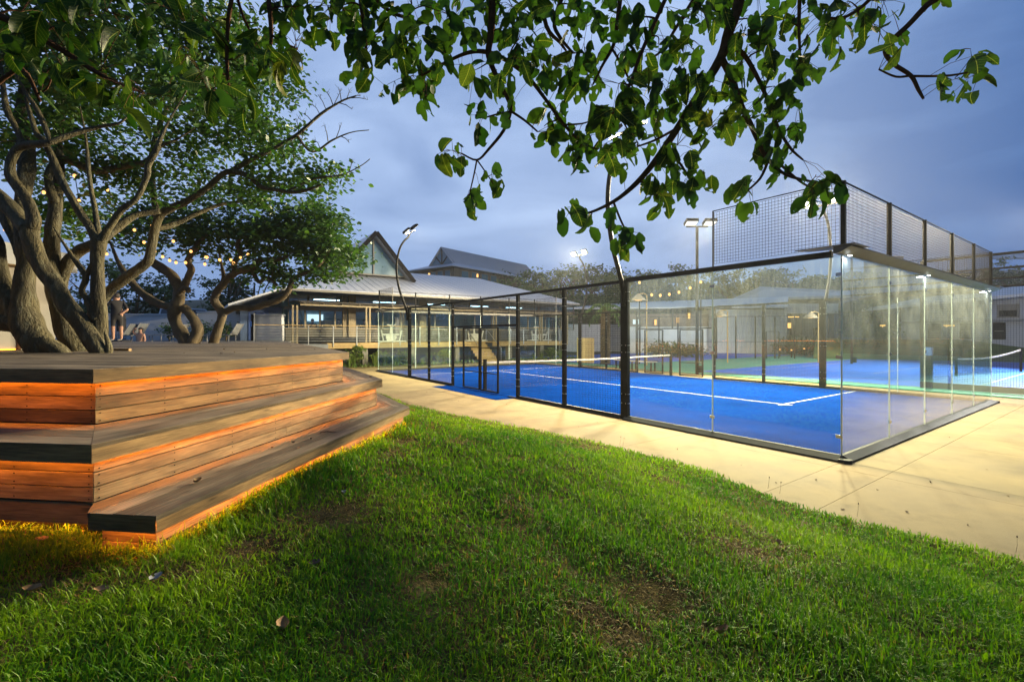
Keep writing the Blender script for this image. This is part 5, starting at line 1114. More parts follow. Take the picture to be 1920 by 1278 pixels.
for sgn in (-1, 1):
    k = 1.22; a, b = B(sg, 3.35, zap + .32), B(sg + sgn * hw * k, 3.35, zap + .32 - (zap - zbs) * k * 1.02); c, d = b + d1 * 8, a + d1 * 8
    solid_roof([a, b, c, d] if sgn < 0 else [b, a, d, c], [(0, 1, 2, 3)], .1, 'gable_roof', M['roof'], club)
    mb = MB(); mb.beam(a - d1 * .03 - ZUP * .09, b - d1 * .03 - ZUP * .09, .06, .28); mb.build('bargeboard', M['frame_dark'], club)
# gym machines on the terrace
def exercise_bike(px, b, rz, label):
    s = sx_(px, b); o = B(s, b, ZT); r = thing('exercise_machine', label, 'exercise machine', tuple(o), 'white exercise machines on the terrace')
    u = d2 * math.cos(rz) + d1 * math.sin(rz); w = Vector((-u.y, u.x, 0)); q = lambda x, z, y=0: o + u * x + w * y + ZUP * z
    mb = MB()
    for x in (-.5, .5): mb.beam(q(x, .05, -.25), q(x, .05, .25), .08, .08)
    mb.beam(q(-.5, .07), q(.5, .07), .09, .09); mb.beam(q(-.12, .1), q(-.28, .78), .08, .08); mb.beam(q(.3, .1), q(.42, 1.0), .08, .08); mb.beam(q(-.2, .5), q(.36, .5), .1, .1); mb.build('frame', M['white'], r)
    mb = MB(); mb.tube([q(.3, .33, -.04), q(.3, .33, .04)], [.25, .25], 16); mb.build('flywheel', M['white'], r)
    mb = MB(); mb.obox(q(-.3, .83), u * .14, w * .09, ZUP * .035); mb.build('seat', M['frame_dark'], r)
    mb = MB(); mb.beam(q(.42, 1.0), q(.5, 1.12), .06, .06); mb.beam(q(.44, 1.05, -.22), q(.44, 1.05, .22), .04, .04)
    for y in (-.22, .22): mb.beam(q(.44, 1.05, y), q(.62, 1.14, y), .04, .04)
    mb.build('handlebar', M['white'], r)
for i, (px, b, rz, lab) in enumerate(((722, .9, .2, 'white exercise machine left of a pair behind the railing'), (745, 1.0, 2.9, 'white exercise machine facing left in the first pair'), (882, 1.3, .3, 'white exercise machine above the terrace stairs on the left'), (899, 1.2, 2.8, 'white exercise machine above the terrace stairs on the right'), (1000, 1.1, .4, 'white exercise machine at the left of the last pair'), (1020, 1.2, 2.8, 'white exercise machine at the right end of the terrace'))): exercise_bike(px, b, rz, lab)

# ------------------------------------------------------------------ hilltop house behind the clubhouse
r2, p2 = Vector((.6, .8, 0)), Vector((.8, -.6, 0)); GH = P(828, 463, 62)
def H(a, b, z): return Vector((GH.x, GH.y, 0)) + p2 * a + r2 * b + ZUP * z
hh = thing('hilltop_house', 'house with steep glazed gable and long pale roof above the clubhouse', 'house', tuple(H(0, 0, 7)))
zr, ze = GH.z, zat(496, GH); hw = 2.35
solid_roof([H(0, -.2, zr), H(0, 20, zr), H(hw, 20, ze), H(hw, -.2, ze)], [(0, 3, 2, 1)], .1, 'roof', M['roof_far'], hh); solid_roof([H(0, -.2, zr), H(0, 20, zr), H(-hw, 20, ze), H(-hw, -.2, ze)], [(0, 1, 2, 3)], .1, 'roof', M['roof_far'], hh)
mb = MB()
for i in range(50): mb.beam(H(.03, i * .4, zr + .03), H(hw, i * .4, ze + .03), .05, .05)
mb.build('roof_seam', M['roof_far'], hh, kind='stuff')
mb = MB(); mb.add([H(-hw, .1, ze), H(hw, .1, ze), H(0, .1, zr)], [(0, 1, 2)]); mb.build('gable_glass', mat('dusk_glass', (.09, .20, .28), .08), hh)
mb = MB()
for a, b in (((-hw, ze), (0, zr)), ((hw, ze), (0, zr)), ((0, ze), (0, zr)), ((0, ze), (-hw * .5, (ze + zr) / 2)), ((0, ze), (hw * .5, (ze + zr) / 2)), ((-hw, ze), (hw, ze))): mb.beam(H(a[0], .02, a[1]), H(b[0], .02, b[1]), .08, .1)
mb.build('gable_frame', M['frame_dark'], hh)
sk = [H(-5.2, -2.4, ze - .75), H(4.4, -2.4, ze - .75), H(4.4, 12, ze - .75), H(-5.2, 12, ze - .75), H(-hw, 0, ze + .02), H(hw, 0, ze + .02), H(hw, 12, ze + .02), H(-hw, 12, ze + .02)]
solid_roof(sk, [(0, 1, 5, 4), (1, 2, 6, 5), (3, 0, 4, 7)], .12, 'skirt_roof', M['roof_far'], hh)
zl = ze - .85
mb = MB(); mb.obox(H(-.4, 6.2, zl - 1.6), p2 * 3.9, r2 * 7.4, ZUP * 1.6); mb.build('wall', M['wall_dark'], hh)
for i in range(5):
    a = -3.6 + i * 1.35; mb = MB(); mb.obox(H(a + .6, -1.24, zl - 1.1), p2 * .5, r2 * .03, ZUP * .85); f = mb.build('window', M['frame'], hh); mb = MB(); mb.obox(H(a + .6, -1.28, zl - 1.1), p2 * .44, r2 * .012, ZUP * .79); mb.build('pane', mat('dusk_glass_lit', (.05, .13, .20), .1), f)
for i in range(4):
    b = .2 + i * 2.0; mb = MB(); mb.obox(H(3.53, b + .6, zl - 1.0), p2 * .03, r2 * .7, ZUP * .8); f = mb.build('window', M['frame'], hh); mb = MB(); mb.obox(H(3.57, b + .6, zl - 1.0), p2 * .012, r2 * .64, ZUP * .74); mb.build('pane', mat('dusk_glass_side', (.05, .13, .20), .1), f)
for (a, b, px) in ((-1.05, -1.3, 0), (3.62, 3.2, 0)):
    mb = MB(); mb.obox(H(a, b, zl - .6), p2 * .09, r2 * .09, ZUP * .22); mb.build('wall_lamp', M['warm'], hh)

# ------------------------------------------------------------------ buildings beyond the tennis courts
def face_box(mb, px0, px1, D, z0, z1, depth, dslope=0.0):
    a, b = P(px0, CY, D), P(px1, CY, D + dslope); d = (b - a); l = d.length; d.normalize(); n = Vector((-d.y, d.x, 0)); c = (a + b) / 2 + n * (depth / 2)
    mb.obox((c.x, c.y, (z0 + z1) / 2), d * (l / 2), n * (depth / 2), ZUP * ((z1 - z0) / 2)); return a, b, d, n
ba = thing('service_building', 'low pale building with ribbed white wall beyond the green court surround', 'building', tuple(P(1380, CY, 46).to_2d().to_3d()))
mb = MB(); face_box(mb, 1336, 1476, 46, -.1, 4.4, 10); mb.build('wall', M['wall_white'], ba)
for i in range(34):
    p = P(1338 + i * 4.1, CY, 45.97); mb = MB(); mb.beam((p.x, p.y, 0), (p.x, p.y, 4.38), .05, .05); mb.build('wall_rib', M['wall_white'], ba)
mb = MB(); face_box(mb, 1180, 1336, 47, -.1, 2.7, 9); mb.build('wing_wall', M['wall_white'], ba)
mb = MB(); face_box(mb, 1180, 1336, 46.9, 2.7, 4.0, 9); mb.build('stone_band', M['stone'], ba)
a, b = P(1060, 572, 50), P(1480, 566, 48); 
solid_roof([P(1055, 577, 49), P(1478, 574, 44.5), P(1478, 556, 56), P(1190, 566, 58)], [(0, 1, 2, 3)], .15, 'roof', M['roof'], ba)
mb = MB(); p, q = P(1345, 575, 45.6), P(1476, 575, 45.6); mb.beam(p, q, .1, .25); mb.build('fascia', M['frame'], ba)
mb = MB(); face_box(mb, 1187, 1198, 46.7, 2.95, 3.4, .1); mb.build('sign_board', M['screen'], ba)
for px, py in ((1271, 600), (1229, 604), (1292, 592)):
    p = P(px, py, 46.6); mb = MB(); mb.obox(p, Vector((.09, 0, 0)), Vector((0, .06, 0)), ZUP * .28); mb.build('wall_lamp', M['warm'], ba)
mb = MB(); face_box(mb, 1060, 1182, 50, -.1, 3.0, 8); mb.build('wing_wall', M['wall_white'], ba)
bb = thing('porch_building', 'blue grey porch with dark columns and a warm wall lamp beside the ribbed wall', 'building', tuple(P(1520, CY, 47).to_2d().to_3d()))
mb = MB(); face_box(mb, 1470, 1572, 46.2, 4.0, 5.0, 9); mb.build('roof', M['roof'], bb)
mb = MB(); face_box(mb, 1470, 1572, 49, -.1, 4.0, 5); mb.build('wall', mat('wall_blue_grey', (.22, .25, .30), .8), bb)
for px, w in ((1494, 10), (1545, 3), (1560, 4)):
    mb = MB(); face_box(mb, px - w, px + w, 46.5, 1.2 if w > 8 else 0, 4.0, .3); mb.build('column', M['wall_dark'], bb)
mb = MB(); face_box(mb, 1526, 1548, 48.9, .6, 2.6, .1); f = mb.build('door', M['frame_dark'], bb); mb = MB(); face_box(mb, 1529, 1537, 48.85, .8, 2.4, .04); mb.build('door_pane', M['window'], f)
mb = MB(); p = P(1480, 610, 46.1); mb.obox(p, Vector((.12, 0, 0)), Vector((0, .1, 0)), ZUP * .26); mb.build('wall_lamp', M['warm'], bb)
mb = MB(); p, q = P(1478, 594, 46.1), P(1498, 594, 46.1); mb.beam(p, q, .06, .1); mb.build('soffit_light', M['warm'], bb)
bc = thing('hall_building', 'broad hall with low pitched pale roof rising behind the ribbed wall', 'building', tuple(P(1500, CY, 60).to_2d().to_3d()))
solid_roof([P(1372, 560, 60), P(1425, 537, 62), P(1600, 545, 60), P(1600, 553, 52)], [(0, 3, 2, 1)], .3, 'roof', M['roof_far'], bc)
mb = MB(); face_box(mb, 1385, 1600, 58, 0, 6.3, 6); mb.build('wall', M['wall_dark'], bc)
bd = thing('changing_house', 'pale house with sloping roof on the grass bank at the right edge', 'building', tuple(P(1880, CY, 34).to_2d().to_3d()))
a0, a1 = P(1690, CY, 40), P(2060, CY, 30); dd_ = (a1 - a0).normalized(); nn_ = Vector((-dd_.y, dd_.x, 0))
def BD(s, b, z): return Vector((a0.x, a0.y, 0)) + dd_ * s + nn_ * b + ZUP * z
Lb = (a1 - a0).length
def bdpx(px): r = (px - CX) / F; return (r * a0.y - a0.x) / (dd_.x - r * dd_.y)
def bdbox(mb, s0, s1, b0, b1, z0, z1): mb.obox(BD((s0 + s1) / 2, (b0 + b1) / 2, (z0 + z1) / 2), dd_ * ((s1 - s0) / 2), nn_ * ((b1 - b0) / 2), ZUP * ((z1 - z0) / 2))
mb = MB(); bdbox(mb, 0, Lb, 0, 8, .5, 4.6); mb.build('wall', mat('wall_pale_blue', (.36, .38, .42), .8, var=.08), bd)
solid_roof([BD(-2.5, -1.2, 4.2), BD(Lb + 1, -1.2, 5.0), BD(Lb + 1, 9, 6.6), BD(-2.5, 9, 5.6)], [(0, 1, 2, 3)], .22, 'roof', M['roof'], bd)
s0, s1 = bdpx(1870), bdpx(1912); mb = MB(); bdbox(mb, s0, s1, -.06, 0, 3.1, 4.1); f = mb.build('window', M['frame'], bd); mb = MB(); bdbox(mb, s0 + .12, s1 - .12, -.09, -.06, 3.2, 3.65); mb.build('pane', M['frame_dark'], f)
for px0, px1 in ((1862, 1886), (1740, 1765), (1800, 1822)):
    s0, s1 = bdpx(px0), bdpx(px1); mb = MB(); bdbox(mb, s0, s1, -.05, 0, 1.5, 2.75); f = mb.build('door', M['frame_dark'], bd); mb = MB(); bdbox(mb, s0 + .1, s1 - .1, -.07, -.05, 2.1, 2.15); mb.build('door_bar', M['frame'], f)
mb = MB(); bdbox(mb, 0, Lb, -.5, 0, 2.85, 2.98); mb.build('ledge', M['wall_grey'], bd)
for px in (1775, 1785, 1655):
    p = P(px, 610, 36.5); mb = MB(); mb.obox(p, Vector((.14, 0, 0)), Vector((0, .1, 0)), ZUP * .06); mb.ball(p - ZUP * .08, .05, 6); tag(mb.build('pendant_lamp', M['warm']), 'small warm lamp glowing in front of the dark far planting', 'lamp', 'small warm lamps by the far house')
# bank
mb = MB(); pts = []
for px in range(1560, 2140, 40):
    for D, z in ((33, 0.0), (35, .7), (37.5, 1.45), (44, 1.5)):
        p = P(px, CY, D); pts.append(Vector((p.x, D - (px - 1690) * .016 if D < 40 else D, z - (.1 if D == 33 else 0))))
n = len(range(1560, 2140, 40)); mb.v = [tuple(p) for p in pts]
for i in range(n - 1):
    for j in range(3): mb.f.append((i * 4 + j, (i + 1) * 4 + j, (i + 1) * 4 + j + 1, i * 4 + j + 1)); mb.m.append(0); mb.uv.append(None)
mb.build('grass_bank', mat('bank_grass', (.06, .10, .02), .95, var=.5, vscale=1.2, bump=.8, bscale=18), smooth=True, kind='structure')
hu = thing('hillside_house', 'pale hillside house with a dark hipped roof at the right edge', 'house', tuple(P(1885, CY, 90).to_2d().to_3d()))
mb = MB(); face_box(mb, 1868, 1960, 90, 8, 14.6, 9); mb.build('wall', M['wall_white'], hu)
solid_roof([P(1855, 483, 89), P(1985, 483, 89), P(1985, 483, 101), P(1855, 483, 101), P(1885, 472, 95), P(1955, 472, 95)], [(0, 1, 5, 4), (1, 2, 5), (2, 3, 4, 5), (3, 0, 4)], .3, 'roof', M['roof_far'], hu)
for px in (1880, 1900, 1922): 
    mb = MB(); face_box(mb, px - 5, px + 5, 89.9, 11.6, 13.4, .1); f = mb.build('window', M['frame'], hu); mb = MB(); face_box(mb, px - 4, px + 4, 89.85, 11.8, 13.2, .04); mb.build('pane', M['frame_dark'], f)
hv = thing('ridge_house', 'small gabled house on the ridge behind the court corner', 'house', tuple(P(1675, CY, 95).to_2d().to_3d()))
mb = MB(); face_box(mb, 1661, 1694, 95, 8, 18.2, 6); mb.build('wall', M['wall_grey'], hv)
solid_roof([P(1656, 489, 94.5), P(1700, 489, 94.5), P(1700, 489, 103), P(1656, 489, 103), P(1676, 479, 97), P(1680, 479, 100)], [(0, 1, 5, 4), (1, 2, 5), (2, 3, 4, 5), (3, 0, 4)], .3, 'roof', M['roof_far'], hv)
mb = MB(); face_box(mb, 1673, 1682, 94.9, 14.5, 16.5, .1); mb.build('window', M['frame_dark'], hv)

# ------------------------------------------------------------------ fences, nets, lamps round the tennis courts
fe = thing('tennis_fence', 'tall black rail and mesh fence running out of the right edge beyond the end wall', 'fence', tuple(C(-2, 13.2)))
w_ = 12.9
for t in (-8.4, -4.9, -1.4, 2.1): 
    mb = MB(); mb.beam(C(t, w_, 0), C(t, w_, 4.36), .09, .09); mb.build('fence_post', M['black'], fe)
for z in (4.34, 3.9, 3.58, 3.33): mb = MB(); mb.beam(C(-8.4, w_, z), C(2.1, w_, z), .05, .06 if z != 4.34 else .08); mb.build('fence_rail', M['black'], fe)
mb = MB(); mb.beam(C(-8.4, w_, .12), C(2.1, w_, .12), .04, .2); mb.build('fence_board', M['frame'], fe)
for t in (-4.9, -1.4): mesh_between(C(t + .05, w_), C(t + 3.45, w_), .22, 3.3, d2, fe, 'fence_mesh', .06, .003)
f2 = thing('tennis_fence', 'thin dark chain fence posts in front of the ribbed white wall', 'fence', tuple(P(1300, CY, 36).to_2d().to_3d()))
pa, pb = G(1200, 671), G(1490, 672)
for i in range(9):
    p = pa.lerp(pb, i / 8); mb = MB(); mb.beam(p, p + ZUP * 3.3, .07, .07); mb.build('fence_post', M['black'], f2)
mb = MB(); mb.beam(pa + ZUP * 3.28, pb + ZUP * 3.28, .04, .04); mb.build('fence_rail', M['black'], f2); mb = MB(); mb.beam(pa + ZUP * 1.3, pb + ZUP * 1.3, .025, .025); mb.build('fence_rail', M['black'], f2)
p = pa.lerp(pb, .82); q = pa.lerp(pb, .90); mb = MB(); mb.beam(p + ZUP * 2.1, q + ZUP * 2.1, .05, .05); mb.beam(p, p + ZUP * 2.1, .06, .06); mb.beam(q, q + ZUP * 2.1, .06, .06); mb.build('gate_frame', M['black'], f2)
def tnet(a, b, label, h0, h1):
    r = thing('tennis_net', label, 'tennis net', tuple(a)); mb = MB()
    for p, h in ((a, h0), (b, h1)): m_ = MB(); m_.beam(p, p + ZUP * (h + .04), .09, .09); m_.build('net_post', M['black'], r)
    k = 14; f = lambda t: h0 + (h1 - h0) * t - .16 * math.sin(math.pi * t)
    for i in range(k):
        t0, t1 = i / k, (i + 1) / k; mb.beam(a.lerp(b, t0) + ZUP * (f(t0) - .03), a.lerp(b, t1) + ZUP * (f(t1) - .03), .02, .07)
    mb.build('tape', M['line'], r); mb = MB()
    for i in range(160): t = i / 159; p = a.lerp(b, t); mb.wire(p + ZUP * .05, p + ZUP * (f(t) - .05), .0022)
    for j in range(14): 
        for i in range(k): t0, t1 = i / k, (i + 1) / k; mb.wire(a.lerp(b, t0) + ZUP * (.05 + (f(t0) - .1) * j / 14), a.lerp(b, t1) + ZUP * (.05 + (f(t1) - .1) * j / 14), .0022)
    mb.build('net_mesh', M['wire'], r, kind='stuff')
tnet(G(1793, 705), G(1914, 697), 'sagging tennis net between a short and a tall post near the right edge', .80, 1.12)
tnet(G(1884, 668), G(1990, 666), 'more distant tennis net half cut by the right edge', .86, .86)
# padded post with a box at its foot, and straight light poles
def light_pole(px, pyb, pytop, label, heads, m='lens_dim'):
    b = G(px, pyb); r = thing('light_pole', label, 'light pole', tuple(b)); zt = zat(pytop, b); mb = MB(); mb.tube([b, b + ZUP * zt], [.075, .06], 10); mb.build('pole', M['black'], r, smooth=True)
    mb = MB(); mb.beam(b + Vector((.12, -.1, .1)), b + Vector((.12, -.1, .42)), .16, .16); mb.build('switch_box', M['black'], r)
    if heads:
        mb = MB(); mb.beam(b + Vector((-.5, 0, zt)), b + Vector((.5, 0, zt)), .06, .06); mb.build('crossbar', M['black'], r)
        for s in (-.42, .42):
            c = b + Vector((s, -.38, zt + .12)); ax = Vector((0, -.35, -.937)); u = Vector((0, -.937, .35)); mb = MB(); mb.obox(c, Vector((.27, 0, 0)), u * .2, ax * .07); h = mb.build('lamp_head', M['black'], r)
            mb = MB(); e = c + ax * .074; mb.add([e + Vector((-.24, 0, 0)) - u * .17, e + Vector((.24, 0, 0)) - u * .17, e + Vector((.24, 0, 0)) + u * .17, e + Vector((-.24, 0, 0)) + u * .17], [(0, 1, 2, 3)]); mb.build('lens', M[m], h); mb = MB(); mb.beam(b + Vector((s, 0, zt)), c - ax * .07, .03, .03); mb.build('bracket', M['black'], h)
            ld = bpy.data.lights.new('pole_flood', 'SPOT'); ld.spot_size = R(112); ld.spot_blend = .35; ld.shadow_soft_size = .18; ld.energy = FLOOD_W * 3.0; ld.color = FLOOD_COL
            av = Vector((0, -.78, -.62)); lo = bpy.data.objects.new('pole_flood_light', ld); col.objects.link(lo); lo.location = c + ax * .3; lo.rotation_euler = (-av).to_track_quat('Z', 'Y').to_euler()
    return r
light_pole(1307, 702, 425, 'straight black pole with two pale lamps standing behind the court', True)
light_pole(1597, 682, 455, 'slim black pole seen through the end glass', False)
# the tennis courts' own light pole, standing just outside the right edge of the picture
bq = Vector((25.5, 20.5, 0)); r = thing('light_pole', 'tall light pole of the tennis courts standing beyond the right edge', 'light pole', tuple(bq)); mb = MB(); mb.tube([bq, bq + ZUP * 7.6], [.08, .06], 10); mb.build('pole', M['black'], r)
for s in (-.5, .5):
    av = Vector((-.72, .35, -.6)).normalized(); c = bq + Vector((-.35, s, 7.6)); sd = av.cross(ZUP).normalized(); u = sd.cross(av); mb = MB(); mb.obox(c, sd * .25, u * .18, av * .06); mb.beam(c, bq + ZUP * 7.55, .05, .05); h = mb.build('lamp_head', M['black'], r); mb = MB(); e = c + av * .064; mb.add([e - sd * .22 - u * .15, e + sd * .22 - u * .15, e + sd * .22 + u * .15, e - sd * .22 + u * .15], [(0, 1, 2, 3)]); mb.build('lens', M['lens'], h)
    ld = bpy.data.lights.new('pole_flood', 'SPOT'); ld.spot_size = R(130); ld.spot_blend = .4; ld.shadow_soft_size = .18; ld.energy = FLOOD_W * 3.4; ld.color = (1, .95, .85); lo = bpy.data.objects.new('pole_flood_light', ld); col.objects.link(lo); lo.location = c + av * .2; lo.rotation_euler = (-av).to_track_quat('Z', 'Y').to_euler()
b = G(1742, 731); r = thing('padded_post', 'dark padded post with a blue top beyond the end glass', 'post', tuple(b)); mb = MB(); mb.beam(b, b + ZUP * 1.15, .16, .16); mb.build('post', M['black'], r); mb = MB(); mb.beam(b + ZUP * 1.15, b + ZUP * 1.42, .17, .17); mb.build('pad', M['blue'], r)
def shade_lamp(px, py, D, label):
    p = P(px, py, D); r = thing('path_lamp', label, 'lamp', (p.x, p.y, 0), 'shaded lamps on slim posts beyond the court'); mb = MB(); q = Vector((p.x + .5, p.y, 0)); mb.tube([q, q + ZUP * (p.z + .35), Vector((p.x + .35, p.y, p.z + .45)), Vector((p.x, p.y, p.z + .42))], [.04, .04, .035, .03], 8); mb.build('post', M['timber'], r)
    mb = MB(); mb.lathe((p.x, p.y, p.z), [(.06, .42), (.12, .38), (.34, .16), (.46, .02), (.44, .02), (.32, .14), (.1, .34)], 18); mb.build('lamp_shade', M['lampshade'], r, smooth=True)
    mb = MB(); mb.lathe((p.x, p.y, p.z + .05), [(.001, -.04), (.2, -.02), (.26, .04), (.16, .1), (.001, .12)], 14); mb.build('bulb', M['warm'], r)
for px, py, D, lab in ((1197, 564, 27.5, 'shaded lamp glowing high to the left of the double gates'), (1350, 594, 30, 'shaded lamp glowing above the net post gate'), (1520, 597, 30, 'shaded lamp glowing in front of the blue grey porch')): shade_lamp(px, py, D, lab)
for px, py in ((1462, 665), (1484, 667), (1508, 663), (1528, 661)):
    b = G(px, py + 3); r = thing('bollard_light', 'short path light with a small warm glow at the edge of the tennis courts', 'bollard light', tuple(b), 'low path lights by the porch'); mb = MB(); mb.tube([b, b + ZUP * .55], [.05, .05], 8); mb.build('post', M['black'], r); mb = MB(); mb.ball(b + ZUP * .6, .07, 8); mb.build('bulb', M['warm'], r)
# bench and palm beyond the far side of the court
o = C(13.2, 11.2); bn = thing('bench', 'long low bench with white rails behind the far court mesh', 'bench', tuple(o))
for k in range(3): mb = MB(); mb.beam(C(11.9, 11.05 + .16 * k, .47), C(14.4, 11.05 + .16 * k, .47), .13, .04); mb.build('seat_board', M['line'], bn)
for t in (12.0, 13.2, 14.3): 
    for w in (11.07, 11.36): mb = MB(); mb.beam(C(t, w, 0), C(t, w, .45), .06, .06); mb.build('leg', M['black'], bn)
def palm(px, py, D, label, h):
    b = P(px, py, D); b.z = 0; r = thing('palm_tree', label, 'palm tree', tuple(b)); mb = MB(); n = 26
    for i in range(n):
        z = h * i / n; mb.lathe((b.x, b.y, z), [(.30, 0), (.36, h / n * .55), (.27, h / n * .98)], 12)
    mb.build('trunk', M['bark_far'], r); mb = MB(); rs_ = random.Random(5); t = b + ZUP * h
    for i in range(18):
        a = i * 2.4; l = rs_.uniform(1.0, 1.6); el = rs_.uniform(-.1, 1.0); d = Vector((math.cos(a), math.sin(a), 0)); prev = t
        for k in range(1, 9):
            f = k / 8; q = t + d * (l * f * math.cos(el * .6)) + ZUP * (l * f * math.sin(el) - .9 * f * f * l)
            s = Vector((-d.y, d.x, 0)); w = .32 * (1 - f * .6)
            for sg in (-1, 1): mb.add([prev, prev + s * sg * w + (q - prev) * .9 - ZUP * .18, q], [(0, 1, 2)])
            prev = q
    mb.build('crown', M['leaf_far'], r, kind='stuff')
palm(1135, 690, 29, 'stout ringed palm trunk behind the far court mesh', 3.6)
bx = G(1103, 690); mb = MB(); mb.obox((bx.x, bx.y + 1, .95), Vector((.45, 0, 0)), Vector((0, .3, 0)), ZUP * .7); o = mb.build('electric_box', mat('box_tan', (.34, .27, .12), .6)); tag(o, 'tan cabinet standing beyond the far court corner', 'cabinet')

# ------------------------------------------------------------------ pool terrace behind the deck
mb = MB(); mb.prism([(-30, 17.3), (-15.6, 17.3), (-8.3, 16.6), (-12.6, 26.2), (-14.5, 27), (-30, 27)], .2, 1.5); mb.build('pool_terrace', M['wall_warm'], kind='structure')
mb = MB(); mb.add([(-24, 19, 1.506), (-14, 19, 1.506), (-14, 23.5, 1.506), (-24, 23.5, 1.506)], [(0, 1, 2, 3)]); mb.build('pool_water', M['water'], kind='structure')
pw = thing('pool_wall', 'pale blue grey wall with a stepped top around the pool terrace', 'wall', (-17, 26.2, 1.5))
for x0, x1, py in ((-40, -17.9, 588), (-17.9, -15.7, 583), (-15.7, -9.9 - 3.2, 589)):
    zt = CZ + (CY - py) / F * 26; mb = MB(); mb.box(x0, x1, 26.0, 26.3, 1.4, zt - .08); mb.build('wall_panel', M['wall_white'], pw); mb = MB(); mb.box(x0 - .03, x1 + .03, 25.93, 26.37, zt - .08, zt); mb.build('wall_cap', M['wall_white'], pw)
gt_ = thing('pool_gate', 'dark gate in a pale frame beside the end of the pool wall', 'gate', tuple(P(467, CY, 26).to_2d().to_3d()))
a, b = P(460, CY, 25.9), P(477, CY, 25.9)
for p in (a, b): mb = MB(); mb.beam((p.x, p.y, 1.3), (p.x, p.y, 3.05), .07, .07); mb.build('gate_post', M['steel'], gt_)
mb = MB(); mb.beam((a.x, a.y, 3.05), (b.x, b.y, 3.05), .07, .07); mb.build('gate_rail', M['steel'], gt_); mb = MB(); mb.box(a.x + .04, b.x - .04, 25.88, 25.92, 1.35, 3.0); mb.build('gate_panel', M['frame_dark'], gt_)
mb = MB(); mb.box(a.x + .15, b.x - .15, 25.85, 25.88, 2.3, 2.6); mb.build('sign', M['blue'], gt_)
# sun loungers
def lounger(px, py, D, w, back, label, flip=1):
    p = P(px, py, D); p.z = 1.5; r = thing('sun_lounger', label, 'sun lounger', tuple(p), 'white loungers by the pool'); q = lambda x, z, y=0: p + Vector((x * flip, y, z))
    for y in (-.3, .3):
        mb = MB(); mb.beam(q(-.9, .32, y), q(.35, .32, y), .04, .04); mb.beam(q(.35, .32, y), q(.35 + .65 * math.cos(back), .32 + .75 * math.sin(back), y), .04, .04); mb.build('frame', M['line'], r)
        for x in (-.8, .3): mb = MB(); mb.beam(q(x, 0, y), q(x, .32, y), .035, .035); mb.build('leg', M['line'], r)
    mb = MB(); mb.beam(q(-.9, .335, 0), q(.35, .335, 0), .56, .012, up=ZUP); mb.build('seat', M['white'], r)
    mb = MB(); mb.beam(q(.36, .335, 0), q(.35 + .62 * math.cos(back), .33 + .72 * math.sin(back), 0), .56, .012); mb.build('backrest', M['wall_grey'], r)
lounger(226, 630, 23.8, 1, .9, 'white lounger with raised back just right of the standing man', 1)
lounger(246, 630, 24.2, 1, 1.0, 'white lounger with steep raised back against the pool wall', 1)
lounger(300, 634, 24.0, 1, .05, 'flat white lounger left of the looped tree', 1)
lounger(322, 634, 24.4, 1, .9, 'white lounger with raised back just behind the looped tree', 1)
lounger(385, 634, 24.0, 1, .05, 'flat white lounger between the looped tree and the crooked tree', 1)
lounger(425, 634, 24.2, 1, .95, 'white lounger with raised back right of the crooked tree', 1)
def leafy(name, label, cat, base, r, h, n, size, m, group=None, sp=.5):
    t = Tree(name, label, cat, tuple(base), group); b = Vector(base)
    for i in range(3): t.limb([(b, .03), (b + Vector((t.rs.uniform(-.3, .3) * r, t.rs.uniform(-.3, .3) * r, h * .5)), .02), (b + Vector((t.rs.uniform(-.6, .6) * r, t.rs.uniform(-.6, .6) * r, h * .9)), .01)], 5, sub=2)
    t.crown([(b + ZUP * h * .55, (r, r, h * .5), n, 16)], size, m, spread=sp, twigs=False); t.done(M['bark_far']); return t
for px, D, lab in ((318, 25.0, 'round green bush by the pool wall left of the looped tree'), (378, 25.2, 'round green bush by the pool wall right of the looped tree'), (424, 25.4, 'dark green bush behind the lounger near the gate')):
    p = P(px, 632, D); p.z = 1.5; leafy('bush', lab, 'bush', p, .55, 1.1, 24, .14, M['leaf_small'], sp=.2)
# parasol folded, dark, and a fence panel behind the man
p = P(227, 632, 22); mb = MB(); mb.tube([Vector((p.x, p.y, 1.5)), Vector((p.x, p.y, 2.0))], [.03, .03], 8); mb.tube([Vector((p.x, p.y, 2.0)), Vector((p.x, p.y, 2.6)), Vector((p.x, p.y, 3.1))], [.16, .2, .05], 10); mb.box(p.x - .25, p.x + .25, p.y - .25, p.y + .25, 1.5, 1.58); tag(mb.build('folded_parasol', M['cloth_dark']), 'dark folded parasol standing beside the man on the pool terrace', 'parasol')
pf = thing('pool_fence', 'dark barred pool fence behind the slender tree and the man', 'fence', tuple(P(200, CY, 24.5).to_2d().to_3d()))
a, b = P(190, CY, 24.5), P(236, CY, 24.5)
for i in range(14): p = a.lerp(b, i / 13); mb = MB(); mb.beam((p.x, p.y, 1.5), (p.x, p.y, 2.6), .02, .02); mb.build('bar', M['black'], pf)
for z in (1.6, 2.55): mb = MB(); mb.beam((a.x, a.y, z), (b.x, b.y, z), .03, .03); mb.build('fence_rail', M['black'], pf)
# pavilion at the left edge
pv = thing('pavilion', 'plastered pavilion with a flat concrete roof slab at the left edge behind the trunks', 'building', tuple(P(30, CY, 9).to_2d().to_3d()))
mb = MB(); mb.box(-8.3, -7.9, 3.0, 7.3, 1.586, 2.915); mb.build('wall', M['wall_warm'], pv)
mb = MB(); mb.box(-8.35, -7.84, 7.303, 7.85, 1.586, 2.915); mb.build('pilaster', M['wall_warm'], pv)
mb = MB(); mb.box(-9.6, -7.72, 2.8, 8.12, 2.918, 3.24); mb.build('roof_slab', M['wall_grey'], pv)
mb = MB(); mb.box(-7.898, -7.87, 3.2, 7.25, 1.588, 1.606); mb.build('floor_light', M['strip_dim'], pv)
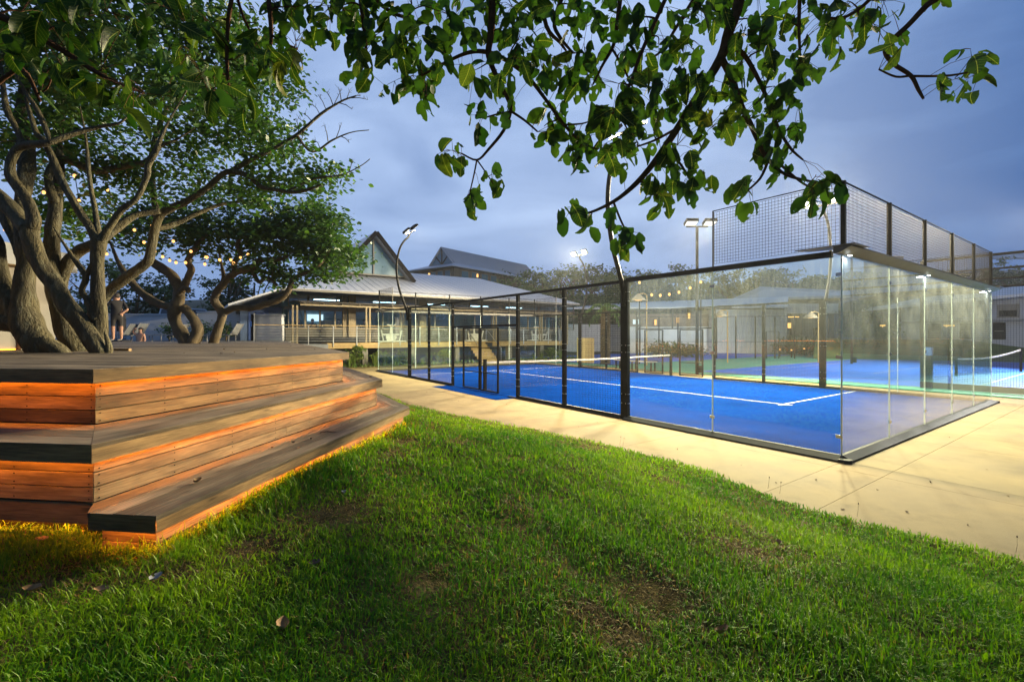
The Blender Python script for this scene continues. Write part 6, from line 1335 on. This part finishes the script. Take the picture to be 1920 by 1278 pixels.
# planter box edges of the tree cut-outs, glowing from below
mb = MB(); mb.box(P(196, CY, 6.6).x, P(225, CY, 6.6).x, 6.75, 6.8, 1.587, 1.62); tag(mb.build('tree_pit_edge', M['wood']), 'low orange lit timber edge beside the tree bases', 'timber edge')
for (px, py, D, e) in ((150, 640, 7.6, 26), (60, 652, 7.2, 18), (178, 636, 9.0, 20), (372, 640, 14.2, 14), (402, 640, 14.3, 12)):   # small uplights at the tree bases, behind the trunks as seen by the glow on their sides
    p = P(px, py, D); p.z = 1.64; mb = MB(); mb.lathe((p.x, p.y, 1.585), [(.05, 0), (.05, .05), (.04, .06)], 10); o = mb.build('tree_uplight', M['black']); tag(o, 'small uplight on the deck washing a trunk with orange light', 'uplight', 'orange uplights at the deck trees')
    l = bpy.data.lights.new('uplight', 'SPOT'); l.energy = e * 1.3; l.color = (1, .50, .10); l.spot_size = R(110); l.spot_blend = .8; l.shadow_soft_size = .05; lo = bpy.data.objects.new('uplight_lamp', l); col.objects.link(lo); lo.location = (p.x, p.y - .02, 1.68); lo.rotation_euler = (Vector((0.1, .25, -1))).to_track_quat('Z', 'Y').to_euler()

# ------------------------------------------------------------------ people
def person(label, base, scale, joints, edges, mats, zones, group=None, hair=True, face=Vector((0, -1, 0)), root='pelvis'):
    names = list(joints); me = bpy.data.meshes.new('body'); b = Vector(base)
    me.from_pydata([tuple(Vector(joints[k][:3]) * scale) for k in names], [(names.index(a), names.index(c)) for a, c in edges], [])
    o = bpy.data.objects.new('tmp_body', me); col.objects.link(o); m = o.modifiers.new('skin', 'SKIN')
    for i, k in enumerate(names): sv = me.skin_vertices[0].data[i]; r = joints[k][3]; r = r if isinstance(r, tuple) else (r, r); sv.radius = (r[0] * scale, r[1] * scale); sv.use_root = (k == root)
    s = o.modifiers.new('sub', 'SUBSURF'); s.levels = 2
    dg = bpy.context.evaluated_depsgraph_get(); nm = bpy.data.meshes.new_from_object(o.evaluated_get(dg)); bpy.data.objects.remove(o); nm.materials.clear()
    for x in mats: nm.materials.append(M[x])
    for p in nm.polygons: p.material_index = zones(p.center / scale); p.use_smooth = True
    r = thing('person', label, 'person', tuple(b), group); bo = link('body', nm, r)
    if hair:
        h = Vector(joints['head'][:3]) * scale; mb = MB(); mb.ball(b + h + Vector((0, 0, .035)) * scale - face * .02 * scale, .105 * scale, 12, sz=1.05); mb.v = [v for v in mb.v]
        keep = [i for i, f in enumerate(mb.f) if sum((Vector(mb.v[k]) - b - h).z for k in f) / len(f) > .015 * scale or sum((Vector(mb.v[k]) - b - h).dot(face) for k in f) / len(f) < -.03 * scale]
        mb.f = [mb.f[i] for i in keep]; mb.m = [0] * len(mb.f); mb.uv = [None] * len(mb.f); mb.build('hair', M['hair'], r, smooth=True)
        mb = MB(); n = b + h + face * .098 * scale; mb.ball(n, .018 * scale, 6); mb.build('nose', M['skin'], r, smooth=True)
    return r
E_body = [('pelvis', 'spine'), ('spine', 'chest'), ('chest', 'neck'), ('neck', 'head'), ('head', 'crown'), ('chest', 'ls'), ('ls', 'le'), ('le', 'lw'), ('lw', 'lh'), ('chest', 'rs'), ('rs', 're'), ('re', 'rw'), ('rw', 'rh'), ('pelvis', 'lp'), ('lp', 'lk'), ('lk', 'la'), ('la', 'lt'), ('pelvis', 'rp'), ('rp', 'rk'), ('rk', 'ra'), ('ra', 'rt')]
# the standing man faces left, one arm raised forward, the other hand on his hip (x right, y away, z up)
J = dict(pelvis=(0, 0, .92, (.15, .12)), spine=(.0, 0, 1.10, (.15, .12)), chest=(.01, 0, 1.34, (.17, .125)), neck=(-.01, 0, 1.50, .058), head=(-.03, -.0, 1.63, .088), crown=(-.025, 0, 1.72, .072),
         ls=(-.10, -.13, 1.43, .065), le=(-.20, -.19, 1.27, .045), lw=(-.36, -.16, 1.36, .033), lh=(-.43, -.14, 1.39, .036), rs=(.13, .12, 1.43, .065), re=(.30, .12, 1.17, .046), rw=(.20, -.02, 1.02, .034), rh=(.15, -.06, .98, .036),
         lp=(-.07, -.06, .84, .098), lk=(-.08, -.07, .48, .066), la=(-.07, -.06, .10, .042), lt=(-.19, -.10, .04, .040), rp=(.08, .06, .84, .098), rk=(.10, .06, .48, .066), ra=(.11, .07, .10, .042), rt=(.0, .02, .04, .040))
def zone_man(c):
    if c.z < .09: return 3
    if c.z < .56: return 0
    if c.z < .95 and abs(c.x) < .24: return 2
    if c.z < 1.50:
        if c.x < -.25 or (c.x > .16 and c.z < 1.20) : return 0
        return 1
    return 0
pm = P(219, 641, 16.6); pm.z = ZD[0] - .0
if True: pm.z = 1.583
person('man in dark shirt and shorts standing on the deck with one hand on his hip', pm, 1.0, J, E_body, ['skin', 'cloth_dark', 'cloth_dark', 'shoe'], zone_man, face=Vector((-1, -.2, 0)).normalized())
J2 = dict(J); J2.update(ls=(-.17, -.0, 1.42, .06), le=(-.32, -.05, 1.52, .045), lw=(-.22, -.08, 1.68, .033), lh=(-.12, -.08, 1.72, .036), rs=(.17, .0, 1.42, .06), re=(.24, -.02, 1.16, .045), rw=(.20, -.1, .98, .033), rh=(.16, -.14, .94, .036), head=(.02, -.02, 1.63, .088), crown=(.02, -.01, 1.72, .072))
pb = P(263, 636, 21.5); pb.z = .42
person('bather with bare shoulders rising from the pool with an arm to the head', pb, 1.0, J2, E_body, ['skin', 'cloth_dark'], lambda c: 1 if .6 < c.z < .98 and abs(c.x) < .24 else 0)
def seated(px, b, label, rz=0):
    s = sx_(px, b); p = B(s, b, ZT + .05); Js = dict(pelvis=(0, 0, .52, (.16, .12)), spine=(0, .02, .74, (.15, .12)), chest=(0, 0, 1.0, (.19, .13)), neck=(0, -.01, 1.16, .06), head=(0, -.04, 1.30, .09), crown=(0, -.03, 1.38, .072), ls=(-.19, 0, 1.08, .065), le=(-.26, -.1, .82, .048), lw=(-.18, -.34, .80, .034), lh=(-.14, -.42, .81, .036), rs=(.19, 0, 1.08, .065), re=(.26, -.1, .82, .048), rw=(.18, -.34, .80, .034), rh=(.14, -.42, .81, .036),
        lp=(-.1, -.05, .5, .095), lk=(-.13, -.46, .5, .07), la=(-.13, -.44, .1, .045), lt=(-.13, -.56, .04, .04), rp=(.1, -.05, .5, .095), rk=(.13, -.46, .5, .07), ra=(.13, -.44, .1, .045), rt=(.13, -.56, .04, .04))
    r = person(label, p, 1.0, Js, E_body, ['skin', 'cloth_dark'], lambda c: 0 if c.z > 1.16 or c.y < -.36 and c.z > .7 else 1); r.rotation_euler = (0, 0, rz)
    st = thing('chair', 'dark chair under ' + label, 'chair', tuple(p)); mb = MB(); mb.box(p.x - .22, p.x + .22, p.y - .22, p.y + .2, p.z + .38, p.z + .42); mb.build('seat', M['frame_dark'], st); mb = MB(); mb.box(p.x - .2, p.x + .2, p.y + .2, p.y + .24, p.z + .5, p.z + 1.0); mb.build('backrest', M['frame_dark'], st)
    for i in (-.18, .18):
        for j in (-.18, .16): mb = MB(); mb.beam(p + Vector((i, j, 0)), p + Vector((i, j, .38)), .03, .03); mb.build('leg', M['frame_dark'], st)
seated(586, 3.4, 'person in a dark top sitting left of the orange counter', .3); seated(635, 3.4, 'person in a dark top sitting right of the orange counter', -.2); seated(560, 3.9, 'person in dark clothes near the first clubhouse window', .6); seated(683, 3.6, 'person in dark clothes behind the window by the wooden post', .2)
# ------------------------------------------------------------------ cars behind the pool wall
def car(px, D, label, m, h, l, z, suv=True, rz=0):
    p = P(px, CY, D); o = Vector((p.x, p.y, z)); r = thing('parked_car', label, 'car', tuple(o), 'cars parked beyond the pool wall'); ca, sa = math.cos(rz), math.sin(rz)
    T = lambda x, y, zz: o + Vector((x * ca - y * sa, x * sa + y * ca, zz)); w = .9
    body = [(-l / 2, .35), (-l / 2, .95), (-l / 2 + .12, 1.02), (l * .18, 1.04), (l / 2 - .1, .90), (l / 2, .7), (l / 2, .35)]
    cab = [(-l / 2 + .08, 1.02), (-l / 2 + .25, h), (l * .05, h), (l * .24, 1.03)] if suv else [(-l * .36, 1.0), (-l * .22, h), (l * .04, h), (l * .24, 1.02)]
    def loft(prof, w0, w1, name, mm, zsp):
        mb = MB(); n = len(prof); ww = lambda zz: w0 + (w1 - w0) * max(0, min(1, (zz - zsp[0]) / (zsp[1] - zsp[0])))
        mb.add([T(x, -ww(zz), zz) for x, zz in prof] + [T(x, ww(zz), zz) for x, zz in prof], [tuple(range(n)), tuple(range(2 * n - 1, n - 1, -1))] + [(i, n + i, n + (i + 1) % n, (i + 1) % n) for i in range(n)]); return mb.build(name, mm, r)
    loft(body, w, w * .97, 'body', m, (.35, 1.04)); cb = loft(cab, w * .94, w * .78, 'cabin', m, (1.0, h))
    for sg in (-1, 1):
        mb = MB(); y = lambda zz: sg * (w * (.94 - .16 * (zz - 1.0) / (h - 1.0)) + .006)
        c0, c1, c2, c3 = cab; mid = (c1[0] + c2[0]) / 2
        for a0_, a1_, b0_, b1_ in ((c0[0] + .14, mid - .05, c1[0] + .1, mid - .05), (mid + .04, c3[0] - .22, mid + .04, c2[0] - .06)): mb.add([T(a0_, y(1.08), 1.08), T(a1_, y(1.08), 1.08), T(b1_, y(h - .1), h - .1), T(b0_, y(h - .1), h - .1)], [(0, 1, 2, 3)])
        mb.build('window', M['car_glass'], r)
        for x in (-l * .31, l * .31):
            mb = MB(); mb.tube([T(x, sg * (w - .16), .33), T(x, sg * (w + .02), .33)], [.33, .33], 16); mb.build('wheel', M['tyre'], r)
    mb = MB(); mb.add([T(cab[0][0] + .02 - .02, -.62, 1.1), T(cab[0][0] - .02, .62, 1.1), T(cab[1][0] - .05, .55, h - .12), T(cab[1][0] - .05, -.55, h - .12)], [(0, 1, 2, 3)]); mb.build('rear_window', M['car_glass'], r)
mb = MB(); mb.prism([(-40, 27), (-9, 27), (-12, 47), (-45, 47)], .2, 1.7); mb.build('car_park', M['tarmac'], kind='structure')
car(366, 33, 'white van like car parked behind the pool wall', M['car'], 1.95, 4.4, 1.75, True, 1.3); car(340, 34, 'low white car half hidden behind the pool wall', M['car'], 1.4, 4.3, 1.7, False, .1); car(392, 38, 'silver car behind the white van like car', M['car_grey'], 1.5, 4.2, 1.7, False, .3)
# ------------------------------------------------------------------ string lights in the deck trees
def string(pts, label, sag=.12):
    r = thing('string_lights', label, 'string lights', tuple(pts[0])); mb = MB()
    full = []
    for a, b in zip(pts[:-1], pts[1:]):
        for i in range(6): t = i / 6; full.append(a.lerp(b, t) - ZUP * sag * .5 * math.sin(math.pi * t))
    full.append(pts[-1]); mb.tube([q + ZUP * .09 for q in full], [.007] * len(full), 4); mb.build('cable', M['cable'], r)
    for p in pts:
        mb = MB(); mb.lathe(p, [(.012, .10), (.02, .09), (.02, .045), (.014, .04)], 8); h = mb.build('lamp_holder', M['cable'], r); mb = MB(); mb.ball(p + ZUP * .012, .026 * max(1, p.y / 9), 8, sz=1.2); mb.build('bulb', M['bulb'], r, smooth=True)
string([P(*q) for q in ((10, 432, 7.6), (60, 390, 7.7), (82, 362, 7.8), (140, 331, 7.9), (148, 378, 7.9), (201, 357, 8.0), (228, 404, 8.4))], 'string of bulbs strung through the branches at the upper left')
string([P(*q) for q in ((190, 482, 11), (200, 477, 11.2), (252, 432, 12), (270, 455, 12.3), (285, 423, 12.5), (290, 472, 12.6), (305, 482, 12.7), (318, 489, 12.8), (330, 493, 12.9), (348, 493, 13), (384, 496, 13.2), (386, 483, 13.3))], 'long string of warm bulbs sagging across the looped tree')
string([P(*q) for q in ((325, 453, 12.4), (358, 472, 12.7), (388, 483, 12.9), (412, 488, 13), (433, 488, 13.1), (438, 494, 13.1), (451, 484, 13.1), (465, 478, 13.2))], 'short string of warm bulbs above the crooked tree')
string([P(*q) for q in ((1199, 530, 29), (1222, 553, 29.4), (1238, 554, 29.8), (1255, 552, 30.2), (1273, 548, 30.6), (1294, 540, 31), (1314, 529, 31.4))], 'string of yellow bulbs hanging behind the court glass in front of the wood')
for p in (P(1199, 530, 29), P(1314, 529, 31.4)):
    mb = MB(); mb.tube([Vector((p.x, p.y, 0)), p + ZUP * .12], [.045, .04], 8); tag(mb.build('string_light_post', M['black']), 'slim post holding one end of the far bulb string', 'post', 'posts of the far bulb string')
# ------------------------------------------------------------------ planting below the terrace
mb = MB(); mb.prism([tuple(B(s, b))[:2] for s, b in ((-1.5, -1.9), (9.0, -1.9), (9.0, .3), (-1.5, .3))], -.06, .05); mb.prism([tuple(B(s, b))[:2] for s, b in ((11.3, -1.4), (18.5, -1.4), (18.5, .3), (11.3, .3))], -.06, .05); mb.build('planting_bed', M['soil'], kind='structure')
def spiky(p, h, n, label, m='leaf_plant', group=None):
    r = thing('spiky_plant', label, 'plant', tuple(p), group); mb = MB(); q = random.Random(int(p.x * 1000) % 9999)
    for i in range(n):
        a = q.random() * 6.283; d = Vector((math.cos(a), math.sin(a), 0)); l = h * q.uniform(.6, 1.1); ln = q.uniform(.15, .9); s = Vector((-d.y, d.x, 0)) * q.uniform(.012, .022); b = p + d * .04
        m1 = b + ZUP * l * .6 + d * l * ln * .25; e = b + ZUP * l * (1 - .35 * ln) + d * l * ln * .7; mb.add([b - s, b + s, m1 + s * .8, m1 - s * .8, e], [(0, 1, 2, 3), (3, 2, 4)])
    mb.build('blades', M[m], r)
rs = random.Random(21)
for i, px in enumerate((652, 664, 700, 708, 722, 735, 748, 775, 790, 812, 826, 842, 1002, 1022, 1046)):
    s = sx_(px, -1.2); spiky(B(s, -1.3 + rs.uniform(-.3, .6), .04), rs.uniform(.6, 1.0), 46, 'yellow green spiky plant ' + ('beside the far deck corner' if i == 0 else 'left of the first terrace pier' if i == 1 else 'just right of the first terrace pier' if i == 2 else 'behind the far left glass edge' if i == 3 else 'behind the far court corner, left of its joint' if i == 4 else 'behind the far court corner, right of its joint' if i == 5 else 'left of the big corner post of the court' if i == 6 else 'right of the big corner post of the court' if i == 7 else 'left of the second court post' if i == 8 else 'right of the second court post' if i == 9 else 'near the stairs, farthest from them' if i == 10 else 'close to the foot of the terrace stairs' if i == 11 else 'in the right bed, nearest the stairs' if i == 12 else 'in the middle of the right bed' if i == 13 else 'at the right end of the right bed'), group='spiky plants below the terrace')
for px, lab in ((668, 'bright leafy shrub under the terrace edge beside the deck'), (716, 'low green shrub by the far glass corner'), (760, 'loose green shrub behind the far court glass'), (832, 'green shrub near the terrace stairs'), (1035, 'low shrub in the bed right of the stairs')):
    s = sx_(px, -.7); leafy('shrub', lab, 'shrub', B(s, -.7, .04), .42, .85 if px != 668 else 1.15, 24, .16, M['leaf_plant'], sp=.16)
mb = MB(); q = random.Random(3)
for i in range(900):
    s = q.uniform(-1.4, 8.9) if q.random() < .65 else q.uniform(11.4, 18.4); p = B(s, q.uniform(-1.8, -.1), .05); a = q.random() * 6.28; d = Vector((math.cos(a), math.sin(a), 0)); sd = Vector((-d.y, d.x, 0)) * .03; h = q.uniform(.1, .3); mb.add([p - sd, p + sd, p + d * h * .5 + ZUP * h], [(0, 1, 2)])
mb.build('ground_cover', M['leaf_plant'], kind='stuff')
# hedges and shrubs in front of the porch and house
for px, py, D, r, h, lab in ((1490, 655, 44, 1.6, 1.8, 'dark rounded hedge in front of the porch'), (1525, 657, 44, 1.4, 1.3, 'low dark hedge right of the porch column'), (1610, 645, 37, 1.3, 1.6, 'olive shrub on the bank behind the end glass'), (1640, 640, 37.5, 1.5, 2.0, 'dark shrub on the bank behind the second end pane'), (1245, 660, 38, 1.6, 1.2, 'brown green hedge behind the double gates'), (1285, 662, 38, 1.6, 1.0, 'low green hedge behind the right gate')):
    p = P(px, py, D); p.z = max(0, p.z - .6) if D < 38 else 0; leafy('shrub', lab, 'shrub', p, r, h, 60, .25, M['leaf_dark'], sp=.3)
# ------------------------------------------------------------------ trees beyond
def far_tree(px, ptop, D, wpx, label, m='leaf_far', trunk=True, zb=None, group='trees on the wooded ridge', dens=1.0, shape=.62, lf=1.0):
    zb = hill_z((px - CX) / F * D, D) if zb is None else zb; zb = min(zb, P(px, ptop, D).z - 2.0); p = P(px, CY, D); b = Vector((p.x, p.y, zb)); zt = P(px, ptop, D).z; h = zt - zb; w = wpx / F * D / 2
    t = Tree('tree', label, 'tree', tuple(b), group); q = t.rs; q.seed(int(px * 7 + D * 13))
    t.limb([(b - ZUP * .3, .03 * h), (b + Vector((q.uniform(-.03, .03) * h, 0, h * .35)), .022 * h), (b + Vector((q.uniform(-.06, .06) * h, 0, h * .7)), .010 * h)], 7, sub=3)
    for i in range(5): a = q.random() * 6.28; t.limb([(b + ZUP * h * q.uniform(.25, .45), .012 * h), (b + Vector((math.cos(a) * w * .5, math.sin(a) * w * .5, h * q.uniform(.55, .7))), .008 * h), (b + Vector((math.cos(a) * w * .8, math.sin(a) * w * .8, h * q.uniform(.65, .85))), .004 * h)], 5, sub=2)
    bl = []
    for i in range(9):
        a = q.random() * 6.28; rr = w * q.uniform(.2, .75); c = b + Vector((math.cos(a) * rr, math.sin(a) * rr, h * q.uniform(1 - shape, .86))); k = w * q.uniform(.3, .5); bl.append((c, (k, k, k * .62), max(5, int(9 * dens)), 17))
    bl.append((b + ZUP * h * .9, (w * .4, w * .4, h * .1), max(4, int(7 * dens)), 15))
    t.crown(bl, max(.28, D * .0062) * lf, M[m], spread=max(.3, D * .006), twigs=False); t.done(M['bark_far'])
ridge = [(905, 512, 66, 90), (940, 507, 70, 70), (968, 515, 62, 90), (996, 506, 72, 70), (1022, 505, 68, 80), (1048, 497, 66, 90), (1075, 492, 70, 100), (1108, 492, 72, 90), (1135, 506, 66, 80), (1163, 515, 64, 70), (1188, 512, 70, 70), (1215, 506, 72, 70), (1240, 508, 68, 60), (1270, 491, 74, 70), (1298, 520, 66, 70), (1330, 508, 70, 70), (1362, 512, 68, 80), (1395, 500, 72, 80), (1425, 508, 70, 70), (1455, 498, 74, 80), (1490, 502, 70, 80), (1528, 515, 76, 80), (1560, 522, 72, 70), (1600, 508, 78, 70), (1640, 520, 74, 80)]
LM = [(915, 'the right end of the hilltop house roof'), (985, 'the tip of the hilltop house ridge'), (1048, 'the gap left of the glaring twin lamps'), (1097, 'the glaring twin floodlights'), (1150, 'the near curved floodlight post'), (1215, 'the string of yellow bulbs'), (1270, 'the right end of the bulb string'), (1307, 'the straight black lamp pole'), (1350, 'the first corner mesh bay'), (1420, 'the hall roof'), (1470, 'the ribbed white wall'), (1525, 'the blue grey porch'), (1578, 'the glass corner edge'), (1640, 'the second end pane')]
used = set()
def spot(px, kind):
    for k, (x, n) in enumerate(sorted(LM, key=lambda t: abs(t[0] - px))):
        for w in (('behind',) if abs(px - x) < 12 else ()) + (('just left of',) if px < x else ('just right of',)):
            l = f'{kind} {w} {n}'
            if l not in used: used.add(l); return l
for i, (px, pt, D, w) in enumerate(ridge):
    lab = ('dense dark green tree on the wooded ridge', 'rounded evergreen tree on the wooded ridge', 'loose grey green tree on the wooded ridge')[i % 3]
    lab = spot(px, ('dense ridge tree', 'rounded ridge tree', 'loose grey green ridge tree')[i % 3])
    far_tree(px, pt, D, w * 1.25, lab, ('leaf_far', 'leaf_dark', 'leaf_far')[i % 3])
for px, pt, D, w in ((985, 545, 54, 120), (1060, 545, 55, 120), (1130, 550, 56, 110), (1200, 548, 58, 110), (1270, 552, 58, 110), (1340, 548, 62, 110), (1150, 530, 60, 100), (1220, 535, 62, 100), (1290, 535, 64, 100)): far_tree(px, pt, D, w, spot(px, 'shaded lower slope tree' if D < 60 else 'shaded mid slope tree'), 'leaf_dark', group='lower trees below the ridge')
for px, pt, D, w, lab in ((120, 500, 34, 150, 'dark tree behind the pool wall at the left'), (190, 478, 35, 130, 'dark tree behind the pool wall above the man'), (255, 505, 36, 130, 'dark tree behind the pool wall left of the looped tree'), (305, 512, 37, 90, 'low dark tree behind the looped tree'), (425, 482, 36, 110, 'tall dark tree behind the crooked deck tree'), (475, 490, 38, 100, 'dark tree beside the clubhouse end'), (395, 545, 44, 40, 'thin pale tree above the parked cars'), (60, 490, 34, 120, 'dark tree behind the pavilion')): far_tree(px, pt, D, w, lab, 'leaf_dark', zb=1.4, group=None, dens=1.3, shape=.9)
for px, pt, D, w, lab in ((1615, 562, 42, 70, 'dark tree on the bank behind the corner glass'), (1655, 556, 43, 80, 'dark rounded tree on the bank behind the second end pane'), (1875, 478, 62, 60, 'dark tree below the hillside house'), (1905, 494, 60, 60, 'dark tree at the right edge below the hillside house'), (1850, 498, 64, 60, 'dark tree behind the top mesh of the end wall'), (1700, 497, 70, 60, 'low dark tree below the ridge house'), (1760, 503, 70, 80, 'dark tree right of the ridge house'), (1810, 505, 68, 80, 'dark tree between the ridge house and the hillside house'), (1950, 485, 62, 80, 'dark tree just beyond the right edge')): far_tree(px, pt, D, w, lab, 'leaf_dark', zb=1.2 if D < 50 else None, group=None, shape=.8)
for px, pt, D, w, lab in ((392, 553, 50, 30, 'bare thin tree above the cars'),): pass

# ------------------------------------------------------------------ thin evening mist round the whole place
hm = bpy.data.materials.new('mist'); hm.use_nodes = True; hn = hm.node_tree; hn.nodes.remove(hn.nodes['Principled BSDF'])
pv_ = hn.nodes.new('ShaderNodeVolumePrincipled'); pv_.inputs['Color'].default_value = (.86, .92, 1, 1); pv_.inputs['Density'].default_value = HAZE; pv_.inputs['Anisotropy'].default_value = .55; hn.links.new(pv_.outputs[0], hn.nodes['Material Output'].inputs['Volume'])
mb = MB(); mb.box(-260, 260, -70, 330, -1.2, 48); mb.build('haze', hm, kind='stuff')
